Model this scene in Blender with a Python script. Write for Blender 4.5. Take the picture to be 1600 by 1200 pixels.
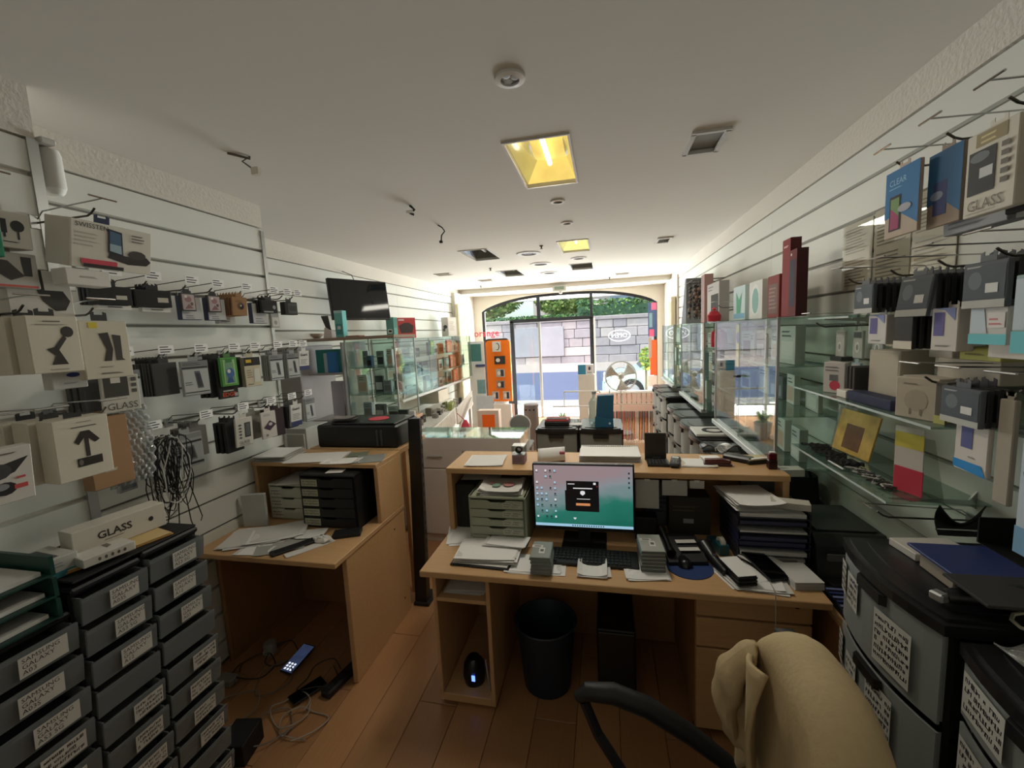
import bpy, bmesh, math, random
from mathutils import Vector, Matrix
random.seed(7)
for o in list(bpy.data.objects): bpy.data.objects.remove(o)
sc = bpy.context.scene
COL = sc.collection
# ------------------------------------------------------------------ camera
FPX, CX, CY, CAMH = 660.0, 800.0, 600.0, 1.8
_Y = Vector((945-CX, 515-CY, FPX)).normalized()
_c = -Vector((-2237-CX, 671-CY, FPX))
_X = (_c - _Y*_c.dot(_Y)).normalized()
_Z = _X.cross(_Y)
ROT = Matrix((_X, _Y, _Z))              # world = ROT @ cam (x right, y down, z forward)
cam_d = bpy.data.cameras.new('camera'); cam = bpy.data.objects.new('camera', cam_d); COL.objects.link(cam)
cam_d.sensor_width = 36; cam_d.lens = FPX/1600*36; cam_d.clip_start = .02; cam_d.clip_end = 300
M3 = Matrix((ROT.col[0], -ROT.col[1], -ROT.col[2])).transposed()
cam.matrix_world = Matrix.Translation((0, 0, CAMH)) @ M3.to_4x4()
sc.camera = cam
# ------------------------------------------------------------------ light
SKY_STRENGTH, SUN_STRENGTH, EXPOSURE = 0.30, 4.1, 0.42
WINDOW_FILL_W, LAMP_W = 1030, (9, 6)
wd = bpy.data.worlds.new('world'); sc.world = wd; wd.use_nodes = True
nt = wd.node_tree; nt.nodes.clear()
sky = nt.nodes.new('ShaderNodeTexSky'); sky.sky_type = 'NISHITA'; sky.sun_disc = False
sky.sun_elevation = math.radians(52); sky.sun_rotation = math.radians(200); sky.dust_density = 2.5; sky.air_density = 1.0
bg = nt.nodes.new('ShaderNodeBackground'); bg.inputs[1].default_value = SKY_STRENGTH
wo = nt.nodes.new('ShaderNodeOutputWorld'); nt.links.new(sky.outputs[0], bg.inputs[0]); nt.links.new(bg.outputs[0], wo.inputs[0])
sl = bpy.data.lights.new('sun', 'SUN'); sl.energy = SUN_STRENGTH; sl.angle = math.radians(.6); sl.color = (1, .95, .87)
so = bpy.data.objects.new('sun', sl); COL.objects.link(so)
so.rotation_euler = Vector((-.42, -.22, .85)).to_track_quat('Z', 'Y').to_euler()   # towards the sun: high, over the shop
def area(name, loc, d, sx, sy, w, col=(1, 1, 1), spread=180):
    a = bpy.data.lights.new(name, 'AREA'); a.shape = 'RECTANGLE'; a.size = sx; a.size_y = sy; a.energy = w; a.color = col; a.spread = math.radians(spread)
    o = bpy.data.objects.new(name, a); COL.objects.link(o); o.location = loc; o.rotation_euler = Vector(d).to_track_quat('-Z', 'Y').to_euler(); return o
area('window_fill', (-.78, 10.4, 1.32), (0, -1, .0), 4.8, 2.4, WINDOW_FILL_W, (.97, .985, 1)).visible_glossy = False  # added unseen area light outside the window, lifts the interior beyond sky and sun
vs = sc.view_settings; vs.view_transform = 'Standard'; vs.look = 'None'; vs.exposure = EXPOSURE; vs.gamma = 1
try: vs.use_curve_mapping = False
except Exception: pass
# ------------------------------------------------------------------ helpers
def P(px, py, x=None, y=None, z=None):
    "point of the photograph (1600x1200) on the plane x=, y= or z= of the room"
    d = ROT @ Vector(((px-CX)/FPX, (py-CY)/FPX, 1.0))
    if x is not None: t = x/d.x
    elif y is not None: t = y/d.y
    else: t = (z-CAMH)/d.z
    return Vector((0, 0, CAMH)) + d*t
def lin(c):
    c /= 255.0
    return c/12.92 if c <= .04045 else ((c+.055)/1.055)**2.4
_M = {}
def mat(c, rough=.55, metal=0., name=None, noise=.06, scale=9., bump=0., emit=0., spec=.5, coat=0., alpha=1.0, sheen=0.):
    "procedural principled material; c = sRGB 0-255"
    key = (tuple(c), rough, metal, name, noise, scale, bump, emit, spec, coat, alpha)
    if key in _M: return _M[key]
    m = bpy.data.materials.new(name or 'm_%d_%d_%d' % tuple(int(v) for v in c)); m.use_nodes = True
    n = m.node_tree.nodes; l = m.node_tree.links; b = n['Principled BSDF']
    col = (lin(c[0]), lin(c[1]), lin(c[2]), 1)
    b.inputs['Roughness'].default_value = rough; b.inputs['Metallic'].default_value = metal
    b.inputs['Specular IOR Level'].default_value = spec; b.inputs['Coat Weight'].default_value = coat
    if noise > 0:
        tc = n.new('ShaderNodeTexCoord'); tx = n.new('ShaderNodeTexNoise'); tx.inputs['Scale'].default_value = scale; tx.inputs['Detail'].default_value = 4
        mx = n.new('ShaderNodeMix'); mx.data_type = 'RGBA'
        mx.inputs[6].default_value = tuple(v*(1-noise) for v in col[:3])+(1,); mx.inputs[7].default_value = tuple(min(1, v*(1+noise)) for v in col[:3])+(1,)
        l.new(tc.outputs['Object'], tx.inputs['Vector']); l.new(tx.outputs[0], mx.inputs[0]); l.new(mx.outputs[2], b.inputs['Base Color'])
        if emit: l.new(mx.outputs[2], b.inputs['Emission Color'])
        if bump > 0:
            bp = n.new('ShaderNodeBump'); bp.inputs['Strength'].default_value = bump; bp.inputs['Distance'].default_value = .004
            l.new(tx.outputs[0], bp.inputs['Height']); l.new(bp.outputs[0], b.inputs['Normal'])
    else:
        b.inputs['Base Color'].default_value = col
        b.inputs['Emission Color'].default_value = col
    b.inputs['Emission Strength'].default_value = emit
    if alpha < 1: b.inputs['Alpha'].default_value = alpha
    _M[key] = m
    return m
def glassmat(tint=(244, 250, 247), gloss=1.0, name='clear_glass', rough=.02, haze=0., hazecol=(200, 205, 205)):
    key = ('glass', tint, gloss, name, rough, haze)
    if key in _M: return _M[key]
    m = bpy.data.materials.new(name); m.use_nodes = True
    n = m.node_tree.nodes; l = m.node_tree.links; n.clear()
    t = n.new('ShaderNodeBsdfTransparent'); t.inputs[0].default_value = (lin(tint[0]), lin(tint[1]), lin(tint[2]), 1)
    g = n.new('ShaderNodeBsdfGlossy'); g.inputs['Roughness'].default_value = rough
    lw = n.new('ShaderNodeLayerWeight'); lw.inputs[0].default_value = .5          # facing = 1-|cos|: same on both sides of a pane
    pw = n.new('ShaderNodeMath'); pw.operation = 'POWER'; pw.inputs[1].default_value = 4.0; l.new(lw.outputs['Facing'], pw.inputs[0])
    f = n.new('ShaderNodeMath'); f.operation = 'MULTIPLY_ADD'; f.inputs[1].default_value = .8; f.inputs[2].default_value = .035; l.new(pw.outputs[0], f.inputs[0])
    mul = n.new('ShaderNodeMath'); mul.operation = 'MULTIPLY'; mul.inputs[1].default_value = gloss; mul.use_clamp = True
    mx = n.new('ShaderNodeMixShader'); o = n.new('ShaderNodeOutputMaterial')
    l.new(f.outputs[0], mul.inputs[0]); l.new(mul.outputs[0], mx.inputs[0]); l.new(t.outputs[0], mx.inputs[1]); l.new(g.outputs[0], mx.inputs[2])
    out = mx.outputs[0]
    if haze > 0:
        d = n.new('ShaderNodeBsdfDiffuse'); d.inputs[0].default_value = (lin(hazecol[0]), lin(hazecol[1]), lin(hazecol[2]), 1)
        m2 = n.new('ShaderNodeMixShader'); m2.inputs[0].default_value = haze
        l.new(out, m2.inputs[1]); l.new(d.outputs[0], m2.inputs[2]); out = m2.outputs[0]
    l.new(out, o.inputs[0]); _M[key] = m
    return m
class MB:
    def __init__(s): s.v = []; s.f = []; s.m = []
    def add(s, vs, fs, m=0):
        o = len(s.v); s.v += [Vector(p) for p in vs]; s.f += [tuple(i+o for i in f) for f in fs]; s.m += [m]*len(fs); return s
    def box(s, x0, x1, y0, y1, z0, z1, m=0):
        return s.add([(x0,y0,z0),(x1,y0,z0),(x1,y1,z0),(x0,y1,z0),(x0,y0,z1),(x1,y0,z1),(x1,y1,z1),(x0,y1,z1)],
            [(0,3,2,1),(4,5,6,7),(0,1,5,4),(1,2,6,5),(2,3,7,6),(3,0,4,7)], m)
    def cbox(s, x0, x1, y0, y1, z0, z1, c=.004, m=0):
        "box with chamfered edges"
        c = min(c, (x1-x0)*.45, (y1-y0)*.45, (z1-z0)*.45)
        bm = bmesh.new(); bmesh.ops.create_cube(bm, size=1)
        for v in bm.verts: v.co = Vector(((x0+x1)/2+v.co.x*(x1-x0), (y0+y1)/2+v.co.y*(y1-y0), (z0+z1)/2+v.co.z*(z1-z0)))
        bmesh.ops.bevel(bm, geom=bm.edges[:], offset=c, segments=1, affect='EDGES', profile=.5)
        return s.bm(bm, m)
    def bm(s, bm, m=0):
        bm.verts.index_update(); s.add([v.co.copy() for v in bm.verts], [tuple(v.index for v in f.verts) for f in bm.faces], m); bm.free(); return s
    def quad(s, a, b, c, d, m=0): return s.add([a, b, c, d], [(0,1,2,3)], m)
    def prism(s, poly, a, b, axis='z', m=0):
        "2-D polygon extruded from a to b along axis; poly in the other two axes in order (x,y)/(x,z)/(y,z)"
        def pt(p, t): return {'z': (p[0], p[1], t), 'y': (p[0], t, p[1]), 'x': (t, p[0], p[1])}[axis]
        n = len(poly)
        return s.add([pt(p, a) for p in poly]+[pt(p, b) for p in poly], [tuple(range(n))[::-1], tuple(range(n, 2*n))]+[(i, (i+1) % n, n+(i+1) % n, n+i) for i in range(n)], m)
    def tube(s, pts, r, n=6, m=0, caps=True):
        pts = [Vector(p) for p in pts]; rs = r if isinstance(r, (list, tuple)) else [r]*len(pts)
        vs = []; up = None
        for i, p in enumerate(pts):
            d = (pts[min(i+1, len(pts)-1)]-pts[max(i-1, 0)])
            d = d.normalized() if d.length > 1e-9 else Vector((0, 0, 1))
            if up is None: up = d.orthogonal().normalized()
            up = (up-d*up.dot(d)); up = up.normalized() if up.length > 1e-6 else d.orthogonal().normalized()
            sd = d.cross(up)
            for k in range(n):
                a = 2*math.pi*k/n; vs.append(p+(up*math.cos(a)+sd*math.sin(a))*rs[i])
        fs = [(i*n+k, i*n+(k+1) % n, (i+1)*n+(k+1) % n, (i+1)*n+k) for i in range(len(pts)-1) for k in range(n)]
        if caps: fs += [tuple(range(n))[::-1], tuple((len(pts)-1)*n+k for k in range(n))]
        return s.add(vs, fs, m)
    def lathe(s, prof, c=(0,0,0), n=20, axis='z', m=0, caps=True):
        vs = []
        for rr, h in prof:
            for k in range(n):
                a = 2*math.pi*k/n; u, w = rr*math.cos(a), rr*math.sin(a)
                q = {'z': (u, w, h), 'y': (u, h, w), 'x': (h, u, w)}[axis]
                vs.append(Vector(q)+Vector(c))
        L = len(prof)
        fs = [(i*n+k, i*n+(k+1) % n, (i+1)*n+(k+1) % n, (i+1)*n+k) for i in range(L-1) for k in range(n)]
        if caps: fs += [tuple(range(n))[::-1], tuple((L-1)*n+k for k in range(n))]
        return s.add(vs, fs, m)
    def grid(s, fn, nu, nv, m=0):
        vs = [fn(i/nu, j/nv) for j in range(nv+1) for i in range(nu+1)]
        return s.add(vs, [(j*(nu+1)+i, j*(nu+1)+i+1, (j+1)*(nu+1)+i+1, (j+1)*(nu+1)+i) for j in range(nv) for i in range(nu)], m)
    def xf(s, M):
        s.v = [M @ p for p in s.v]; return s
    def mesh(s, name, mats):
        me = bpy.data.meshes.new(name); me.from_pydata([tuple(p) for p in s.v], [], s.f)
        for q in (mats if isinstance(mats, (list, tuple)) else [mats]): me.materials.append(q)
        if any(s.m): me.polygons.foreach_set('material_index', s.m)
        me.update()
        return me
    def build(s, name, mats, parent=None, smooth=False, local=False, fix=True):
        "one mesh object; world coordinates unless local"
        me = s.mesh(name, mats)
        if parent is not None and not local:
            W = Matrix(); q = parent
            while q is not None: W = q.matrix_basis @ W; q = q.parent
            me.transform(W.inverted())
        if fix:
            b = bmesh.new(); b.from_mesh(me); bmesh.ops.recalc_face_normals(b, faces=b.faces[:]); b.to_mesh(me); b.free()
        if smooth:
            for p in me.polygons: p.use_smooth = True
            try: me.set_sharp_from_angle(angle=math.radians(40))
            except Exception: pass
        o = bpy.data.objects.new(name, me); COL.objects.link(o); o.parent = parent
        return o
def tag(o, label=None, cat=None, group=None, kind=None):
    if label: o['label'] = label
    if cat: o['category'] = cat
    if group: o['group'] = group
    if kind: o['kind'] = kind
    return o
def thing(name, label, cat, loc=(0,0,0), rz=0., group=None, rot=None):
    o = bpy.data.objects.new(name, None); COL.objects.link(o); o.empty_display_size = .05
    o.location = loc; o.rotation_euler = rot or (0, 0, rz)
    o.matrix_basis = Matrix.LocRotScale(Vector(loc), o.rotation_euler.to_quaternion(), None)
    return tag(o, label, cat, group)
def solid(o, t, off=0):
    md = o.modifiers.new('thick', 'SOLIDIFY'); md.thickness = t; md.offset = off; return o
def copy_tree(o, parent=None, loc=None, rot=None, label=None, group=None):
    c = o.copy(); COL.objects.link(c); c.parent = parent
    if loc is not None: c.location = loc
    if rot is not None: c.rotation_euler = rot
    if label: c['label'] = label
    if group: c['group'] = group
    for ch in [k for k in bpy.data.objects if k.parent == o]: copy_tree(ch, c)
    return c
_T = {}
def textmesh(s, size, align='LEFT', bold=0.):
    key = (s, size, align, bold)
    if key not in _T:
        cu = bpy.data.curves.new('t', 'FONT'); cu.body = s; cu.size = size; cu.align_x = align; cu.align_y = 'CENTER'; cu.resolution_u = 2; cu.offset = bold; cu.space_line = .95
        ob = bpy.data.objects.new('t', cu); COL.objects.link(ob)
        me = bpy.data.meshes.new_from_object(ob.evaluated_get(bpy.context.evaluated_depsgraph_get()))
        _T[key] = ([v.co.copy() for v in me.vertices], [tuple(p.vertices) for p in me.polygons])
        bpy.data.objects.remove(ob); bpy.data.curves.remove(cu); bpy.data.meshes.remove(me)
    return _T[key]
def addtext(mb, s, size, o, ux, uy, m=0, align='LEFT', bold=0., mirror=False):
    "flat lettering in the plane (o, ux, uy)"
    vs, fs = textmesh(s, size, align, bold); o = Vector(o); ux = Vector(ux).normalized(); uy = Vector(uy).normalized()
    k = -1 if mirror else 1
    mb.add([o+ux*(v.x*k)+uy*v.y for v in vs], fs, m)
# ------------------------------------------------------------------ common materials
WHITE_SLAT = mat((214, 213, 203), .45, name='slatwall_white', noise=.03, scale=3)
PLASTER = mat((212, 204, 192), .95, name='rough_plaster', noise=.05, scale=60, bump=.6)
CEIL = mat((216, 211, 202), .92, name='ceiling_paint', noise=.03, scale=2)
GROOVE = mat((120, 118, 110), .4, .2, name='slat_groove', noise=.03)
ALU = mat((178, 180, 178), .35, .7, name='aluminium', noise=.03)
CHROME = mat((190, 190, 190), .18, 1., name='chrome_wire', noise=0)
DWIRE = mat((92, 88, 82), .3, .8, name='dark_wire', noise=0)
WOOD = None
def woodmat(c, name, rough=.45, scale=(1., 18., 18.)):
    m = mat(c, rough, name=name, noise=.14, scale=6.)
    n = m.node_tree.nodes; l = m.node_tree.links
    mp = n.new('ShaderNodeMapping'); mp.inputs['Scale'].default_value = scale
    tx = [k for k in n if k.type == 'TEX_NOISE'][0]; tc = [k for k in n if k.type == 'TEX_COORD'][0]
    l.new(tc.outputs['Object'], mp.inputs[0]); l.new(mp.outputs[0], tx.inputs['Vector'])
    return m
BEECH = woodmat((196, 156, 110), 'beech_laminate')
BEECH_EDGE = woodmat((158, 118, 78), 'beech_edge')
PLANKM = [woodmat(c, 'floor_plank_%d' % i, .38, (18., 1., 18.)) for i, c in enumerate([(166, 122, 82), (174, 128, 86), (158, 115, 78)])]
BLACK = mat((22, 22, 23), .5, name='black_plastic', noise=.1)
BLACKG = mat((14, 14, 16), .18, name='gloss_black', noise=0)
PAPER = [mat(c, .85, name='paper_%d' % i, noise=.02) for i, c in enumerate([(228, 226, 221), (214, 211, 205), (236, 234, 230)])]
WHITE = mat((214, 212, 206), .5, name='white_plastic', noise=.02)
CARD = mat((212, 206, 194), .7, name='white_card', noise=.03)
GLASS = glassmat()
SHELFGLASS = glassmat((230, 242, 236), 1.0, 'green_glass', haze=.06, hazecol=(180, 206, 196))
EDGEG = mat((150, 176, 164), .2, name='glass_edge', noise=0)
INK = mat((30, 30, 32), .6, name='black_ink', noise=0)
# ------------------------------------------------------------------ structure
ZC = 2.705
XL, XLF, XR, XP = -2.17, -2.785, 1.17, -1.88     # near left wall, far left wall, right wall, pier face
YB = 8.8
GROOVES = [2.415-.1625*k for k in range(15)]
# floor and planks
fl = MB().box(-3.0, 1.5, -1.3, YB+.15, -.12, -.012).build('floor', mat((70, 50, 34), .8, name='floor_gap'))
tag(fl, kind='structure')
plank = {}
for i in range(22):
    x = -2.8+i*.195
    if x > 1.15: continue
    off = [0, .43, .86][i % 3]
    for j in range(-1, 8):
        y0 = max(-1.25, -1.24+j*1.283+off); y1 = min(YB, -1.24+(j+1)*1.283+off)
        if y1-y0 < .05: continue
        L = round(y1-y0, 3); mk = (L, (i*5+j*3) % 3)
        if mk not in plank: plank[mk] = MB().cbox(-.0965, .0965, .0015, L-.0015, -.0118, 0, .002).mesh('plank', PLANKM[mk[1]])
        o = bpy.data.objects.new('plank', plank[mk]); COL.objects.link(o); o.location = (x, y0, 0); o.parent = fl
# ceiling with openings for the recessed fittings
HOLES = [(-.45, -.15, 2.09, 2.74), (-.45, -.15, 4.42, 5.05), (-1.5, -1.2, 4.42, 5.05), (-1.5, -1.2, 6.03, 6.64), (-.45, -.15, 5.95, 6.5), (.435, .585, 2.27, 2.52), (.56, .69, 4.7, 4.94)]
xs = sorted({-3.0, 1.35}|{h[0] for h in HOLES}|{h[1] for h in HOLES}); ys = sorted({-1.3, YB+.15}|{h[2] for h in HOLES}|{h[3] for h in HOLES})
mb = MB()
for a, b in zip(xs, xs[1:]):
    for c, d in zip(ys, ys[1:]):
        if not any(h[0] <= a and b <= h[1] and h[2] <= c and d <= h[3] for h in HOLES): mb.box(a, b, c, d, ZC, ZC+.02)
tag(mb.build('ceiling', CEIL), kind='structure')
tag(MB().box(-3.0, 1.35, 8.05, YB, 2.62, ZC+.01).build('trim_1', CEIL), kind='structure')
# walls
def slats(parent, x, sx, y0, y1, joints=(), ztop=2.565, zbot=.02, skip=None):
    "slat boards on a wall whose face is x, facing sx; each board is a piece"
    ed = [y0]+list(joints)+[y1]; me = {}
    zs = [ztop]+[g for g in GROOVES if zbot < g < ztop]+[zbot]
    for a, b in zip(ed, ed[1:]):
        for zt, zb in zip(zs, zs[1:]):
            h = round(zt-zb, 4); key = (round(b-a, 3), h)
            if key not in me:
                t = .016
                me[key] = MB().prism([(-t, .005), (0, .009), (0, h-.009), (-t, h-.005)], .0008, b-a-.0008, 'y').xf(Matrix.Diagonal((sx, 1, 1, 1))).mesh('slat_board', WHITE_SLAT)
                bb = bmesh.new(); bb.from_mesh(me[key]); bmesh.ops.recalc_face_normals(bb, faces=bb.faces[:]); bb.to_mesh(me[key]); bb.free()
            o = bpy.data.objects.new('slat_board', me[key]); COL.objects.link(o); o.location = (x, a, zb); o.parent = parent
def wallbox(name, x0, x1, y0, y1, z0, z1, m): return tag(MB().box(x0, x1, y0, y1, z0, z1).build(name, m), kind='structure')
wr = wallbox('wall_right', XR+.016, XR+.14, -1.3, YB+.15, -.1, ZC, GROOVE); slats(wr, XR, -1, -1.2, 7.3, (1.02, 3.42, 5.82))
MB().box(XR-.004, XR+.016, -1.25, 8.05, 2.565, ZC).build('plaster_band', PLASTER, wr)
MB().box(XR-.03, XR+.016, 7.3, YB, 0, 2.62).build('plaster_pier', PLASTER, wr)
wl = wallbox('wall_left', XLF-.14, XLF-.016, 2.45, YB+.15, -.1, ZC, GROOVE); slats(wl, XLF, 1, 2.452, 7.62, (3.05, 5.45), 2.55)
MB().box(XLF-.016, XLF+.004, 2.45, 8.05, 2.55, ZC).build('plaster_band', PLASTER, wl)
MB().box(XLF-.016, XLF+.06, 7.62, YB, 0, 2.62).build('plaster_pier', PLASTER, wl)
wn = wallbox('wall_left_near', -3.0, XL-.016, 1.15, 2.45, -.1, ZC, GROOVE); slats(wn, XL, 1, 1.15, 2.448)
MB().box(XL-.016, XL+.004, 1.15, 2.45, 2.565, ZC).build('plaster_band', PLASTER, wn)
MB().box(XL-.018, XL+.006, 2.43, 2.456, 0, 2.545).build('corner_strip', ALU, wn)
wp = wallbox('wall_left_pier', -3.0, XP-.016, -1.3, 1.15, -.1, ZC, PLASTER); slats(wp, XP, 1, -1.25, 1.148, (), 2.535)
MB().box(XP-.016, XP+.004, -1.25, 1.15, 2.535, ZC).build('plaster_band', PLASTER, wp)
MB().box(XP-.02, XP+.006, 1.125, 1.156, 0, 2.535).build('corner_strip', ALU, wp)
wallbox('wall_rear_bounce', -3.0, 1.35, -1.3, -1.2, -.1, ZC, PLASTER)  # unseen wall added behind the camera to bounce light back
# back wall with arched shop window
AX0, AX1, ASP, AAP = -2.57, 1.01, 2.30, 2.60
acx, ahw = (AX0+AX1)/2, (AX1-AX0)/2
def arch_z(x, top=AAP, sp=ASP):
    u = min(1, abs(x-acx)/ahw); return sp+(top-sp)*max(0., 1-u**2.6)**.8
N = 36
axs = [AX0+(AX1-AX0)*i/N for i in range(N+1)]
mb = MB()
for a, b in zip(axs, axs[1:]):
    mb.prism([(a, arch_z(a)), (b, arch_z(b)), (b, ZC), (a, ZC)], YB, YB+.3, 'y')
mb.box(-3.0, AX0, YB, YB+.3, -.1, ZC); mb.box(AX1, 1.35, YB, YB+.3, -.1, ZC)
wb = tag(mb.build('wall_back', PLASTER), kind='structure')
mb = MB(); mb.box(-.26, AX1, YB, YB+.25, -.1, .5); mb.box(AX0, -1.95, YB, YB+.25, -.1, .3)
tag(mb.build('wall_back_sill', mat((176, 150, 138), .8, name='sill_paint', bump=.2)), kind='structure')
# window frame
FRAME = mat((38, 40, 44), .4, .3, name='dark_frame')
w1 = tag(thing('window_1', None, None, (acx, YB+.08, 0)), kind='structure')
path = [(AX0+.02, YB+.08, .3), (AX0+.02, YB+.08, ASP)]+[(x, YB+.08, arch_z(x)-.02) for x in axs[1:-1]]+[(AX1-.02, YB+.08, ASP), (AX1-.02, YB+.08, .5)]
MB().tube(path, .04, 4).build('arch_frame', FRAME, w1)
def bar(x0, x1, z0, z1, n, m=FRAME, p=w1): return MB().cbox(x0, x1, YB+.05, YB+.11, z0, z1, .006).build(n, m, p)
bar(-1.97, -1.89, 0, 2.07, 'door_post'); bar(-.30, -.22, 0, 2.07, 'door_post'); bar(-1.97, -.22, 2.03, 2.1, 'transom_bar')
bar(-1.38, -1.31, 2.1, 2.585, 'mullion'); bar(-.29, -.23, 2.1, 2.58, 'mullion'); bar(-1.37, -1.32, 0, 2.03, 'leaf_stile', ALU)
bar(-.25, -.19, .5, 2.05, 'side_stile', WHITE); bar(-.29, AX1, .5, .54, 'bottom_rail', WHITE); bar(AX0, -1.97, .3, .36, 'bottom_rail')
WGLASS = glassmat((240, 246, 246), .9, 'window_glass')
def pane(x0, x1, z0, zf, p=w1):
    mb = MB(); n = 10
    top = [(x0+(x1-x0)*i/n, zf(x0+(x1-x0)*i/n)) for i in range(n+1)]
    mb.prism([(x0, z0), (x1, z0)]+top[::-1], YB+.077, YB+.083, 'y'); return mb.build('pane', WGLASS, p)
pane(AX0+.03, -1.97, .36, lambda x: arch_z(x)-.03); pane(-1.97, -1.38, 2.1, lambda x: arch_z(x)-.03); pane(-1.31, -.29, 2.1, lambda x: arch_z(x)-.03)
pane(-.2, AX1-.03, .54, lambda x: arch_z(x)-.03); pane(-1.89, -1.37, .05, lambda x: 2.03)
# ------------------------------------------------------------------ outside
GROUND = [(YB+.25, -.03), (11.2, -.03), (11.22, -.12), (12.6, -.12), (15.95, .62), (24, .9)]
def gz(y):
    for (a, b), (c, d) in zip(GROUND, GROUND[1:]):
        if y <= c: return b+(d-b)*(y-a)/max(1e-6, c-a)
    return GROUND[-1][1]
def strip(name, y0, y1, m, x0=-16, x1=14, th=.2):
    yy = [y0]+[p[0] for p in GROUND if y0 < p[0] < y1]+[y1]
    return tag(MB().prism([(y, gz(y+1e-5) if y == y0 else gz(y-1e-5)) for y in yy]+[(y1, gz(y1)-th-.3), (y0, gz(y0)-th-.3)], x0, x1, 'x').build(name, m), kind='structure')
strip('pavement', YB+.25, 11.2, mat((196, 190, 184), .9, name='pavement', noise=.08, scale=4, bump=.3))
strip('road', 11.22, 14.9, mat((92, 102, 128), .9, name='asphalt', noise=.08, scale=30, bump=.3))
strip('road_verge', 14.9, 24, mat((168, 158, 152), .9, name='verge', noise=.1, scale=5))
kb = tag(thing('kerb', None, None, (0, 11.1, 0)), kind='structure')
for i in range(14): MB().cbox(-10.2+i*1.22, -9.0+i*1.22, 10.98, 11.215, -.14, -.012, .012).build('kerb_stone', mat((205, 200, 192), .85, name='kerb_stone'), kb)
# planted bed at the kerb, road edge line
tag(MB().box(-5.2, -1.9, 9.75, 10.3, -.06, .02).build('gravel_bed', mat((210, 200, 176), .95, name='gravel', noise=.35, scale=40, bump=.8)), kind='structure')
# stone wall of blocks
WY = 15.9
sw = tag(thing('stone_wall', None, None, (0, WY, .5)), kind='structure')
MB().box(-13, 12, WY+.05, WY+.5, .3, 2.2).build('wall_core', mat((104, 98, 96), .95, name='mortar', noise=.1), sw)
SM = [mat(c, .92, name='stone_%d' % i, noise=.16, scale=5, bump=.5) for i, c in enumerate([(188, 178, 178), (174, 166, 168), (198, 188, 184), (166, 160, 164)])]
rr = random.Random(3); z = .55
for row, h in enumerate([.33, .33, .32, .34, .30]):
    x = -9.0-rr.random()*.5
    while x < 7.5:
        w = rr.uniform(.45, 1.05); d = rr.uniform(.0, .03)
        MB().cbox(x+.008, x+w-.008, WY+d, WY+.12, z+.007, z+h-.007, .018).build('stone_block', SM[rr.randrange(4)], sw)
        x += w
    z += h
MB().cbox(-3.4, -1.5, WY-.05, WY+.02, .9, 2.0, .01).build('rendered_panel', mat((170, 168, 174), .95, name='render_patch', noise=.12, scale=2.5), sw)
MB().cbox(-13, 12, WY-.03, WY+.45, z, z+.14, .02).build('coping', mat((170, 160, 160), .9, name='coping', noise=.12), sw)
WT = z+.14
LEAFG = [mat(c, .6, name='leaf_%d' % i, noise=.1) for i, c in enumerate([(92, 132, 72), (66, 110, 62), (122, 158, 76), (56, 96, 66)])]
def leaves(mb, c, rx, ry, rz, n, s, rng, nm=4, box=False):
    for i in range(n):
        while True:
            q = Vector((rng.uniform(-1, 1), rng.uniform(-1, 1), rng.uniform(-1, 1)))
            if box or (q.length <= 1 and q.length > .35): break
        p = Vector(c)+Vector((q.x*rx, q.y*ry, q.z*rz)); a = Vector((rng.uniform(-1, 1), rng.uniform(-1, 1), rng.uniform(-.6, .6))).normalized(); b = a.orthogonal().normalized()
        b = (Matrix.Rotation(rng.uniform(0, 6.3), 3, a) @ b); ss = s*rng.uniform(.7, 1.4)
        mb.add([p-a*ss, p+b*ss*.45, p+a*ss, p-b*ss*.45], [(0, 1, 2, 3)], rng.randrange(nm))
rng = random.Random(5)
mb = MB(); mb.box(-1.0, 9.2, 16.6, 17.3, .95, WT+.4, 3); mb.box(-9, -1.0, 16.6, 17.3, .95, WT+.02, 3); leaves(mb, (-5, 16.9, WT+.0), 4.0, .38, .16, 3500, .07, rng, 4, True); leaves(mb, (4.1, 16.9, WT+.27), 5.1, .38, .38, 8000, .07, rng, 4, True)
h = mb.build('hedge', LEAFG, fix=False); tag(h, 'clipped green hedge growing along the top of the stone wall', 'hedge', kind='stuff')
for i, (x, y, zc, rx, rz, lab) in enumerate([(-5.0, 18.5, 3.75, 1.7, 1.25, 'light green leafy tree behind the left part of the stone wall'), (-1.75, 18.7, 3.45, 1.35, .95, 'light green leafy tree between the tall left tree and the hedge')]):
    t = thing('leafy_tree', lab, 'tree', (x, y, .8), group='trees behind the stone wall')
    MB().tube([(x, y, .8), (x+.1, y, 2.4), (x-.05, y, zc)], [.13, .1, .05], 8).build('trunk', mat((96, 78, 62), .9, name='bark', noise=.2, bump=.5), t)
    for k in range(3): MB().tube([(x+.05, y, 2.2+.2*k), (x+[-.7, .7, .1][k], y+[.1, -.2, -.6][k], zc+.3)], [.05, .02], 6).build('branch', mat((96, 78, 62), .9, name='bark', noise=.2, bump=.5), t)
    mb = MB(); leaves(mb, (x, y, zc), rx, 1.1, rz, 7500, .11, rng, 4); mb.build('crown', [LEAFG[2], mat((206, 222, 140), .6, name='leaf_6', noise=.1), LEAFG[2], mat((182, 204, 110), .6, name='leaf_5', noise=.1)], t, fix=False)
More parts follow.
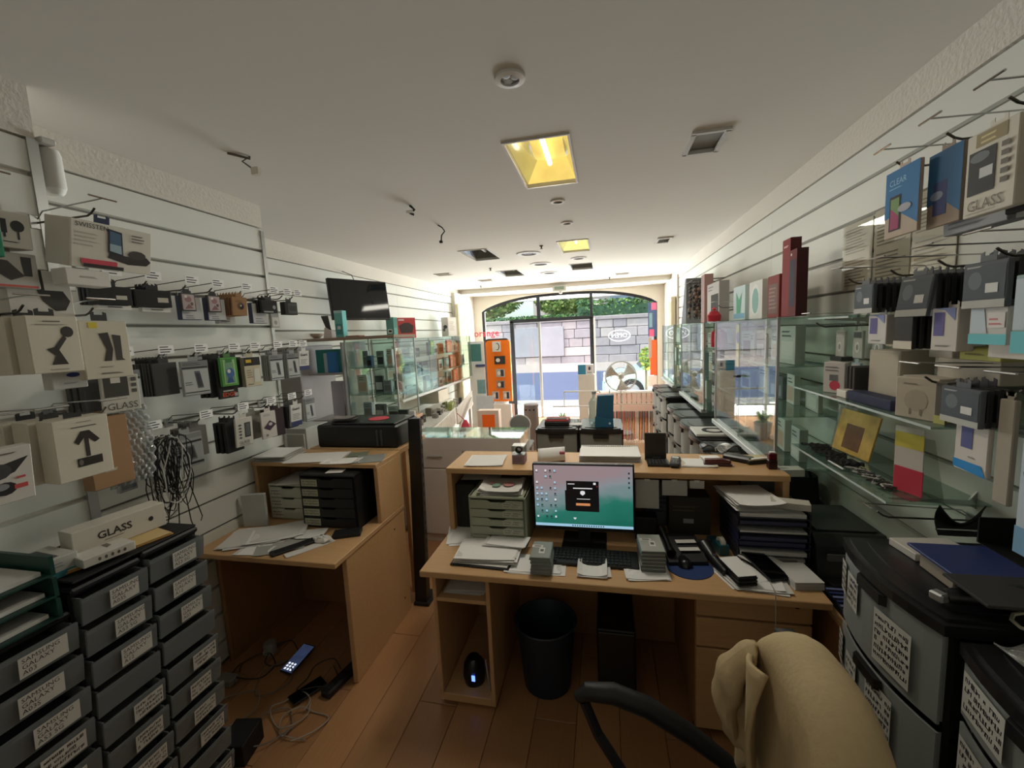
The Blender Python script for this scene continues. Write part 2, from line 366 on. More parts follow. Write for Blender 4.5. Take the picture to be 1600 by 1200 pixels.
# house opposite and the eave above the shop front
hs = thing('house', 'pale house across the street above the hedge', 'house', (1.5, 22, .9))
HW = mat((206, 196, 188), .9, name='house_wall', noise=.05)
MB().box(-3.6, 9, 22, 26, .8, 6.0).build('wall', HW, hs)
MB().box(-3.8, 9.2, 21.0, 22, 4.35, 4.5).build('balcony', mat((176, 172, 170), .8, name='concrete'), hs)
for x in (-2.4, .3, 3.6, 6.4):
    w = MB().box(x, x+1.1, 21.95, 22, 2.9, 4.1).build('window', mat((150, 166, 190), .2, name='far_pane', noise=.05), hs); MB().box(x-.08, x+1.18, 21.93, 21.96, 2.82, 2.9).build('sill', HW, w)
tag(MB().cbox(-4.5, 3.2, YB+.61, YB+1.9, 2.6, 2.75, .02).build('eave', mat((168, 166, 164), .85, name='eave_paint')), 'grey soffit slab projecting over the shop front outside', 'canopy')
tag(MB().box(-4.5, 3.2, YB+.3, YB+.6, 2.7, 7).build('wall_facade', PLASTER), kind='structure')
# near building side (keeps the low angle sky out of the shop sides)
# ------------------------------------------------------------------ goods helpers
def col(c):
    if c == 'bw': return INK
    return mat(c, .6, noise=.04, scale=14)
FACES = {'+x': lambda d: (Vector((d[0]/2, -d[1]/2, 0)), Vector((0, 1, 0)), Vector((0, 0, 1)), Vector((1, 0, 0)), d[1], d[2]),
         '-x': lambda d: (Vector((-d[0]/2, d[1]/2, 0)), Vector((0, -1, 0)), Vector((0, 0, 1)), Vector((-1, 0, 0)), d[1], d[2]),
         '-y': lambda d: (Vector((-d[0]/2, -d[1]/2, 0)), Vector((1, 0, 0)), Vector((0, 0, 1)), Vector((0, -1, 0)), d[0], d[2]),
         '+z': lambda d: (Vector((-d[0]/2, -d[1]/2, d[2])), Vector((1, 0, 0)), Vector((0, 1, 0)), Vector((0, 0, 1)), d[0], d[1])}
def prints(specs, o, ux, uy, n, W, H, start=.0006, rng=random):
    "flat print on one face -> (MB, materials)"
    mb = MB(); mats = []; e = start
    def mi(c):
        m = col(c)
        if m not in mats: mats.append(m)
        return mats.index(m)
    for sp in specs:
        k = sp[0]; e += .00025; q = lambda u, v: o+ux*(u*W)+uy*(v*H)+n*e
        if k == 'r': _, u0, v0, u1, v1, c = sp; mb.quad(q(u0, v0), q(u1, v0), q(u1, v1), q(u0, v1), mi(c))
        elif k == 'p': mb.add([q(u, v) for u, v in sp[1]], [tuple(range(len(sp[1])))], mi(sp[2]))
        elif k == 'e':
            _, u, v, ru, rv, c = sp; mb.add([q(u+ru*math.cos(a*.5236), v+rv*math.sin(a*.5236)) for a in range(12)], [tuple(range(12))], mi(c))
        elif k == 't':
            _, s, u, v, size, c = sp[:6]; al = sp[6] if len(sp) > 6 else 'CENTER'; addtext(mb, s, size, q(u, v), ux, uy, mi(c), al, sp[7] if len(sp) > 7 else 0.)
        elif k == 's':          # scribbled handwriting: rows of short strokes
            _, u0, v0, u1, v1, rows, c = sp; rg = random.Random(int((u0+v0+u1*3+W*91+H*57)*1e4)); hh = (v1-v0)/rows
            for r_ in range(rows):
                u = u0; vb = v1-(r_+1)*hh
                while u < u1-.02:
                    w = hh*H/W*rg.uniform(.35, .6); uu = min(u+w, u1)
                    if rg.random() > .14:
                        a, b = rg.uniform(.12, .3), rg.uniform(.62, .85); lw = hh*H/W*.13; sl = rg.uniform(-.1, .2)*w
                        for f in ((0, .0), (rg.choice((.5, .8)), rg.choice((0., .3)))):
                            x0 = u+f[0]*(uu-u); mb.quad(q(x0, vb+a*hh), q(x0+lw, vb+a*hh), q(x0+lw+sl, vb+b*hh), q(x0+sl, vb+b*hh), mi(c))
                        y0 = vb+rg.choice((a, b-.12, (a+b)/2))*hh; mb.quad(q(u, y0), q(uu-lw, y0), q(uu-lw, y0+.13*hh), q(u, y0+.13*hh), mi(c))
                    u = uu
        elif k == 'l':          # lines of small print
            _, u0, v0, u1, v1, rows, c = sp; rg = random.Random(int((u0+v0*2+W*7)*1e4))
            for r_ in range(rows):
                vb = v1-(r_+.8)*(v1-v0)/rows; mb.quad(q(u0, vb), q(u0+(u1-u0)*rg.uniform(.6, 1), vb), q(u0+(u1-u0)*rg.uniform(.6, 1), vb+(v1-v0)/rows*.38), q(u0, vb+(v1-v0)/rows*.38), mi(c))
    return mb, mats
def boxthing(name, label, cat, base, d, c, pr={}, rz=0., rot=None, group=None, ch=.002, m=None, part='carton'):
    "carton standing with the middle of its bottom at base; d = (dx, dy, dz)"
    t = thing(name, label, cat, base, rz, group, rot)
    MB().cbox(-d[0]/2, d[0]/2, -d[1]/2, d[1]/2, 0, d[2], ch).build(part, m or mat(c, .6, noise=.04), t, local=True)
    for f, sp in pr.items():
        o, ux, uy, n, W, H = FACES[f](d); mb, ms = prints(sp, o, ux, uy, n, W, H)
        mb.build('print', ms, t, local=True, fix=False)
    return t
def pack(name, label, loc, w, h, t, c, pr=(), side=1, yaw=0., tilt=0., group=None, tab=.03, tabc=None, header=None, cat='package', clear=False):
    "hanging pack; loc = the hook hole, front faces +x (side 1) or -x (side -1)"
    rz = yaw if side > 0 else math.pi+yaw
    o = thing(name, label, cat, loc, rot=(0, tilt, rz), group=group)
    MB().cbox(-t, 0, -w/2, w/2, -h-tab*.6, -tab*.6, min(.002, t*.3)).build('body', mat(c, .35 if clear else .6, noise=.04), o, local=True)
    if tab > 0:
        tw = min(w*.4, .045)
        poly = [(-tw/2, -tab*.65), (tw/2, -tab*.65), (tw/2, .008), (.012, .012), (.012, .002), (-.012, .002), (-.012, .012), (-tw/2, .008)]
        MB().prism(poly, -t*.5-.0006, -t*.5+.0006, 'x').build('hang_tab', mat(tabc or c, .5, noise=.02), o, local=True)
    if pr:
        mb, ms = prints(pr, Vector((0, -w/2, -h-tab*.6)), Vector((0, 1, 0)), Vector((0, 0, 1)), Vector((1, 0, 0)), w, h)
        mb.build('print', ms, o, local=True, fix=False)
    return o
_hook = {}
def hook(x, y, z, sx, L, style, label, group, rise=.035):
    "slat-wall hook: prong with raised tip, upper wire with price card or cross bar"
    key = (L, style, rise)
    if key not in _hook:
        pm = MB().tube([(0, 0, -.012), (.004, 0, 0), (L-.035, 0, 0), (L-.018, 0, .006), (L, 0, .02)], .0034, 6).mesh('prong', DWIRE)
        um = MB().tube([(0, 0, .01), (.03, 0, rise), (L+.04, 0, rise+.012)], .0022, 6)
        if style == 'T': um.tube([(L+.04, -.04, rise+.012), (L+.04, .04, rise+.012)], .003, 6)
        bm_ = MB().cbox(-.006, .004, -.022, .022, -.022, .024, .002).mesh('back_plate', ALU)
        cm = None
        if style == 'card':
            mb = MB().box(L+.0405, L+.042, -.035, .035, rise-.012, rise+.026)
            for i in range(3): mb.box(L+.0421, L+.0424, -.028, [.01, .024, .016][i], rise+.016-i*.011, rise+.0205-i*.011, 1)
            cm = mb.mesh('price_card', [PAPER[0], mat((70, 70, 74), .7, noise=0)])
        _hook[key] = (pm, um.mesh('label_wire', CHROME if style == 'T' else DWIRE), bm_, cm)
    t = thing('wall_hook', label, 'hook', (x, y, z), 0 if sx > 0 else math.pi, group)
    for n, me in zip(('prong', 'label_wire', 'back_plate', 'price_card'), _hook[key]):
        if me: o = bpy.data.objects.new(n, me); COL.objects.link(o); o.parent = t
    return t
GR, DK, BLU, PUR, KR = (150, 152, 150), (40, 40, 42), (44, 60, 104), (70, 48, 66), (150, 112, 74)
LW = (208, 203, 192); GLB = (96, 98, 100)
# ------------------------------------------------------------------ goods on the near left wall
XH = -1.955
ROW1, ROW2, ROW3 = 2.09, 1.765, 1.44
ORD = 'first second third fourth fifth sixth seventh eighth ninth tenth eleventh twelfth thirteenth fourteenth fifteenth sixteenth seventeenth eighteenth nineteenth twentieth twenty-first twenty-second twenty-third twenty-fourth twenty-fifth twenty-sixth'.split()
o_ = ['first', 'second', 'third', 'fourth', 'fifth', 'sixth', 'seventh', 'eighth']
Y1 = [1.36, 1.52, 1.70, 1.84, 2.02, 2.22, 2.33, 2.42]
for i, y in enumerate(Y1): hook(XL, y, ROW1, 1, .2, 'card', 'wire hook with price card, %s from the pier in the top left row' % o_[i], 'hooks of the top left row')
Y2 = [1.36, 1.53, 1.70, 1.89, 2.03, 2.2, 2.33, 2.42]
for i, y in enumerate(Y2): hook(XL, y, ROW2, 1, .2, 'card', 'wire hook with price card, %s from the pier in the middle left row' % o_[i], 'hooks of the middle left row')
Y3 = [1.43, 1.68, 1.9, 2.1, 2.27, 2.42]
for i, y in enumerate(Y3): hook(XL, y, ROW3, 1, .2, 'card', 'wire hook with price card, %s from the pier in the lower left row' % o_[i], 'hooks of the lower left row')
def stack(name, labf, labb, y, z, n, dx, x0, *a, **k):
    "n packs behind one another on one hook; the front one is printed"
    g = k.pop('group'); pr = k.pop('pr', ()); kw = dict(k)
    for i in range(n):
        pack(name, labf if i == 0 else '%s, %s from the front' % (labb, ORD[i]), (x0-i*dx, y, z), *a, pr=pr if i == 0 else (), yaw=kw.get('yaw', 0)+random.uniform(-.05, .05), tilt=kw.get('tilt', 0), group=g, side=kw.get('side', 1), tab=kw.get('tab', .03), tabc=kw.get('tabc'))
STICK = ('p', [(.55, .3), (.62, .62), (.42, .66), (.35, .34)], (215, 215, 212))
stack('phone_case_pack', 'flat black case pack with white price sticker, nearest of the top left row', 'black case pack behind the nearest pack of the top left row', 1.36, ROW1, 3, .022, XH, .14, .075, .012, DK, pr=[('r', .05, .08, .95, .9, (34, 36, 38)), ('r', .62, .3, .88, .52, LW)], group='black packs nearest the pier', yaw=-.2)
pack('slim_white_box', 'slim white box hanging below the nearest black case pack', (XH-.03, 1.39, ROW1-.075), .13, .022, .02, LW, [('l', .3, .3, .8, .8, 1, (90, 90, 90))], tab=.02)
stack('phone_case_pack', 'flat black case pack with white sticker, second in the top left row', 'black case pack behind the second pack of the top left row', 1.53, ROW1, 4, .02, XH, .135, .075, .012, DK, pr=[('r', .05, .08, .95, .9, (30, 31, 33)), ('r', .6, .28, .9, .56, LW)], group='black packs second from the pier', yaw=-.2)
pack('slim_white_box', 'slim white box hanging below the second black case pack', (XH-.03, 1.56, ROW1-.08), .13, .02, .02, LW, [('l', .3, .3, .8, .8, 1, (90, 90, 90))], tab=.02)
for i, y in enumerate((1.69, 1.83)):
    n = ['nearer', 'farther'][i]
    pack('phone_case_pack', 'clear blister of a pink patterned phone case, %s of the two' % n, (XH, y, ROW1), .07, .085, .014, (60, 58, 60), [('r', .1, .06, .92, .93, (176, 160, 160)), ('p', [(.2, .1), (.5, .4), (.8, .15)], (130, 96, 100)), ('e', .5, .65, .22, .16, (150, 110, 116)), ('e', .35, .8, .1, .08, (226, 214, 210)), ('e', .7, .4, .1, .1, (100, 80, 84))], yaw=-.1, tabc=(30, 30, 30), group='pink phone case blisters')
    pack('boxed_case', 'blue sided white case box below the %s pink blister' % n, (XH-.03, y+.035, ROW1-.01), .1, .115, .03, (58, 66, 92), [('r', .04, .02, .98, .96, (186, 186, 184)), ('l', .2, .04, .8, .22, 2, (120, 120, 120))], yaw=-.1, group='blue sided case boxes')
stack('kraft_case_pack', 'brown kraft card phone case pack with round dark picture', 'brown kraft card pack behind the front kraft pack', 1.97, ROW1, 7, .02, XH+.02, .088, .1, .012, KR, pr=[('e', .55, .52, .24, .2, (96, 74, 54)), ('e', .6, .48, .14, .14, (28, 26, 26)), ('e', .56, .54, .05, .05, LW), ('l', .2, .72, .8, .84, 2, (110, 84, 58))], group='brown kraft packs', yaw=-.12, tilt=.08)
pack('boxed_case', 'white box with faint lettering below the kraft packs', (XH-.1, 1.99, ROW1-.012), .1, .125, .03, (188, 186, 180), [('l', .15, .06, .8, .16, 1, (120, 118, 116))], yaw=-.1)
stack('wallet_case_pack', 'black wallet case pack with a round clear button, after the kraft packs', 'black wallet case behind the round button one', 2.2, ROW1, 3, .025, XH, .105, .075, .018, (30, 30, 31), pr=[('r', .08, .2, .96, .9, (24, 24, 25)), ('e', .78, .45, .1, .16, (150, 150, 150)), ('r', .1, .02, .7, .14, GR)], group='black wallet case packs', yaw=-.12)
pack('boxed_case', 'pale box with dark blue side below the black wallet case packs', (XH-.05, 2.17, ROW1-.015), .1, .12, .03, (54, 62, 88), [('r', .04, .02, .98, .96, (190, 190, 188)), ('l', .2, .06, .8, .3, 2, (130, 130, 132))], yaw=-.1)
pack('wallet_case_pack', 'dark wallet case with silver strip, last of the top left row', (XH, 2.38, ROW1), .1, .08, .04, (36, 36, 36), [('r', .25, .1, .98, .9, (70, 74, 72)), ('r', .3, .3, .9, .7, (48, 52, 50))], yaw=-.1)
pack('clear_case_pack', 'clear blister with white card between the last two dark wallet cases', (XH-.05, 2.29, ROW1-.0), .06, .16, .012, (170, 170, 166), [('r', .1, .05, .9, .4, LW), ('e', .5, .2, .2, .08, (150, 150, 150))], yaw=-.1)
# middle row
def protector(lab, y, z, x, w, h, g=None, yaw=-.12, behind=0, lb=None, dx=.016, dark=(52, 54, 56), c=GR, t=.012):
    pr = [('r', .0, .84, 1, 1, (128, 130, 130)), ('l', .08, .87, .8, .96, 2, (70, 72, 74)), ('r', .03, .78, .97, .83, dark), ('r', .04, .04, .96, .76, (182, 184, 182)), ('p', [(.52, .2), (.75, .2), (.66, .7), (.45, .7)], GLB), ('p', [(.56, .24), (.72, .24), (.65, .64), (.5, .64)], (60, 62, 64)), ('l', .08, .3, .4, .42, 2, (90, 90, 92)), ('r', .05, .08, .95, .11, dark)]
    stack('screen_protector_pack', lab, lb or lab, y, z, 1+behind, dx, x, w, h, t, c, pr=pr, group=g, yaw=yaw)
protector('grey screen protector pack, nearest of the middle left row', 1.385, ROW2-.02, XH-.02, .105, .17)
for i in range(8): pack('screen_protector_pack', 'dark pack seen edge on in the middle left row, %s from the wall' % ORD[i], (XH-.13+i*.014, 1.53+i*.004, ROW2), .105, .15, .009, (70, 70, 68), yaw=-.05+random.uniform(-.08, .08), group='dark packs hung edge on')
protector('grey screen protector pack with a diagonal dark strip, second in the middle left row', 1.65, ROW2-.0, XH+.03, .125, .165)
for i in range(3): pack('rugged_case_pack', 'plain black pack behind the green pack, %s' % ORD[i], (XH-.03-i*.03, 1.83, ROW2), .1, .2, .02, (30, 30, 30), group='black packs behind the green pack')
pack('rugged_case_pack', 'black pack with orange lettering EDGE below the green pack', (XH+.005, 1.845, ROW2-.005), .105, .205, .016, (28, 28, 28), [('t', 'EDGE', .5, .09, .03, (190, 80, 50), 'CENTER', .0008), ('l', .2, .16, .8, .24, 1, (190, 190, 180)), ('r', .78, .03, .95, .12, (170, 170, 165))], yaw=-.12)
pack('green_case_pack', 'bright green phone case pack with round blue picture', (XH+.03, 1.84, ROW2+.005), .092, .15, .018, (86, 150, 72), [('r', .15, .08, .85, .92, (150, 190, 130)), ('p', [(.2, .1), (.8, .1), (.75, .8), (.25, .85)], (110, 150, 120)), ('e', .52, .45, .25, .18, (60, 96, 150)), ('e', .45, .52, .1, .07, LW), ('r', .3, .82, .7, .95, (60, 120, 60)), ('p', [(.3, .12), (.7, .12), (.6, .3), (.4, .3)], (50, 80, 130))], yaw=-.1, tabc=(80, 120, 70))
pack('tough_case_box', 'beige phone case box with a black and yellow top', (XH+.0, 2.02, ROW2-.005), .1, .165, .03, (196, 186, 160), [('r', 0, .72, 1, 1, (34, 34, 34)), ('r', .12, .82, .45, .93, (206, 170, 40)), ('l', .1, .3, .5, .6, 4, (130, 124, 110)), ('r', .55, .15, .9, .6, (206, 204, 196)), ('l', .1, .06, .6, .12, 1, (90, 90, 80))], yaw=-.12)
for i in range(3): pack('rugged_case_pack', 'plain dark pack before the black and yellow box, %s' % ORD[i], (XH-.05-i*.02, 1.95, ROW2), .1, .17, .014, (48, 48, 48), group='dark packs before the black and yellow box')
protector('grey screen protector pack after the black and yellow box', 2.18, ROW2, XH+.02, .098, .155, 'grey protectors at the end of the middle row', behind=3, lb='grey protector pack behind the fifth of the middle row', dark=(50, 52, 60))
protector('grey screen protector pack next to the far end of the middle left row', 2.32, ROW2, XH+.02, .09, .155, 'grey protectors at the far end of the middle row', behind=3, lb='grey protector pack behind the far end one', dark=(50, 52, 60))
GUARD = [('r', 0, .0, 1, .22, (60, 66, 104)), ('t', 'Guard', .45, .8, .022, (40, 40, 44), 'CENTER', .0006), ('l', .15, .3, .85, .6, 4, (140, 140, 142))]
pack('screen_protector_pack', 'white pack with blue foot and dark lettering Guard ending the middle row', (XH+.03, 2.42, ROW2+.01), .085, .125, .012, (206, 204, 198), GUARD, yaw=-.1, tilt=.1)
# lower row
pack('cable_pack', 'black and grey cable pack hanging behind the loose cables', (XH-.02, 1.42, ROW3-.03), .07, .14, .02, (44, 46, 50), [('r', .1, .5, .9, .9, GR), ('l', .15, .1, .8, .45, 5, (110, 112, 116))])
pack('cable_pack', 'narrow grey pack hanging left of the loose cables', (XH-.02, 1.33, ROW3-.03), .07, .17, .02, (150, 152, 150), [('r', .1, .06, .9, .6, (110, 114, 116)), ('e', .5, .72, .3, .1, (196, 196, 192))])
for i in range(6): pack('screen_protector_pack', 'grey pack seen edge on in the lower left row, %s from the wall' % ORD[i], (XH-.1+i*.014, 1.66, ROW3), .12, .15, .009, (108, 106, 100), yaw=random.uniform(-.08, .08), group='grey packs hung edge on in the lower row')
pack('screen_protector_pack', 'grey pack with black stripes and a dark strip beside the loose cables', (XH+.03, 1.56, ROW3-.01), .145, .16, .012, GR, [('r', 0, .84, 1, .98, (130, 132, 130)), ('r', .03, .7, .97, .76, DK), ('p', [(.5, .2), (.78, .2), (.7, .62), (.42, .62)], GLB), ('p', [(.55, .25), (.73, .25), (.67, .57), (.5, .57)], (50, 52, 54)), ('r', .04, .34, .4, .42, DK), ('r', .03, .06, .97, .13, DK), ('l', .06, .45, .4, .66, 3, (80, 80, 82))], yaw=-.1)
GL = [('r', .52, .3, .86, .82, (40, 42, 44)), ('r', .56, .34, .82, .78, (92, 94, 96)), ('t', 'GLASS', .45, .14, .022, (60, 60, 62)), ('l', .1, .04, .8, .08, 1, (130, 128, 124))]+[('e', .25, .76-.11*i, .09, .035, (90, 90, 90)) for i in range(5)]
stack('glass_pack', 'white pack lettered GLASS at the middle of the lower left row', 'black pack behind the white GLASS pack of the lower row', 1.88, ROW3+.0, 1, .02, XH+.04, .1, .155, .012, (206, 202, 192), pr=GL, group='glass packs of the lower row', yaw=-.1, tilt=.06)
for i in range(3): pack('glass_pack', 'black pack behind the white GLASS pack of the lower row, %s' % ORD[i], (XH-.01-i*.03, 1.86, ROW3-.015), .105, .165, .02, (30, 30, 30), group='black packs of the lower row')
pack('wallet_pack', 'white pack with purple wallet picture in the lower left row', (XH+.03, 2.06, ROW3), .1, .155, .012, (198, 192, 184), [('p', [(.12, .42), (.5, .28), (.98, .48), (.55, .66)], PUR), ('e', .58, .52, .13, .06, (190, 186, 186)), ('l', .15, .84, .8, .92, 2, (130, 126, 124)), ('e', .3, .12, .08, .05, (120, 120, 118))], yaw=-.1)
pack('card_pack', 'plain grey card pack behind the purple wallet pack', (XH-.06, 2.05, ROW3), .1, .16, .03, (150, 148, 140), yaw=-.05)
for i in range(3): pack('wallet_pack', 'dark purple wallet pack in the lower row, %s from the wall' % ORD[i], (XH-.05+i*.03, 2.15, ROW3), .09, .165, .02, (58, 46, 52), group='dark purple wallet packs', yaw=-.2)
pack('screen_protector_pack', 'white pack with blue foot and dark lettering Guard in the lower row', (XH+.05, 2.27, ROW3+.005), .088, .135, .014, (206, 204, 198), GUARD, yaw=-.1, tilt=.08)
for i in range(2): pack('screen_protector_pack', 'dark pack directly behind the lower white Guard pack, %s' % ORD[i], (XH+.02-i*.03, 2.265, ROW3), .088, .14, .02, (48, 48, 52), group='packs behind the lower Guard pack')
protector('grey screen protector pack ending the lower left row', 2.42, ROW3+.02, XH+.03, .085, .15, dark=(120, 122, 122))
# loose cables on the lower row
t = thing('cable_bundle', 'tangle of black and white charging cables hanging from a lower hook', 'cables', (XH+.03, 1.43, ROW3))
rg = random.Random(11)
for i in range(26):
    w = i % 5 == 0
    yc, sp = 1.44+rg.uniform(-.035, .05), rg.uniform(.02, .065); dp = rg.uniform(.22, .38); xx = XH+.03+rg.uniform(-.02, .06)
    pts = []
    for j in range(15):
        a = j/14*math.pi*2*rg.uniform(.97, 1.03)
        pts.append((xx+.01*math.sin(a*2+i), yc+sp*math.sin(a)*(1.2 if j > 7 else 1)+.012*math.sin(a*3+i), ROW3-.01-dp*(1-math.cos(a))/2))
    MB().tube(pts, .0022 if not w else .0026, 5).build('cable', mat((196, 192, 184), .5, noise=0) if w else mat((24, 24, 26), .5, noise=0), t, smooth=True)
for i in range(4):
    y0 = 1.4+i*.035
    MB().tube([(XH+.05, y0, ROW3-.1), (XH+.07, y0+.02, ROW3-.3), (XH+.08, y0-.02+.02*i, ROW3-.42), (XH+.08, y0+.03, ROW3-.5+.02*i)], .0024, 5).build('cable_end', mat((24, 24, 26), .5, noise=0), t, smooth=True)
# ------------------------------------------------------------------ pier goods (nearest left)
XG = -1.63
for i, (y, z) in enumerate([(.86, 2.255), (1.12, 2.255), (.9, 1.93), (1.07, 1.93), (.9, 1.605), (1.06, 1.605), (.8, 1.605)]):
    hook(XP, y, z, 1, .26, 'T', 'bare wire hook with cross bar on the pier, %s' % ['upper nearest', 'upper by the pier corner', 'middle nearest', 'middle by the pier corner', 'lower second', 'lower by the pier corner', 'lower nearest'][i], 'hooks on the pier')
pack('car_charger_box', 'small white box printed with two dark car charger pictures', (XG+.0, .905, 2.23), .1, .1, .1, LW, [('r', .35, .4, .47, .78, DK), ('r', .38, .28, .43, .4, DK), ('e', .7, .62, .15, .16, DK), ('r', .68, .25, .72, .5, DK), ('l', .35, .14, .78, .2, 1, DK)], tilt=.05)
pack('green_case_pack', 'green edged pack at the left border beside the car charger box', (XG+.06, .83, 2.23), .05, .14, .02, (40, 120, 90), [('r', .2, .7, .9, .95, (210, 110, 90))])
pack('earphone_pack', 'pale pack with dark earphone picture below the car charger box', (XG-.02, .9, 2.12), .13, .1, .05, (178, 172, 164), [('p', [(.1, .8), (.5, .75), (.75, .35), (.5, .2), (.2, .5)], (60, 56, 54)), ('p', [(.72, .9), (.9, .9), (.88, .35), (.74, .35)], (44, 42, 42)), ('r', .05, .02, .95, .08, (190, 90, 80))])
pack('charger_box', 'white box with a large dark curved charger picture below the wide box', (XG-.05, .98, 2.07), .155, .15, .07, (196, 190, 178), [('p', [(.3, 1), (.55, 1), (.56, .6), (.85, .6), (.95, .4), (.85, .2), (.68, .18), (.5, .38), (.4, .7)], (56, 52, 48)), ('l', .62, .04, .95, .1, 1, (150, 140, 130))], tab=.01)
pack('slim_white_box', 'small white carton directly below the wide charger box', (XG+.03, 1.06, 2.075), .12, .05, .06, LW, [('l', .3, .4, .7, .7, 1, (160, 156, 148))], tab=.01)
t = pack('wireless_charger_box', 'wide white box showing a phone on a dark wireless charger', (XG+.06, 1.135, 2.235), .24, .145, .1, (206, 200, 186), [('r', .0, .0, .02, 1, (170, 160, 146)),
  ('t', 'SWISSTEN', .06, .9, .02, (60, 58, 56), 'LEFT'), ('l', .06, .45, .36, .78, 4, (176, 168, 154)), ('p', [(.43, .28), (.68, .18), (.93, .2), (.99, .3), (.93, .4), (.72, .36), (.45, .4)], (48, 44, 44)), ('e', .8, .42, .12, .1, (60, 56, 54)), ('p', [(.43, .4), (.62, .34), (.6, .88), (.43, .92)], (36, 40, 50)), ('p', [(.45, .44), (.6, .39), (.585, .84), (.45, .88)], (70, 96, 120)), ('p', [(.45, .44), (.6, .39), (.59, .58), (.45, .6)], (150, 170, 176)), ('r', .12, .1, .54, .2, (196, 70, 84)), ('r', .14, .02, .62, .1, (50, 44, 46)), ('l', .72, .7, .9, .9, 3, (110, 104, 98))], tilt=.2, tabc=(40, 50, 80))
MOUNT = [('e', .75, .72, .13, .1, (56, 52, 48)), ('p', [(.4, .4), (.66, .66), (.72, .6), (.5, .36)], (60, 56, 52)), ('p', [(.3, .42), (.5, .46), (.68, .14), (.36, .14), (.45, .3)], (50, 46, 44)), ('l', .3, .88, .7, .94, 1, (110, 100, 90)), ('l', .15, .83, .9, .87, 1, (140, 130, 120)), ('l', .3, .04, .85, .08, 1, (150, 140, 130))]
for i in range(3): pack('car_mount_box', ['white box with a dark suction car mount picture, front of its hook', 'plain white mount box right behind the suction mount box', 'plain white mount box farthest back behind the suction mount box'][i], (XG+.06-i*.062, .93-.012*i, 1.93), .12, .165, .055, (204, 196, 178), MOUNT if i == 0 else (), tab=.02, tabc=(40, 40, 40), group='suction mount boxes')
pack('slim_white_box', 'small white box below the suction mount box', (XG-.0, .985, 1.765), .09, .06, .04, (200, 196, 188), [('e', .6, .7, .2, .12, (50, 60, 110)), ('l', .3, .2, .8, .4, 1, (160, 160, 160))], tab=.01)
pack('earpiece_box', 'white box with yellow sticker and two dark curved earpieces', (XG+.05, 1.065, 1.925), .135, .185, .03, (198, 190, 170), [('r', .18, .87, .36, .97, (206, 186, 60)), ('p', [(.36, .78), (.56, .8), (.62, .5), (.56, .3), (.4, .3), (.48, .5)], (52, 48, 46)), ('p', [(.64, .76), (.82, .74), (.8, .34), (.86, .3), (.66, .3), (.66, .5)], (60, 56, 52)), ('l', .3, .18, .65, .23, 1, (150, 140, 124)), ('l', .3, .06, .8, .13, 1, (120, 110, 98))], tabc=(40, 38, 40))
pack('clear_case_pack', 'crumpled clear blister between the mount box and the earpiece box', (XG-.06, 1.03, 1.9), .07, .16, .03, (150, 148, 142), [('e', .5, .5, .2, .3, (110, 108, 104))])
pack('glass_pack', 'white pack lettered GLASS below the earpiece box', (XP+.18, 1.17, 1.74), .115, .13, .012, (196, 192, 180), [('r', .06, .42, .7, .98, (70, 68, 64)), ('r', .25, .8, .5, .95, LW), ('t', 'GLASS', .5, .15, .034, (90, 88, 84)), ('r', .78, .5, .92, .6, (90, 88, 84)), ('r', .78, .66, .92, .76, (90, 88, 84)), ('r', .78, .82, .92, .92, (90, 88, 84))], yaw=-.1, tilt=.04)
for i in range(3): pack('glass_pack', 'dark pack hanging behind the GLASS pack of the pier, %s' % ORD[i], (XP+.14-i*.03, 1.13, 1.74), .1, .12, .02, (66, 64, 62), group='packs behind the pier GLASS pack')
ARM = [('p', [(.33, .62), (.46, .78), (.62, .78), (.8, .6), (.7, .56), (.58, .66), (.5, .66), (.4, .56)], (50, 44, 42)), ('r', .51, .35, .59, .7, (56, 50, 48)), ('r', .34, .2, .8, .34, (46, 42, 40)), ('e', .4, .27, .04, .05, (110, 100, 96)), ('l', .3, .84, .85, .88, 1, (96, 86, 80)), ('l', .4, .92, .7, .95, 1, (150, 140, 130))]
for i in range(3): pack('car_mount_box', ['white box with a dark dashboard mount picture, front of its hook', 'plain white mount box right behind the dashboard mount box', 'plain white mount box farthest back behind the dashboard mount box'][i], (XG+.08-i*.07, .945-.015*i, 1.625), .14, .185, .062, (206, 198, 180), ARM if i == 0 else (), tab=.02, tabc=(44, 44, 46), group='dashboard mount boxes', tilt=.03)
pack('kraft_box', 'plain brown kraft box hanging behind the dashboard mount boxes', (XG-.09, 1.12, 1.6), .13, .25, .05, (150, 116, 84), [('l', .3, .2, .7, .3, 1, (180, 170, 150))])
t = thing('bubble_bag', 'clear bubble wrap bag hanging beside the kraft box', 'bag', (XP+.12, 1.2, 1.6))
mb = MB()
def bub(u, v): return (XP+.12+.012*math.sin(u*40)*math.sin(v*44)+.02*math.sin(v*3.14), 1.13+u*.15-.02*(v > .8)*(v-.8), 1.6-v*.29)
mb.grid(bub, 26, 40); solid(mb.build('film', glassmat((236, 238, 238), 2.2, 'bubble_film', .12, .3, (205, 204, 200)), t, smooth=True), .004)
MB().box(XP+.1, XP+.105, 1.15, 1.26, 1.36, 1.56).build('card_inside', mat((170, 140, 110), .7), t)
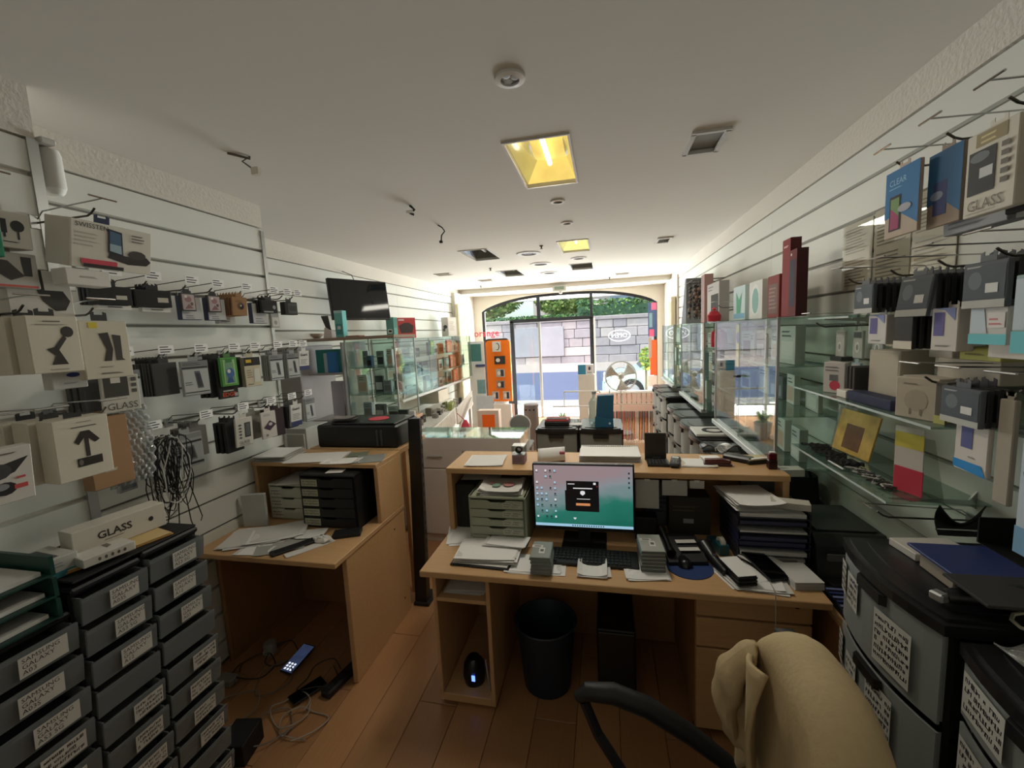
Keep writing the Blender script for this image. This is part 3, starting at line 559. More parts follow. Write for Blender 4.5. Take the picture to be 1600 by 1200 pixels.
t = pack('headset_pack', 'white pack with red lettering and a dark headset at the left border', (XG+.09, .745, 1.585), .15, .15, .03, (204, 198, 188), [('p', [(.35, .75), (.6, .72), (.95, .8), (.75, .55), (.6, .5), (.45, .55)], (50, 48, 48)), ('e', .55, .6, .16, .14, (70, 70, 72)), ('e', .6, .28, .16, .12, (44, 42, 44)), ('e', .56, .32, .1, .06, (140, 140, 140)), ('r', .76, .42, .88, .46, (190, 80, 76)), ('r', .72, .24, .9, .32, (190, 80, 76)), ('l', .2, .88, .85, .94, 1, (110, 90, 86))], tilt=.1)
# alarm sounder on the pier top
p = P(78, 235, x=-1.97); t = thing('alarm_sensor', 'white capsule shaped motion sensor under the ceiling at the left pier', 'sensor', (XP-.03, 1.2, 2.38))
MB().lathe([(.0, -.0), (.03, .004), (.036, .02), (.034, .13), (.03, .145), (0, .15)], (XP-.03, 1.2, 2.38), 18, m=0).build('shell', mat((206, 202, 194), .35), t, smooth=True)
MB().lathe([(0, -.012), (.022, -.008), (.031, .004), (.033, .012)], (XP-.03, 1.2, 2.38), 18).build('lens', mat((226, 224, 216), .2), t, smooth=True)
MB().cbox(XP-.07, XP+.02, 1.156, 1.2, 2.53, 2.55, .004).build('bracket', mat((190, 186, 178), .5), t)
# ------------------------------------------------------------------ left drawer towers
CLEARD = glassmat((196, 200, 200), 1.0, 'drawer_plastic', .2, .38, (150, 154, 154))
FRAMEB = mat((26, 26, 28), .45, name='tower_frame', noise=.06)
LABTX = ['SAMSUNG\nGALAXY\nA03S', 'SAMSUNG\nGALAXY\nA53 5G', 'SAMSUNG\nGALAXY\nA12', 'SAMSUNG\nGALAXY\nA03']
def small_tower(label, xf, y0, y1, ztop, n, dh, depth, seed):
    t = thing('drawer_tower', label, 'drawers', (xf-depth/2, (y0+y1)/2, 0), group='clear drawer towers left of the desk')
    mb = MB(); mb.box(xf-depth, xf-.03, y0, y0+.008, 0, ztop); mb.box(xf-depth, xf-.03, y1-.008, y1, 0, ztop); mb.box(xf-depth, xf-depth+.008, y0, y1, 0, ztop)
    mb.cbox(xf-depth, xf-.01, y0, y1, ztop-.004, ztop+.016, .006)
    for i in range(n+1): mb.box(xf-depth, xf-.028, y0, y1, ztop-i*dh-.012, ztop-i*dh-.006)
    mb.build('frame', FRAMEB, t); rg = random.Random(seed)
    for i in range(n):
        zt = ztop-i*dh-.014; zb = zt-dh+.02; o = rg.uniform(0, .006)
        if zb < 0: break
        mb = MB(); X = xf+o
        mb.prism([(X-.004, zb), (X+.006, zt), (X+.012, zt), (X+.012, zt-.012), (X+.002, zb)], y0+.004, y1-.004, 'y')
        mb.box(xf-depth+.02, X, y0+.01, y0+.014, zb, zt); mb.box(xf-depth+.02, X, y1-.014, y1-.01, zb, zt); mb.box(xf-depth+.02, X, y0+.01, y1-.01, zb, zb+.003)
        d = mb.build('drawer', CLEARD, t)
        for k in range(5):
            pass
        mb = MB(); mb.box(xf-depth+.05, X-.03, y0+.03, y1-.03, zb+.004, zb+(zt-zb)*rg.uniform(.45, .8)); mb.build('contents', mat([(60, 60, 62), (84, 82, 80), (46, 48, 56), (70, 66, 62)][i % 4], .7), d)
        if rg.random() < .93:
            lw = (y1-y0)*rg.uniform(.4, .5); ys = y0+(y1-y0)*rg.uniform(.3, .45); s = (X+.005-(X-.001))/(zt-zb)
            n_ = Vector((1, 0, -.1)).normalized(); uy = Vector((.1, 0, 1)).normalized()
            o_2 = Vector((X+.0105, ys, zb+.012)); H = zt-zb-.022
            sp = [('r', 0, 0, 1, 1, (196, 192, 182))]
            if i < 3: sp.append(('t', LABTX[(i+seed) % 4], .06, .5, H*.3, (40, 40, 44), 'LEFT'))
            else: sp.append(('s', .06, .1, .94, .92, 3, (48, 48, 52)))
            mb, ms = prints(sp, o_2, Vector((0, 1, 0)), uy, n_, lw, H); mb.build('label', ms, d, fix=False)
    return t
small_tower('clear drawer tower at the left border, nearest the camera', -1.5, .6, .823, 1.06, 10, .1, .37, 3)
small_tower('clear drawer tower second from the left desk', -1.5, .829, 1.018, 1.115, 11, .1, .37, 0)
small_tower('clear drawer tower closest to the left desk', -1.5, 1.022, 1.222, 1.125, 11, .1, .37, 1)
tag(MB().cbox(-1.86, -1.515, .84, 1.22, 1.142, 1.15, .003).build('black_mat', mat((20, 20, 21), .8, name='felt', noise=.2, bump=.3)), 'black mat lying on top of the left drawer towers', 'mat')
ZT = 1.15
p = P(175, 852, z=ZT); 
t = thing('envelope', 'orange brown padded envelope under the white boxes on the black mat', 'envelope', (-1.66, 1.03, ZT), rz=-.25)
MB().cbox(-.11, .11, -.14, .14, 0, .006, .002).build('sleeve', mat((190, 142, 76), .7), t, local=True); MB().cbox(-.11, .11, -.135, .135, .0062, .012, .002).build('inner_sheet', mat((204, 176, 120), .7), t, local=True)
boxthing('glass_box', 'long white carton lettered GLASS on the orange envelope', 'box', (-1.66, 1.06, ZT+.0125), (.075, .26, .085), (206, 200, 188), {'+x': [('t', 'GLASS', .42, .55, .034, (60, 56, 54), 'CENTER', .0008), ('l', .3, .3, .55, .36, 1, (120, 110, 100)), ('e', .82, .5, .03, .1, (50, 46, 44))]}, rz=-.15)
boxthing('slim_white_box', 'flat white carton with small icons in front of the GLASS carton', 'box', (-1.565, .955, ZT+.013), (.08, .13, .028), (208, 204, 194), {'+x': [('e', .3+.12*i, .5, .03, .2, (90, 84, 80)) for i in range(5)], '+z': [('l', .1, .5, .6, .8, 1, (120, 110, 100))]}, rz=-.2)
boxthing('phone_box', 'white carton with a teal base at the edge of the black mat', 'box', (-1.66, .865, ZT), (.14, .09, .06), (196, 194, 186), {'+x': [('r', 0, 0, 1, .3, (60, 130, 140)), ('l', .2, .5, .8, .8, 2, (150, 150, 150))], '+z': [('r', .1, .1, .9, .6, (90, 90, 90))]}, rz=-.1)
for i in range(3): 
    t = thing('letter_tray', 'dark green letter tray at the left border, %s of three' % ['bottom', 'middle', 'top'][i], 'tray', (-1.66, .70, 1.077+i*.062), group='green letter trays')
    mb = MB().box(-1.84, -1.5, .6, .8, 1.077+i*.062, 1.082+i*.062); mb.box(-1.84, -1.5, .79, .8, 1.082+i*.062, 1.132+i*.062); mb.box(-1.84, -1.83, .6, .79, 1.082+i*.062, 1.132+i*.062); mb.box(-1.84, -1.5, .6, .606, 1.082+i*.062, 1.132+i*.062)
    mb.build('tray', mat((26, 62, 54), .4), t); MB().box(-1.82, -1.52, .62, .78, 1.083+i*.062, 1.094+i*.062).build('sheets', PAPER[1], t)
# ------------------------------------------------------------------ desks
ZD, YD, YBK = .73, 1.70, 2.44
def papers(label, cat, loc, w, d, n, rz=0, name='paper_stack', sp=0.03, ms=None, group=None, th=.0012, z=None, curl=.006, seed=0):
    "loose stack of sheets, each a part"
    t = thing(name, label, cat, loc, rz, group); rg = random.Random(seed+int(abs(loc[0])*1000))
    for i in range(n):
        a = rg.uniform(-sp*6, sp*6); ox, oy = rg.uniform(-sp, sp), rg.uniform(-sp, sp); R = Matrix.Rotation(a, 3, 'Z'); cu = curl*rg.uniform(.2, 1)*(1 if i else .2); ph = rg.uniform(0, 6)
        zb = i*th
        mb = MB().grid(lambda u, v: R @ Vector(((u-.5)*w+ox, (v-.5)*d+oy, 0))+Vector((0, 0, zb+.0006+cu*(abs(u-.5)*2)**3*(.5+.5*math.sin(ph+v*3)))), 6, 4)
        solid(mb.build('sheet', (ms or PAPER)[i % len(ms or PAPER)], t, local=True), .0006, 1)
    return t
def pallet(t, name, *b, m=None, c=.003): return MB().cbox(*b, c).build(name, m or BEECH, t)
# left desk
d = thing('desk', 'small beech desk with a raised shelf against the left wall', 'desk', (-1.74, 2.07, 0))
pallet(d, 'desk_top', XL+.002, -1.31, YD, YBK, ZD-.028, ZD); pallet(d, 'side_panel', -1.345, -1.317, YD+.1, YBK, 0, ZD-.028); pallet(d, 'side_panel', XL+.01, XL+.036, YD+.12, YBK, 0, ZD-.028, m=BEECH_EDGE)
pallet(d, 'back_panel', XL+.036, -1.345, YBK-.03, YBK-.01, .0004, ZD-.028, m=BEECH_EDGE)
pallet(d, 'shelf_top', XL+.002, -1.31, 2.14, YBK, 1.065, 1.09); pallet(d, 'shelf_side', -1.335, -1.31, 2.15, YBK, ZD, 1.065); pallet(d, 'shelf_side', XL+.004, XL+.03, 2.15, YBK, ZD, 1.065); pallet(d, 'shelf_back', XL+.03, -1.335, YBK-.018, YBK-.002, ZD, 1.065, m=BEECH_EDGE)
for (y, z) in ((2.3, .62), (2.36, .12)): MB().lathe([(0, 0), (.006, 0), (.006, .002), (0, .002)], (-1.317, y, z), 10, 'x').build('screw_cap', mat((70, 46, 30), .6), d)
TRAYC = (182, 184, 166)
def tray_unit(label, x0, x1, y0, y1, z0, z1, n, c, lab='left', labc=(206, 202, 190), depthy=True):
    t = thing('drawer_cabinet', label, 'drawers', ((x0+x1)/2, (y0+y1)/2, z0)); m = mat(c, .5, noise=.04)
    mb = MB(); mb.box(x0, x0+.012, y0+.012, y1, z0, z1); mb.box(x1-.012, x1, y0+.012, y1, z0, z1); mb.cbox(x0, x1, y0+.006, y1, z1-.014, z1, .004); mb.box(x0, x1, y0+.012, y1, z0, z0+.008); mb.box(x0, x1, y1-.008, y1, z0, z1)
    mb.build('case', m, t); dh = (z1-z0-.024)/n
    for i in range(n):
        zb = z0+.009+i*dh; zt = zb+dh-.004; xm = (x0+x1)/2
        poly = [(x0+.014, zb), (x1-.014, zb), (x1-.014, zt), (xm+.05, zt), (xm+.035, zt-.01), (xm-.035, zt-.01), (xm-.05, zt), (x0+.014, zt)]
        dr = MB().prism(poly, y0, y0+.012, 'y').build('drawer', m, t)
        MB().box(x0+.016, x1-.016, y0+.012, y1-.02, zb+.002, zb+.008).build('drawer_floor', m, dr)
        w = x1-x0; a = (x0+.02, x0+w*.34) if lab == 'left' else (x1-w*.4, x1-.02)
        mb, ms = prints([('r', 0, 0, 1, 1, labc), ('s', .06, .12, .94, .9, 2, (100, 98, 92))], Vector((a[0], y0, zb+.006)), Vector((1, 0, 0)), Vector((0, 0, 1)), Vector((0, -1, 0)), a[1]-a[0], dh-.018); mb.build('label', ms, dr, fix=False)
    return t
tray_unit('cream drawer box with three drawers on the left desk', -2.06, -1.78, 2.13, YBK-.03, ZD+.001, .955, 3, TRAYC)
tray_unit('black drawer box with five labelled drawers on the left desk', -1.765, -1.40, 2.05, YBK-.03, ZD+.001, 1.05, 5, (22, 22, 24), labc=(178, 178, 150))
papers('loose white papers on top of the cream drawer box', 'papers', (-1.9, 2.26, .957), .21, .25, 3, .3, sp=.012)
papers('white sheet lying on top of the black drawer box', 'paper', (-1.56, 2.12, 1.052), .1, .07, 1, .2, sp=.0, name='paper_sheet')
t = thing('white_binder', 'white folder standing against the left wall on the desk', 'folder', (XL+.05, 2.02, ZD), rz=.25)
MB().cbox(-.02, .12, -.012, .012, 0, .2, .003).build('cover', mat((186, 186, 182), .4), t, local=True)
papers('large fan of white papers on the left desk', 'papers', (-1.94, 1.9, ZD+.001), .3, .22, 8, .35, sp=.022, seed=2)
papers('clear plastic sleeves with barcode stickers on the left desk', 'papers', (-1.74, 1.86, ZD+.001), .22, .2, 4, .5, name='plastic_sleeves', sp=.02, ms=[mat((172, 172, 166), .3, noise=.05)], seed=4)
mb, ms = prints([('r', 0, 0, 1, 1, (196, 180, 170)), ('r', .15, .25, .85, .75, (80, 76, 76))], Vector((-1.79, 1.84, .7375)), Vector((.87, .5, 0)), Vector((-.5, .87, 0)), Vector((0, 0, 1)), .09, .045, start=.001)
tag(mb.build('barcode_sticker', ms, None, fix=False), 'pink and black barcode sticker on the plastic sleeves', 'sticker')
papers('second fan of white papers overlapping the plastic sleeves on the left desk', 'papers', (-1.85, 1.95, ZD+.013), .27, .19, 5, .55, sp=.02, seed=31)
papers('grey white printed slips beside the drawer boxes on the left desk', 'papers', (-1.64, 1.96, ZD+.008), .14, .1, 4, .3, sp=.014, seed=33)
papers('small white papers at the front edge of the left desk', 'papers', (-1.83, 1.76, ZD+.001), .16, .09, 3, .1, sp=.015, seed=5)
t = thing('black_pouch', 'long black pouch lying on the left desk', 'pouch', (-1.62, 1.84, ZD+.001), rz=.95); MB().cbox(-.14, .14, -.03, .03, 0, .012, .006).build('cloth', mat((18, 18, 19), .7), t, local=True); MB().cbox(-.135, -.12, -.025, .025, .0121, .0135, .001).build('zip', mat((60, 60, 60), .4, .6), t, local=True)
papers('narrow white receipt and tissue beside the black pouch', 'paper', (-1.545, 1.83, ZD+.001), .24, .05, 2, .95, sp=.004, seed=8, name='receipt')
t = thing('tissue', 'crumpled white tissue on the receipt', 'tissue', (-1.52, 1.9, ZD+.005)); rg = random.Random(2)
mb = MB(); mb.lathe([(0, 0), (.03, .004), (.034, .016), (.02, .028), (0, .03)], (0, 0, 0), 14); mb.v = [Vector((v.x*1.5*(1+rg.uniform(-.25, .25)), v.y*(1+rg.uniform(-.3, .3)), v.z*(1+rg.uniform(-.3, .2)))) for v in mb.v]; mb.build('folds', PAPER[0], t, local=True)
boxthing('black_box', 'flat black box under the shelf at the right end of the left desk', 'box', (-1.43, 1.99, ZD+.001), (.15, .08, .02), (16, 16, 17), rz=.4)
# on the left desk shelf
ZS = 1.091
papers('stack of white envelopes at the wall end of the left desk shelf', 'papers', (-2.05, 2.25, ZS), .2, .22, 9, .1, sp=.012, th=.004, seed=1)
papers('wide white sheets across the middle of the left desk shelf', 'papers', (-1.78, 2.25, ZS), .34, .2, 4, .15, sp=.014, seed=3)
papers('printed leaflets near the right end of the left desk shelf', 'papers', (-1.56, 2.19, ZS), .2, .11, 3, .2, sp=.012, seed=6)
papers('grey green brochure between the sheets on the left desk shelf', 'paper', (-1.54, 2.33, ZS+.001), .12, .1, 2, .3, sp=.006, ms=[mat((120, 128, 108), .5, noise=.3, scale=30)], seed=7, name='brochure')
papers('clear plastic sleeve at the right end of the left desk shelf', 'plastic sleeve', (-1.41, 2.25, ZS), .16, .16, 2, .3, sp=.008, ms=[mat((160, 164, 160), .15, noise=.05)], name='plastic_sleeves', seed=9)
t = thing('printer', 'low black printer with a red leaflet on top, on the left desk shelf', 'printer', (-1.65, 2.62, 1.02))
y0, y1 = 2.47, 2.8
a = P(497, 700, y=y0); b = P(622, 700, y=y0); zt = P(560, 665, y=y0).z
MB().cbox(a.x, b.x, y0, y1, a.z+.005, zt, .012).build('body', mat((16, 16, 17), .35), t)
MB().cbox(a.x+.1, b.x-.02, y0+.02, y1-.01, zt, zt+.012, .004).build('lid', mat((26, 26, 28), .25), t)
MB().lathe([(0, 0), (.07, 0), (.07, .002), (0, .002)], ((a.x+b.x)/2+.08, y0+.17, zt+.013), 24).build('red_leaflet', mat((206, 70, 84), .5), t)
MB().cbox(b.x-.15, b.x-.135, y0-.006, y0, a.z+.02, zt-.03, .002).build('catch', mat((60, 60, 62), .3), t); MB().cbox(b.x-.12, b.x-.105, y0-.006, y0, a.z+.02, zt-.03, .002).build('catch', mat((60, 60, 62), .3), t)
PRB = (a, b, zt)
tag(MB().cbox(a.x-.05, b.x+.02, 2.45, 2.85, a.z-.03, a.z+.004, .003).build('rear_shelf', BEECH), 'narrow beech shelf board carrying the black printer', 'shelf')
MB().cbox(a.x+.02, a.x+.05, 2.6, 2.65, 0, a.z-.03, .002).build('post', BEECH, bpy.data.objects['rear_shelf']); MB().cbox(b.x-.05, b.x-.02, 2.6, 2.65, 0, a.z-.03, .002).build('post', BEECH, bpy.data.objects['rear_shelf'])
papers('crumpled newspaper on the left end of the black printer', 'newspaper', (a.x+.15, 2.6, zt+.014), .16, .12, 4, .3, ms=[mat((120, 114, 108), .8, noise=.3, scale=50)], sp=.02, th=.006, name='newspaper', curl=.02)
# tall dark panel leaning beside the desk
t = thing('standing_board', 'tall thin black display panel standing at the end of the left desk', 'panel', (-1.26, 2.5, 0))
MB().prism([(2.47, 0), (2.53, 0), (2.60, 1.27), (2.57, 1.27)], -1.305, -1.22, 'x').build('board', mat((22, 21, 22), .35), t)
for i in range(14): MB().box(-1.2195, -1.2185, 2.52+i*.004, 2.528+i*.004, .25+i*.065, .285+i*.065).build('lettering', mat((120, 112, 104), .6, noise=0), t)
MB().cbox(-1.31, -1.2, 2.455, 2.62, 0, .025, .004).build('foot', BLACK, t)
# floor clutter below the left desk
def cable(label, pts, r, c, name='floor_cable', group=None, z=None):
    t = MB(); P3 = [Vector(p) for p in pts]; sm = []
    for i in range(len(P3)-1):
        p0 = P3[max(i-1, 0)]; p1 = P3[i]; p2 = P3[i+1]; p3 = P3[min(i+2, len(P3)-1)]
        for k in range(6):
            u = k/6; sm.append(.5*((2*p1)+(-p0+p2)*u+(2*p0-5*p1+4*p2-p3)*u*u+(-p0+3*p1-3*p2+p3)*u**3))
    sm.append(P3[-1])
    return tag(t.tube(sm, r, 6).build(name, mat(c, .5, noise=0), smooth=True), label, 'cable', group)
def phone(label, p, rz, lit=False, s=1., rot=None):
    t = thing('mobile_phone', label, 'phone', p, rz, rot=rot)
    MB().cbox(-.037*s, .037*s, -.078*s, .078*s, 0, .009, .003).build('body', mat((14, 14, 16), .25, noise=0), t, local=True)
    MB().box(-.034*s, .034*s, -.072*s, .072*s, .0091, .0096).build('screen', mat((70, 84, 120), .2, noise=.5, scale=30, emit=.25, name='lit_screen') if lit else mat((8, 8, 10), .08, noise=0, name='dark_screen'), t, local=True)
    if lit:
        mb = MB()
        for i in range(3):
            for j in range(3): mb.box(-.025*s+j*.018*s, -.014*s+j*.018*s, -.064*s+i*.014*s, -.055*s+i*.014*s, .0097, .0099)
        mb.build('icons', mat((220, 226, 240), .4, noise=0, emit=.9, name='lit_icon'), t, local=True)
    return t
phone('lit phone with glowing blue screen on the floor under the left desk', P(466, 1030, z=.03), -.15, True, 1.15, rot=(.2, 0, -.15))
phone('dark phone with a white plug lying on the floor below the lit one', P(481, 1080, z=.012), -.5, s=1.1)
t = thing('power_strip', 'black power strip on the floor against the desk side panel', 'power strip', P(540, 1060, z=0), rz=-.2)
MB().cbox(-.03, .03, -.14, .14, 0, .04, .008).build('body', BLACK, t, local=True)
for i in range(4): MB().lathe([(0, .0401), (.019, .0401), (.019, .042), (0, .042)], (0, -.1+i*.065, 0), 14).build('socket', mat((40, 40, 42), .4), t, local=True)
t = thing('plug_adapter', 'round white plug adapter on the floor behind the cables', 'plug', P(422, 1012, z=.03)); MB().lathe([(0, -.03), (.035, -.03), (.035, .03), (.03, .036), (0, .036)], n=16).build('shell', mat((150, 146, 138), .5), t, local=True, smooth=True); MB().cbox(-.006, .006, -.05, -.034, -.01, .01, .002).build('pin', ALU, t, local=True)
t = thing('plug_adapter', 'flat white charger on the floor near the drawer tower', 'plug', P(355, 1062, z=.02)); MB().cbox(-.05, .05, -.03, .03, -.02, .02, .006).build('shell', mat((140, 136, 128), .5), t, local=True); MB().cbox(.05, .062, -.008, .008, -.005, .005, .001).build('port', ALU, t, local=True)
boxthing('black_box', 'black box on the floor beside the drawer tower', 'box', P(378, 1175, z=0), (.12, .14, .1), (14, 14, 15), {'+z': [('r', .1, .1, .9, .9, (20, 20, 22))]}, rz=.2)
rg = random.Random(21); CW = [(150, 142, 130), (120, 112, 104), (60, 56, 54), (30, 30, 32), (150, 142, 130)]
loops = ['curled white cable around the phone', 'grey cable looping under the left desk', 'thin dark cable under the left desk', 'black cable under the left desk', 'pale cable coiled by the drawer tower', 'white cable arching towards the dark phone', 'grey cable curling beside the black box', 'dark cable crossing to the power strip']
for i in range(8):
    c = P([455, 430, 440, 400, 365, 470, 420, 500][i], [1110, 1060, 1020, 1045, 1110, 1130, 1140, 1060][i], z=.01); n = 9
    pts = [(c.x+rg.uniform(.5, 1)*.13*math.cos(k*.85+i), c.y+rg.uniform(.5, 1)*.13*math.sin(k*.85+i), .006+rg.uniform(0, .025)) for k in range(n)]
    cable(loops[i], pts, .0032, CW[i % 5], group='cables under the left desk')
# ------------------------------------------------------------------ main desk
X0, X1 = -.866, .82
d = thing('desk', 'wide beech desk with a raised counter shelf in the middle of the shop', 'desk', (-.02, 2.07, 0))
pallet(d, 'desk_top', X0, X1, YD, YBK, ZD-.03, ZD)
pallet(d, 'counter_top', X0, X1, 2.1, YBK, 1.062, 1.092); pallet(d, 'counter_side', X0, X0+.028, 2.11, YBK, ZD, 1.062); pallet(d, 'counter_side', X1-.028, X1, 2.11, YBK, ZD, 1.062); pallet(d, 'counter_back', X0+.028, X1-.028, YBK-.02, YBK-.002, ZD, 1.062, m=BEECH_EDGE)
pallet(d, 'modesty_panel', X0+.3, X1-.45, YBK-.08, YBK-.06, .0004, ZD-.03, m=BEECH_EDGE)
# open pedestal left
q = pallet(d, 'open_pedestal', X0+.03, X0+.05, YD+.06, YBK-.05, .02, ZD-.03)
for b in [(X0+.295, X0+.315, YD+.06, YBK-.05, .02, ZD-.03), (X0+.05, X0+.295, YD+.06, YBK-.05, .02, .06), (X0+.05, X0+.295, YD+.06, YBK-.05, .545, .565), (X0+.05, X0+.295, YD+.06, YBK-.05, .68, .7)]: MB().cbox(*b, .003).build('pedestal_board', BEECH, q)
MB().box(X0+.05, X0+.295, YBK-.08, YBK-.06, .06, .68).build('pedestal_back', BEECH_EDGE, q)
# drawer pedestal right
q = pallet(d, 'drawer_pedestal', X1-.47, X1-.03, YD+.1, YBK-.05, .03, ZD-.03, m=BEECH_EDGE)
for i, (a, b) in enumerate([(.58, .69), (.44, .57), (.05, .43)]):
    f = MB().cbox(X1-.468, X1-.032, YD+.08, YD+.1, a, b, .003).build('drawer_front', BEECH, q)
MB().lathe([(0, 0), (.011, 0), (.011, -.006), (0, -.006)], (X1-.09, YD+.08, .66), 12, 'y').build('lock', CHROME, q)
for x in (X1-.45, X1-.05): MB().lathe([(0, 0), (.018, 0), (.018, .03), (0, .03)], (x, YD+.15, 0), 10).build('castor', BLACK, q)
papers('papers lying in the upper slot of the open desk pedestal', 'papers', (X0+.17, 1.95, .566), .19, .3, 8, .05, sp=.012, th=.003)
t = thing('desk_speaker', 'round black gadget with a small blue light in the open pedestal', 'speaker', (X0+.18, 1.86, .0605)); MB().lathe([(0, 0), (.05, .0), (.058, .04), (.05, .1), (.03, .13), (0, .135)], n=20).build('body', mat((14, 14, 15), .3), t, local=True, smooth=True)
MB().box(.005, .022, -.0605, -.058, .045, .075).build('light', mat((90, 120, 255), .3, noise=0, emit=2.5, name='blue_led'), t, local=True)
cable('white cable beside the round black gadget', [(X0+.25, 1.84, .2), (X0+.26, 1.83, .12), (X0+.27, 1.82, .075), (X0+.28, 1.8, .068)], .004, (150, 146, 138))
# computer tower and bin under the desk
t = thing('waste_bin', 'dark blue plastic waste bin under the main desk', 'bin', (-.33, 1.98, 0)); MB().lathe([(0, .003), (.12, .003), (.15, .34), (.158, .345), (.15, .35), (.145, .34), (.117, .01), (0, .01)], n=24).build('bucket', mat((24, 34, 48), .5), t, local=True, smooth=True); MB().tube([(.157*math.cos(a*.2618), .157*math.sin(a*.2618), .35) for a in range(25)], .005, 6).build('rim', mat((30, 44, 56), .4), t, local=True)
t = thing('computer_tower', 'black computer case under the main desk beside the bin', 'computer', (.02, 2.1, 0)); MB().cbox(-.09, .09, -.2, .2, 0, .38, .006).build('case', mat((14, 14, 15), .4), t, local=True); MB().cbox(-.085, .085, -.208, -.2, .01, .37, .004).build('front', mat((20, 20, 22), .3), t, local=True)
cable('black cable hanging behind the computer case', [(.15, 2.25, .7), (.2, 2.2, .5), (.12, 2.18, .42), (.1, 2.28, .3)], .004, (20, 20, 20))
# monitor
YM = 2.02
a = P(831, 724, y=YM); b = P(991, 727, y=YM); c = P(833, 823, y=YM)
mx0, mx1, mz1, mz0 = a.x, b.x, (a.z+b.z)/2, c.z+.004
t = thing('monitor', 'black computer monitor showing a green sea wallpaper on the main desk', 'monitor', ((mx0+mx1)/2, YM+.03, ZD))
MB().cbox(mx0, mx1, YM, YM+.035, mz0-.012, mz1, .005).build('housing', mat((16, 16, 18), .35), t)
scm = bpy.data.materials.new('screen_wallpaper'); scm.use_nodes = True
n = scm.node_tree.nodes; l = scm.node_tree.links; pb = n['Principled BSDF']; tc = n.new('ShaderNodeTexCoord'); mp = n.new('ShaderNodeMapping'); sp_ = n.new('ShaderNodeSeparateXYZ'); no = n.new('ShaderNodeTexNoise'); no.inputs['Scale'].default_value = 3.2; no.inputs['Detail'].default_value = 5
l.new(tc.outputs['Generated'], mp.inputs[0]); l.new(mp.outputs[0], no.inputs['Vector']); l.new(mp.outputs[0], sp_.inputs[0])
ad = n.new('ShaderNodeMath'); ad.operation = 'MULTIPLY_ADD'; ad.inputs[1].default_value = .5; l.new(no.outputs[0], ad.inputs[0]); l.new(sp_.outputs['Z'], ad.inputs[2])
sx_ = n.new('ShaderNodeMath'); sx_.operation = 'MULTIPLY_ADD'; sx_.inputs[1].default_value = -.3; l.new(sp_.outputs['X'], sx_.inputs[0]); l.new(ad.outputs[0], sx_.inputs[2])
cr = n.new('ShaderNodeValToRGB'); e_ = cr.color_ramp.elements
for i, (p_, c_) in enumerate([(.1, (20, 110, 92)), (.38, (44, 128, 112)), (.55, (120, 150, 150)), (.72, (150, 158, 164)), (.95, (166, 146, 150))]):
    el = e_[i] if i < 2 else e_.new(p_); el.position = p_; el.color = (lin(c_[0]), lin(c_[1]), lin(c_[2]), 1)
l.new(sx_.outputs[0], cr.inputs[0]); pb.inputs['Base Color'].default_value = (.01, .01, .01, 1); pb.inputs['Roughness'].default_value = .25; l.new(cr.outputs[0], pb.inputs['Emission Color']); pb.inputs['Emission Strength'].default_value = .55
scr = MB().box(mx0+.008, mx1-.008, YM-.0012, YM-.0004, mz0+.008, mz1-.008).build('screen', scm, t)
W, Hh = mx1-mx0-.016, mz1-mz0-.016; o = Vector((mx0+.008, YM-.0014, mz0+.008))
def emi(c, e=.7):
    m = mat(c, .4, noise=0, emit=e, name='screen_%d_%d_%d' % c); return m
mb = MB(); ms = [emi((12, 10, 14), .5), emi((196, 130, 84)), emi((214, 214, 218)), emi((150, 190, 214)), emi((40, 60, 66), .5), emi((90, 30, 34))]
def sq(u0, v0, u1, v1, m, e=.0003): mb.quad(o+Vector((u0*W, -e, v0*Hh)), o+Vector((u1*W, -e, v0*Hh)), o+Vector((u1*W, -e, v1*Hh)), o+Vector((u0*W, -e, v1*Hh)), m)
sq(0, 0, 1, .045, 3); sq(.335, .26, .665, .755, 0, .0005); sq(.32, .27, .335, .6, 0); sq(.43, .355, .575, .395, 1, .0007); sq(.405, .63, .6, .645, 2, .0007); sq(.44, .46, .575, .468, 2, .0007)
sq(.61, .7, .635, .735, 2, .0007); sq(.35, .70, .42, .712, 2, .0007); sq(.64, .66, .655, .69, 5, .0007)
mb.add([o+Vector((u*W, -.0007, v*Hh)) for u, v in [(.5, .52), (.525, .55), (.522, .59), (.5, .6), (.478, .59), (.475, .55)]], [tuple(range(6))], 2)
mb.add([o+Vector((u*W, -.0007, v*Hh)) for u, v in [(.415, .12), (.43, .145), (.425, .16), (.415, .15), (.405, .16), (.4, .145)]], [tuple(range(6))], 2)
rg = random.Random(4)
for i in range(9):
    for j in range(5):
        if rg.random() < .62: u, v = .02+j*.047, .9-i*.095; sq(u, v, u+.018, v+.03, rg.choice((2, 4, 3, 4))); sq(u-.004, v-.018, u+.026, v-.01, 4)
for i in range(4): sq(.955, .88-i*.075, .972, .91-i*.075, 4)
for i in range(14): sq(.385+i*.024, .012, .397+i*.024, .032, 4, .0005)
tag(mb.build('desktop_icons', ms, scr, fix=False), kind='stuff')
MB().prism([(-.03, ZD+.006), (.03, ZD+.006), (.025, mz0+.08), (-.025, mz0+.08)], YM+.036, YM+.06, 'y').xf(Matrix.Translation(((mx0+mx1)/2, 0, 0))).build('neck', BLACK, t)
MB().cbox((mx0+mx1)/2-.11, (mx0+mx1)/2+.11, YM-.03, YM+.15, ZD+.0005, ZD+.008, .003).build('base', BLACK, t)
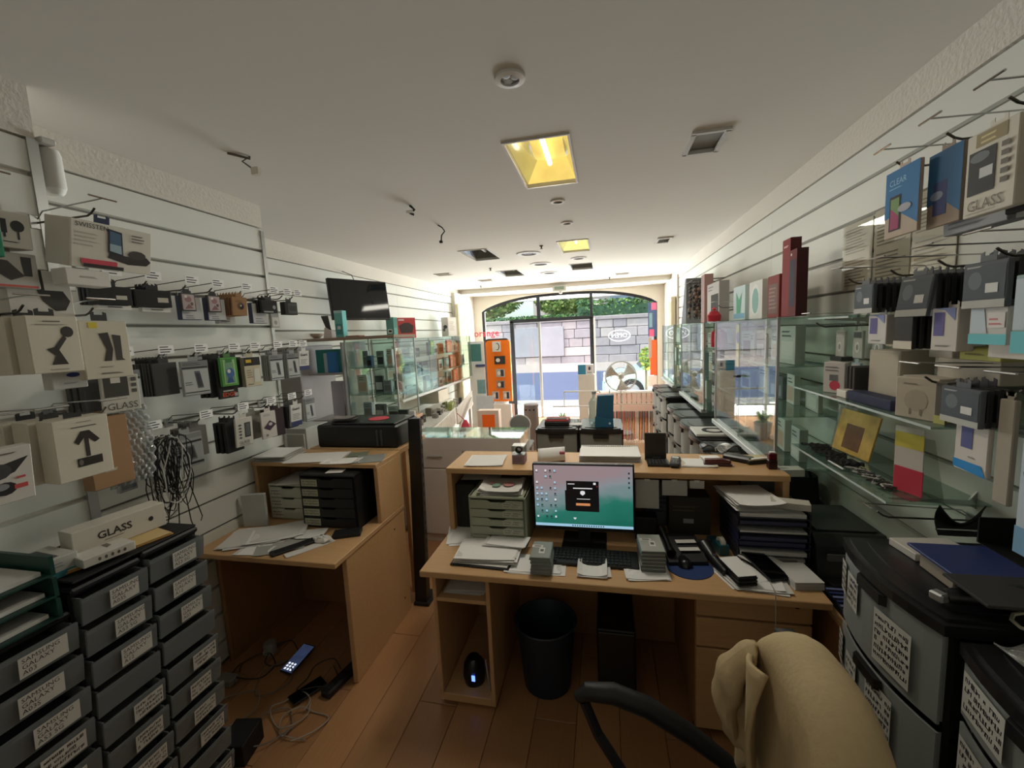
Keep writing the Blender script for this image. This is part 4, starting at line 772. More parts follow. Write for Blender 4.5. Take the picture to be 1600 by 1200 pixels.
# keyboard
t = thing('keyboard', 'black keyboard under the monitor', 'keyboard', (-.3, 1.93, ZD))
k0, k1 = mx0+.01, mx1+.005
MB().cbox(k0, k1, 1.83, 1.975, ZD+.0005, ZD+.016, .004).build('deck', BLACK, t)
kc = MB().cbox(-.0075, .0075, -.0095, .0095, 0, .006, .002).mesh('key', mat((30, 30, 32), .5))
nk = int((k1-k0-.03)/.0185)
for r_ in range(5):
    for i in range(nk):
        if r_ == 0 and 5 < i < 11: continue
        o_k = bpy.data.objects.new('key', kc); COL.objects.link(o_k); o_k.parent = t; o_k.location = (k0+.02+i*.0185-t.location.x, 1.848+r_*.025-t.location.y, .016)
# left: grey five drawer box
a0 = P(738, 845, z=ZD).x
tray_unit('grey green drawer box with labelled drawers on the main desk', P(738, 845, z=ZD).x, P(826, 850, z=ZD).x, 1.98, 2.3, ZD+.001, .985, 5, (150, 154, 132), 'right', (176, 176, 156))
gx = (P(738, 845, z=ZD).x+P(826, 850, z=ZD).x)/2
papers('white parcel paper with faded red and green stamps on the grey drawer box', 'papers', (gx, 2.1, .987), .22, .2, 5, .05, sp=.012, th=.005, curl=.02, seed=3)
mb = MB()
for i, (dx, dy, r_, c_) in enumerate([(.045, .02, .03, 0), (-.02, .0, .022, 1), (-.05, .03, .016, 0)]): mb.lathe([(0, 0), (r_, 0), (r_, .0004), (0, .0004)], (gx+dx, 2.07+dy, 1.0165), 16, m=c_)
tag(mb.build('ink_stamps', [mat((186, 130, 124), .8), mat((120, 150, 130), .8)]), 'faded red and green ink stamps on the parcel paper', 'stamp')
papers('white sheets leaning at the counter end behind the grey drawer box', 'papers', (X0+.09, 2.06, ZD+.001), .15, .2, 4, .25, sp=.012, seed=12)
papers('papers lying inside the counter behind the grey drawer box', 'papers', (X0+.15, 2.3, ZD+.26), .22, .16, 3, .1, sp=.01, seed=13)
tag(MB().cbox(X0+.03, X0+.14, 2.15, YBK-.03, ZD+.001, ZD+.255, .003).build('black_box', mat((20, 20, 20), .6)), 'black box standing inside the counter at its left end', 'box')
pL = P(765, 868, z=ZD)
t = thing('black_folder', 'black plastic folder under the big paper stack on the main desk', 'folder', (pL.x+.0, pL.y-.01, ZD+.0008), rz=-.05); MB().cbox(-.16, .13, -.11, .1, 0, .008, .003).build('cover', BLACK, t, local=True); MB().cbox(-.15, .12, -.1, .09, .0082, .012, .001).build('sheets', PAPER[1], t, local=True)
papers('big stack of white papers at the left front of the main desk', 'papers', (pL.x+.0, pL.y+.01, ZD+.0135), .29, .2, 12, .05, sp=.012, th=.0018, seed=14)
papers('small envelopes on top of the big paper stack', 'papers', (pL.x+.07, pL.y+.06, ZD+.042), .2, .11, 3, -.1, sp=.012, th=.002, seed=15)
pc = P(835, 885, z=ZD); papers('white sheets under the grey plastic cases on the main desk', 'papers', (pc.x, pc.y+.02, ZD+.001), .26, .15, 3, .1, sp=.016, seed=16)
def cases(label, px, py, n, w, d, c, rz):
    p = P(px, py, z=ZD+.005)
    for i in range(n):
        t = thing('plastic_case', label[0] if i == n-1 else '%s, %s from the bottom' % (label[1], ORD[i]), 'case', (p.x+random.uniform(-.003, .003), p.y, ZD+.007+i*.0165), rz+random.uniform(-.04, .04), label[2])
        MB().cbox(-w/2, w/2, -d/2, d/2, 0, .009, .003).build('tray', mat(c[0], .3), t, local=True); MB().cbox(-w/2+.002, w/2-.002, -d/2+.002, d/2-.002, .0091, .016, .003).build('lid', mat(c[1], .2), t, local=True)
        if i == n-1:
            for q_ in ((-.02, .025, .05, .022), (.004, -.012, .026, .05)):
                mb, ms = prints([('r', 0, 0, 1, 1, (206, 204, 198)), ('r', .2, .3, .8, .7, (90, 88, 88))], Vector((q_[0]-q_[2]/2, q_[1]-q_[3]/2, .016)), Vector((1, 0, 0)), Vector((0, 1, 0)), Vector((0, 0, 1)), q_[2], q_[3]); mb.build('sticker', ms, t, local=True, fix=False)
cases(('top grey plastic case with two stickers left of the keyboard', 'grey plastic case in the stack left of the keyboard', 'grey cases left of the keyboard'), 848, 885, 5, .095, .15, ((120, 124, 116), (150, 154, 146)), .03)
pn = P(928, 890, z=ZD); papers('white notes with a folded slip in front of the keyboard', 'papers', (pn.x, pn.y+.0, ZD+.001), .13, .14, 4, .05, sp=.01, th=.003, curl=.02, seed=17)
pn = P(1010, 895, z=ZD); papers('fanned white papers under the clear cases right of the keyboard', 'papers', (pn.x, pn.y+.01, ZD+.001), .17, .14, 7, .1, sp=.012, th=.0009, seed=18)
cases(('top clear plastic case with a sticker right of the keyboard', 'clear plastic case in the stack right of the keyboard', 'clear cases right of the keyboard'), 1017, 880, 6, .105, .16, ((96, 98, 94), (170, 172, 164)), .05)
# mouse mat, mouse, scanner
pm = P(1078, 890, z=ZD); tag(MB().lathe([(0, 0), (.1, 0), (.1, .003), (0, .003)], (pm.x, pm.y+.02, ZD+.0005), 32).build('mouse_mat', mat((30, 54, 104), .85, name='blue_mat')), 'round blue mouse mat on the main desk', 'mouse mat')
t = thing('computer_mouse', 'black mouse on the blue mouse mat', 'mouse', (pm.x-.02, pm.y+.045, ZD+.004), rz=.2)
def mo(u, v): 
    a = u*math.pi; yy = (v-.5)*.11; r_ = max(0, 1-(2*v-1)**4)**.5; return Vector((math.cos(a)*.032*r_, yy, math.sin(a)*.036*r_*(1-.3*v)))
MB().grid(mo, 12, 12).build('shell', mat((16, 16, 18), .3), t, local=True, smooth=True); MB().lathe([(0, -.003), (.007, -.003), (.007, .003), (0, .003)], (0, .03, .03), 10, 'x').build('wheel', mat((50, 50, 52), .5), t, local=True)
p = P(1118, 885, z=ZD); t = thing('barcode_scanner', 'black hand held barcode scanner lying right of the mouse mat', 'scanner', (p.x, p.y, ZD), rz=.25)
MB().tube([(0, -.09, .02), (0, -.03, .024), (0, .03, .03), (0, .07, .04), (0, .1, .046)], [.018, .022, .022, .03, .034], 12).build('grip', mat((18, 18, 19), .35), t, local=True, smooth=True); MB().cbox(-.034, .034, .095, .112, .02, .075, .006).build('head', BLACK, t, local=True); MB().cbox(-.01, .01, .0, .02, .045, .052, .003).build('trigger', mat((60, 60, 62), .4), t, local=True)
p = P(1052, 850, z=ZD); t = thing('desk_telephone', 'black desk telephone with paper strips behind the mouse mat', 'telephone', (p.x+.02, 2.0, ZD), rz=.15)
MB().prism([(-.1, 0), (.1, 0), (.1, .06), (.05, .065), (-.1, .02)], -.085, .085, 'x').build('base', BLACK, t, local=True); MB().tube([(-.065, -.07, .045), (-.065, -.02, .06), (-.065, .05, .075), (-.065, .09, .08)], [.022, .014, .014, .022], 10).build('handset', mat((14, 14, 15), .3), t, local=True, smooth=True)
for i in range(2): MB().box(-.02, .07, -.05+i*.05, -.02+i*.05, .045+i*.012, .047+i*.012).build('paper_strip', PAPER[1], t, local=True)
t = thing('tape_dispenser', 'teal tape dispenser beside the telephone', 'dispenser', (P(1108, 838, z=ZD).x+.01, 2.08, ZD), rz=.2); MB().prism([(-.07, 0), (.07, 0), (.07, .03), (.02, .028), (-.01, .05), (-.07, .05)], -.022, .022, 'x').build('body', mat((20, 84, 92), .3), t, local=True); MB().lathe([(.014, -.01), (.03, -.01), (.03, .01), (.014, .01)], (0, -.035, .045), 18, 'x', caps=False).build('tape_roll', mat((190, 186, 170), .3), t, local=True)
tag(MB().cbox(P(1010, 850, z=ZD).x-.05, P(1010, 850, z=ZD).x+.06, 2.12, 2.2, ZD+.001, ZD+.12, .004).build('black_box', mat((18, 18, 19), .5)), 'small black box under the counter right of the monitor', 'box')
boxthing('card_terminal_box', 'dark carton with a label under the middle of the counter', 'box', (P(1075, 800, y=2.25).x, 2.27, ZD+.001), (.2, .12, .2), (50, 44, 36), {'-y': [('r', .35, .3, .6, .42, (150, 150, 146)), ('l', .1, .6, .8, .8, 2, (80, 70, 56))]})
boxthing('grey_carton', 'grey blue carton standing under the counter behind the telephone', 'box', (P(1020, 800, y=2.3).x+.03, 2.34, ZD+.001), (.14, .08, .24), (84, 90, 96), {'-y': [('l', .15, .3, .85, .7, 4, (60, 64, 70))]})
# paper tray tower on the right
x0, x1 = P(1128, 830, z=ZD+.02).x, P(1228, 835, z=ZD+.02).x
t = thing('letter_tray_tower', 'tall dark blue letter tray tower full of papers under the counter', 'letter trays', ((x0+x1)/2, 2.12, ZD))
for i in range(7):
    z = ZD+.002+i*.034; mb = MB().box(x0, x1, 1.97, 2.27, z, z+.003); mb.box(x0, x0+.005, 1.97, 2.27, z+.003, z+.026); mb.box(x1-.005, x1, 1.97, 2.27, z+.003, z+.026); mb.box(x0, x1, 2.265, 2.27, z+.003, z+.026); mb.build('tray', mat((34, 38, 66) if i in (2, 3) else (44, 42, 48), .4), t)
    rg = random.Random(i); mb = MB(); mb.box(x0+.012, x1-.014, 1.965+rg.uniform(0, .02), 2.25, z+.0035, z+.0035+rg.uniform(.006, .018)); mb.build('papers', PAPER[i % 3] if i not in (2, 3, 5) else mat((70, 70, 96), .7), t)
zt = ZD+.002+7*.034
papers('curled papers and newspaper on top of the tray tower', 'papers', ((x0+x1)/2-.06, 2.1, zt), .2, .25, 6, .1, sp=.015, th=.006, curl=.03, seed=19)
boxthing('slip_box', 'white block of slips lying tilted on the tray tower', 'box', ((x0+x1)/2+.08, 2.02, zt+.005), (.15, .06, .03), (206, 200, 186), {'-y': [('l', .05, .1, .95, .9, 6, (176, 170, 156))]}, rz=-.25)
boxthing('cream_carton', 'cream carton leaning at the back of the tray tower top', 'box', ((x0+x1)/2+.04, 2.24, zt+.002), (.2, .05, .05), (60, 56, 54), rz=-.15)
for i in range(2):
    p = P(1150, 905, z=ZD)
    papers(['bundle of printed cards behind the phone stack at the right front', 'receipts lying under the big phone at the right front'][i], 'papers', (p.x+.02+i*.08, p.y+.02-i*.02, ZD+.001), .15, .16, 6, .3-.4*i, sp=.014, th=.0016, seed=20+i)
p = P(1153, 905, z=ZD); t = thing('phone_stack_box', 'stack of phones wrapped in white paper at the right front of the desk', 'phones', (p.x, p.y, ZD+.012), rz=.25)
for i in range(3): MB().cbox(-.04, .04, -.075, .075, i*.014, i*.014+.012, .004).build('phone', mat([(16, 16, 17), (30, 30, 32), (20, 20, 22)][i], .3), t, local=True)
MB().cbox(-.04, .04, -.07, .08, .042, .0445, .001).build('paper', PAPER[2], t, local=True)
p = P(1195, 895, z=ZD); phone('large black phone with a white plug propped at the right front of the desk', (p.x, p.y+.01, ZD+.03), .32, s=1.25, rot=(.12, .0, .32))
boxthing('phone_box', 'flat black phone box below the propped phone', 'box', (p.x+.015, p.y+.005, ZD+.012), (.1, .17, .014), (16, 16, 17), rz=.32)
cable('white charging cable running from the propped phone over the desk edge', [P(1203, 910, z=ZD+.045), P(1211, 925, z=ZD+.03), P(1212, 945, y=YD-.006), P(1213, 1000, y=YD-.01), P(1222, 1040, y=YD-.012), (P(1222, 1040, y=YD-.012).x+.04, YD-.01, .4)], .0022, (180, 172, 160))
p = P(1250, 908, z=ZD); t = papers('thick white block of price cards at the right front corner', 'papers', (p.x, p.y+.01, ZD+.001), .11, .15, 14, .12, sp=.0015, th=.0024, curl=.0, seed=23)
p = P(1168, 850, z=ZD); papers('large white envelope leaning behind the phone stack', 'envelope', (p.x, 1.93, ZD+.03), .12, .16, 2, .6, name='envelope', sp=.004, seed=24)
t = thing('grey_gadget', 'low grey plastic case under the tray tower front', 'case', (P(1212, 865, z=ZD).x, 1.93, ZD+.001)); MB().cbox(-.05, .05, -.03, .03, 0, .025, .005).build('body', mat((70, 64, 60), .4), t, local=True); MB().cbox(-.045, .045, -.026, .026, .0251, .03, .003).build('lid', mat((96, 90, 84), .4), t, local=True)
# counter top things
ZK = 1.0925
def kp(px, py): return P(px, py, z=ZK)
p = kp(760, 720); papers('white sheets at the left end of the counter', 'papers', (p.x, p.y, ZK), .2, .2, 5, .1, sp=.01, seed=30)
p = kp(812, 722); boxthing('watch_box', 'small clear topped box with a dark watch inside on the counter', 'box', (p.x, p.y, ZK), (.07, .07, .05), (150, 130, 140), {'-y': [('l', .1, .2, .9, .8, 4, (110, 90, 100))]})
t = thing('clear_cube', 'clear plastic cube holding a dark watch on the small box', 'cube', (p.x, p.y, ZK+.0505)); MB().cbox(-.036, .036, -.036, .036, 0, .05, .003).build('cover', glassmat((230, 236, 234), 1.5, 'acrylic'), t, local=True); MB().lathe([(.012, -.012), (.02, -.012), (.02, .012), (.012, .012)], (0, 0, .022), 16, 'y', caps=False).build('watch', mat((20, 20, 22), .3), t, local=True)
p = kp(862, 718); t = thing('folded_paper', 'white paper folded over a pink box on the counter', 'paper', (p.x, p.y, ZK), rz=.1)
solid(MB().grid(lambda u, v: Vector(((u-.5)*.15, (v-.5)*.1, .062*math.sin(math.pi*min(1, v*1.0))**.6+.01*u)), 6, 10).build('sheet', PAPER[0], t, local=True, smooth=True), .001); MB().cbox(.045, .075, -.04, .04, 0, .055, .003).build('pink_box', mat((176, 84, 104), .5), t, local=True)
p = kp(952, 715); papers('large open ring bound sheets behind the monitor on the counter', 'papers', (p.x, p.y+.01, ZK), .32, .19, 9, .0, sp=.004, th=.004, curl=.006, seed=31)
t = thing('binder_spine', 'white comb spine along the back of the ring bound sheets', 'spine', (p.x, p.y+.11, ZK+.03))
for i in range(24): MB().lathe([(.006, -.003), (.009, -.003), (.009, .003), (.006, .003)], (-.15+i*.013, 0, 0), 8, 'x', caps=False).build('ring', WHITE, t, local=True)
MB().cbox(-.16, .16, .004, .01, -.0295, .008, .001).build('strip', WHITE, t, local=True)
p = kp(1028, 725); t = thing('laptop', 'small black payment keypad with its dark screen upright on the counter', 'keypad', (p.x, p.y, ZK))
MB().cbox(-.055, .055, -.05, .05, 0, .014, .003).build('deck', mat((24, 24, 26), .35), t, local=True); MB().cbox(-.06, .05, .062, .07, 0, .15, .003).build('screen', mat((52, 48, 44), .3), t, local=True); MB().cbox(-.02, .02, .05, .062, 0, .02, .002).build('hinge', BLACK, t, local=True)
for i in range(4):
    for j in range(6): MB().cbox(-.046+j*.016, -.034+j*.016, -.04+i*.02, -.026+i*.02, .0141, .017, .001).build('key', mat((60, 60, 64), .4), t, local=True)
p = kp(1055, 725); t = thing('cordless_phone', 'dark cordless phone handset beside the keypad on the counter', 'phone', (p.x, p.y, ZK), rz=-.2); MB().cbox(-.024, .024, -.075, .075, 0, .024, .008).build('body', mat((30, 30, 32), .35), t, local=True); MB().cbox(-.017, .017, .02, .055, .0241, .0255, .001).build('display', mat((130, 140, 130), .2), t, local=True)
for i in range(9): MB().cbox(-.015+(i % 3)*.011, -.007+(i % 3)*.011, -.05+(i//3)*.018, -.04+(i//3)*.018, .0241, .026, .001).build('key', mat((90, 90, 92), .4), t, local=True)
p = kp(1088, 724); papers('cream form sheets in the middle of the counter', 'papers', (p.x, p.y, ZK), .17, .13, 4, .0, sp=.006, ms=[mat((206, 196, 176), .85), PAPER[0]], seed=32)
p = kp(1118, 725); t = thing('stapler', 'dark red brown stapler on the counter', 'stapler', (p.x+.005, p.y-.02, ZK), rz=1.45); MB().cbox(-.02, .02, -.065, .065, 0, .012, .004).build('base', mat((60, 24, 24), .3), t, local=True); MB().prism([(-.06, .016), (.055, .013), (.06, .03), (-.02, .036), (-.06, .028)], -.014, .014, 'x').build('arm', mat((84, 30, 30), .25), t, local=True)
papers('white note block behind the stapler on the counter', 'papers', (p.x-.01, p.y+.06, ZK), .09, .08, 6, .1, sp=.003, th=.003, seed=33)
p = kp(1160, 720); t = thing('card_reader', 'black card reader with a paper roll curling out on the counter', 'card reader', (p.x-.02, p.y, ZK), rz=.9); MB().cbox(-.03, .03, -.07, .07, 0, .03, .008).build('body', mat((26, 28, 28), .35), t, local=True); MB().tube([(0, .06, .035), (0, .075, .055), (0, .1, .06), (0, .12, .045), (0, .115, .03)], .002, 4).build('clip', WHITE, t, local=True)
solid(MB().grid(lambda u, v: Vector(((u-.5)*.05, .07+.03*math.sin(v*4.2), .035+.03*(1-math.cos(v*4.2))*.7)), 2, 10).build('paper_roll', PAPER[2], t, local=True, smooth=True), .0008)
p = kp(1172, 722); t = thing('card_tray', 'black tray of yellow and white cards on the counter', 'tray', (p.x+.02, p.y+.01, ZK), rz=.35); MB().cbox(-.06, .06, -.045, .045, 0, .018, .003).build('tray', BLACK, t, local=True); MB().cbox(-.055, .05, -.04, .035, .0181, .024, .001).build('cards', mat((200, 190, 150), .7), t, local=True); MB().cbox(-.04, .058, -.046, -.03, .0241, .03, .001).build('card', PAPER[2], t, local=True)
p = kp(1206, 732); t = thing('rubber_stamp', 'dark red self inking stamp at the right end of the counter', 'stamp', (p.x, p.y, ZK)); MB().cbox(-.02, .02, -.016, .016, 0, .045, .003).build('base', mat((44, 14, 20), .3), t, local=True); MB().cbox(-.018, .018, -.014, .014, .045, .078, .004).build('cap', mat((96, 22, 34), .25), t, local=True); MB().cbox(-.012, .014, -.01, .01, .0781, .084, .002).build('label', WHITE, t, local=True)
p = kp(1120, 703); t = thing('black_pouch', 'black wavy plastic holder at the rear edge of the counter', 'holder', (p.x+.01, p.y-.02, ZK)); solid(MB().grid(lambda u, v: Vector(((u-.5)*.2, (v-.5)*.08, .016+.018*math.sin(u*9)*(1-v*.4)+.006)), 18, 6).build('lid', mat((20, 20, 21), .25), t, local=True, smooth=True), .006); MB().cbox(-.095, .095, -.035, .035, 0, .01, .003).build('base', BLACK, t, local=True)
for i, (px, w, h) in enumerate([(1011, .11, .145), (1054, .115, .075), (1089, .065, .036)]):
    p = P(px, 748, y=2.092)
    t = thing('taped_note', ['tall grey note taped under the counter edge beside the monitor', 'square grey note taped under the counter edge, middle one', 'small note taped under the counter edge, right one'][i], 'note', (p.x, 2.096, 1.058)); solid(MB().grid(lambda u, v: Vector(((u-.5)*w, -.003*math.sin(v*2)-.002, -v*h)), 2, 6).build('sheet', mat((176, 172, 164), .85), t, local=True), .0006); MB().box(-.012, .012, -.0035, -.0025, -.006, .004).build('tape', mat((200, 196, 180), .3), t, local=True)
# ------------------------------------------------------------------ far left: cabinets, television, counter
def cabinet(name, label, x0, x1, y0, y1, z0, z1, shelves, front='-y', joints=(), rail=True, post=.012, base=True):
    t = thing(name, label, 'cabinet', ((x0+x1)/2, (y0+y1)/2, z0))
    for x in (x0, x1-post):
        for y in (y0, y1-post): MB().box(x, x+post, y, y+post, z0, z1).build('post', ALU, t)
    g = .005
    if front == '-y': MB().box(x0+post, x1-post, y0+.002, y0+.002+g, z0+.02, z1-.015).build('pane', GLASS, t); MB().box(x0+.002, x0+.002+g, y0+post, y1-post, z0+.02, z1-.015).build('pane', GLASS, t); MB().box(x1-.002-g, x1-.002, y0+post, y1-post, z0+.02, z1-.015).build('pane', GLASS, t)
    else:
        xf = x0 if front == '-x' else x1-g
        ed = [y0+post]+list(joints)+[y1-post]
        for i, (a, b) in enumerate(zip(ed, ed[1:])):
            off = (.004 if i % 2 else 0)*(1 if front == '-x' else -1)
            p_ = MB().box(xf+off, xf+off+g, a-.004, b+.004, z0+.025, z1-.015).build('sliding_pane', GLASS, t); MB().box(xf+off-.001, xf+off+g+.001, b+.002, b+.006, z0+.025, z1-.015).build('edge', EDGEG, p_)
        for y in (y0+.002, y1-.002-g): MB().box(x0+post, x1-post, y, y+g, z0+.02, z1-.015).build('end_pane', GLASS, t)
        if rail: MB().cbox(xf-.02 if front == '-x' else xf-.005, xf+.03 if front == '-x' else xf+.02, y0, y1, z0-.012, z0+.022, .003).build('bottom_rail', mat((196, 198, 194), .3, .3), t)
    MB().box(x0, x1, y0, y1, z1-.015, z1-.006).build('top_pane', SHELFGLASS, t)
    if base: MB().box(x0+.004, x1-.004, y0+.004, y1-.004, z0, z0+.012).build('floor_board', SHELFGLASS if front != '-y' else mat((190, 150, 116), .6), t)
    for z in shelves:
        s_ = MB().box(x0+.014, x1-.014, y0+.014, y1-.014, z, z+.006).build('shelf', SHELFGLASS, t)
        MB().box(x0+.0135 if front != '+x' else x1-.0145, x0+.0145 if front != '+x' else x1-.0135, y0+.014, y1-.014, z, z+.006).build('edge', EDGEG, s_)
    return t
MIX = [(190, 190, 186), (60, 64, 70), (150, 160, 166), (206, 204, 198), (90, 120, 150), (120, 120, 118), (200, 170, 150), (40, 42, 46), (170, 186, 180), (96, 100, 104)]
def shelf_goods(where, x0, x1, y0, y1, z, n, hmax, seed, axis='y', hue=None, cat='package'):
    "cartons standing on a shelf, one object each"
    rg = random.Random(seed); L = (y1-y0) if axis == 'y' else (x1-x0)
    cw = {0: 'pale', 1: 'dark grey', 2: 'blue grey', 3: 'white', 4: 'blue', 5: 'grey', 6: 'beige pink', 7: 'black', 8: 'pale green', 9: 'slate'}
    for i in range(n):
        k = rg.randrange(10) if hue is None else hue[i % len(hue)]; c = MIX[k]; w = L/n*rg.uniform(.55, .85); h = hmax*rg.uniform(.55, 1); d_ = rg.uniform(.02, .05)
        u = (i+.5)/n*L
        p = (rg.uniform(x0+.08, x1-.08), y0+u, z) if axis == 'y' else (x0+u, rg.uniform(y0+.06, y1-.06), z)
        dims = (d_, w, h) if axis == 'y' else (w, d_, h); c2 = MIX[(k+3) % 10]; f = {'y': '-x', 'x': '-y'}[axis]
        if axis == 'y' and x0 < 0: f = '+x'
        boxthing('boxed_accessory', '%s carton %s, %s' % (cw[k], where, ORD[i]+(' from near end' if axis == 'y' else ' from left')), cat, p, dims, c, {f: [('r', .12, .12, .88, .6, c2), ('l', .15, .7, .8, .92, 2, (90, 90, 92))]}, rz=rg.uniform(-.15, .15), group='cartons '+where)
# cabinet A with base
xa0, xa1, ya0, ya1, zc0, zc1 = -2.36, -1.85, 3.5, 3.92, 1.05, 1.82
cabinet('glass_cabinet', 'square glass display cabinet behind the left desk printer', xa0, xa1, ya0, ya1, zc0+.001, zc1, (1.3, 1.55))
b = thing('base_cupboard', 'peach wood base cupboard carrying the square glass cabinet', 'cupboard', (-2.1, 3.71, 0)); MB().cbox(xa0-.02, xa1+.02, ya0-.02, ya1+.02, 1.02, 1.05, .003).build('top', mat((196, 156, 122), .5), b); MB().cbox(xa0, xa1, ya0+.02, ya1, 0, 1.02, .003).build('body', mat((200, 192, 182), .5), b)
for i in range(2): MB().cbox(xa0+.005+i*.255, xa0+.25+i*.255, ya0+.002, ya0+.019, .05, 1.0, .003).build('door', mat((206, 200, 192), .5), b)
tag(MB().cbox(XLF+.005, xa1+.01, ya0-.02, ya1+.01, zc1+.001, zc1+.028, .003).build('cabinet_top_board', mat((150, 128, 110), .5)), 'brown board lying over the square glass cabinet', 'board')
shelf_goods('on the bottom of the square glass cabinet', xa0+.03, xa1-.03, ya0+.04, ya1-.04, 1.0635, 3, .16, 1, 'x', (2, 7, 8)); shelf_goods('on the middle shelf of the square glass cabinet', xa0+.03, xa1-.03, ya0+.04, ya1-.04, 1.3065, 4, .18, 2, 'x', (3, 7, 2, 8)); shelf_goods('on the top shelf of the square glass cabinet', xa0+.03, xa1-.03, ya0+.04, ya1-.04, 1.5565, 5, .19, 3, 'x', (2, 4, 8, 3, 0))
# open shelf between cabinet and wall
sh = thing('corner_shelf', 'grey open shelf unit between the wall and the square glass cabinet', 'shelf', (-2.57, 3.4, 0)); GRP = mat((160, 156, 154), .5)
MB().cbox(XLF+.004, XLF+.022, 3.05, 3.9, 0, 1.78, .002).build('side', GRP, sh); MB().cbox(-2.40, -2.382, 3.5, 3.9, 0, 1.8, .002).build('side', GRP, sh)
for z in (.6, 1.05, 1.5): MB().cbox(XLF+.022, -2.40, 3.5, 3.9, z, z+.018, .002).build('board', GRP, sh)
MB().cbox(-2.76, -2.5, 3.06, 3.075, .9, 1.78, .002).build('grey_panel', GRP, sh)
boxthing('teal_box', 'teal carton on the upper corner shelf', 'box', (-2.6, 3.62, 1.519), (.24, .1, .22), (46, 130, 124), {'-y': [('r', .5, 0, 1, .9, (60, 128, 190)), ('r', .35, 0, .5, .85, (176, 190, 196))]})
boxthing('leaflet_holder', 'white leaflet stand on the lower corner shelf', 'stand', (-2.54, 3.62, 1.069), (.13, .05, .36), (206, 200, 204), {'-y': [('r', .05, .1, .95, .95, (196, 192, 200))]})
boxthing('brown_carton', 'small brown carton beside the white leaflet stand', 'box', (-2.45, 3.7, 1.069), (.08, .08, .14), (176, 140, 110))
bx = thing('white_drawer_unit', 'small white drawer unit behind the hanging packs by the corner shelf', 'drawers', (-2.45, 2.9, 0)); MB().cbox(-2.62, -2.25, 2.75, 3.02, 0, 1.16, .004).build('case', mat((190, 190, 186), .5), bx)
for i in range(4): f = MB().cbox(-2.61, -2.26, 2.735, 2.75, .06+i*.27, .31+i*.27, .003).build('drawer', mat((196, 196, 192), .5), bx); MB().cbox(-2.47, -2.4, 2.725, 2.735, .19+i*.27, .2+i*.27, .002).build('handle', ALU, f)
# things on the board
ZB = zc1+.0285
boxthing('teal_box', 'tall teal carton with a white label below the television', 'box', (P(534, 520, y=3.6).x, 3.6, ZB), (.08, .08, .25), (110, 178, 172), {'-y': [('r', .1, .1, .9, .5, (70, 140, 140)), ('r', .3, .3, .7, .42, (210, 210, 206)), ('r', 0, .9, 1, 1, (170, 204, 200))]}, rz=.1)
t = thing('dark_stick_display', 'bunch of dark sticks in a white stand beside the tall teal carton', 'display', (P(514, 522, y=3.6).x, 3.6, ZB)); MB().prism([(-.04, 0), (.05, 0), (.05, .06), (-.02, .1)], -.03, .03, 'y').build('stand', mat((206, 190, 184), .5), t, local=True)
for i in range(4): MB().tube([(-.0+i*.008, 0, .05), (-.06+i*.02, .0, .21)], .008, 6).build('stick', mat((50, 44, 42), .5), t, local=True)
t = thing('bowl', 'small beige bowl on the left end of the brown board', 'bowl', (P(489, 525, y=3.7).x, 3.7, ZB)); MB().lathe([(0, .004), (.06, .004), (.1, .035), (.104, .05), (.098, .05), (.055, .012), (0, .012)], n=20).build('shell', mat((180, 160, 146), .5), t, local=True, smooth=True)
boxthing('flat_red_box', 'flat brown and red carton beside the tall teal carton', 'box', (P(555, 525, y=3.65).x, 3.65, ZB), (.14, .1, .012), (150, 96, 84))
# television on a swivel arm
n0, f0 = P(516, 466, y=3.8), P(607, 471, y=4.42)
ux = (f0-n0); wtv = Vector((ux.x, ux.y, 0)).length; ang = math.atan2(ux.y, ux.x)
zt1, zt0 = P(512, 433, y=3.8).z, P(520, 500, y=3.8).z
t = thing('television', 'black wall television on the left wall reflecting a lamp', 'television', ((n0.x+f0.x)/2, (n0.y+f0.y)/2, (zt0+zt1)/2), rot=(math.radians(-6), 0, ang))
hh = (zt1-zt0)/2
MB().cbox(-wtv/2, wtv/2, 0, .04, -hh, hh, .006).build('housing', mat((14, 14, 15), .3), t, local=True); MB().box(-wtv/2+.012, wtv/2-.012, -.0015, -.0004, -hh+.018, hh-.012).build('screen', mat((10, 10, 12), .06, noise=0, name='tv_glass'), t, local=True)
MB().cbox(-.02, .02, -.003, -.0016, -hh+.005, -hh+.012, .0005).build('logo', mat((90, 90, 92), .3), t, local=True)
mid = Vector(((n0.x+f0.x)/2, (n0.y+f0.y)/2, (zt0+zt1)/2))
MB().tube([mid+Vector((-.06, .04, 0)), (XLF+.15, mid.y+.1, mid.z), (XLF+.03, mid.y+.02, mid.z)], .018, 8).build('arm', BLACK, t); MB().cbox(XLF+.001, XLF+.012, mid.y-.08, mid.y+.12, mid.z-.1, mid.z+.1, .003).build('wall_plate', BLACK, t)
MB().tube([mid+Vector((-.05, .06, .1)), mid+Vector((-.15, .1, .28)), (XLF+.01, mid.y+.1, mid.z+.33)], .004, 6).build('cable', BLACK, t)
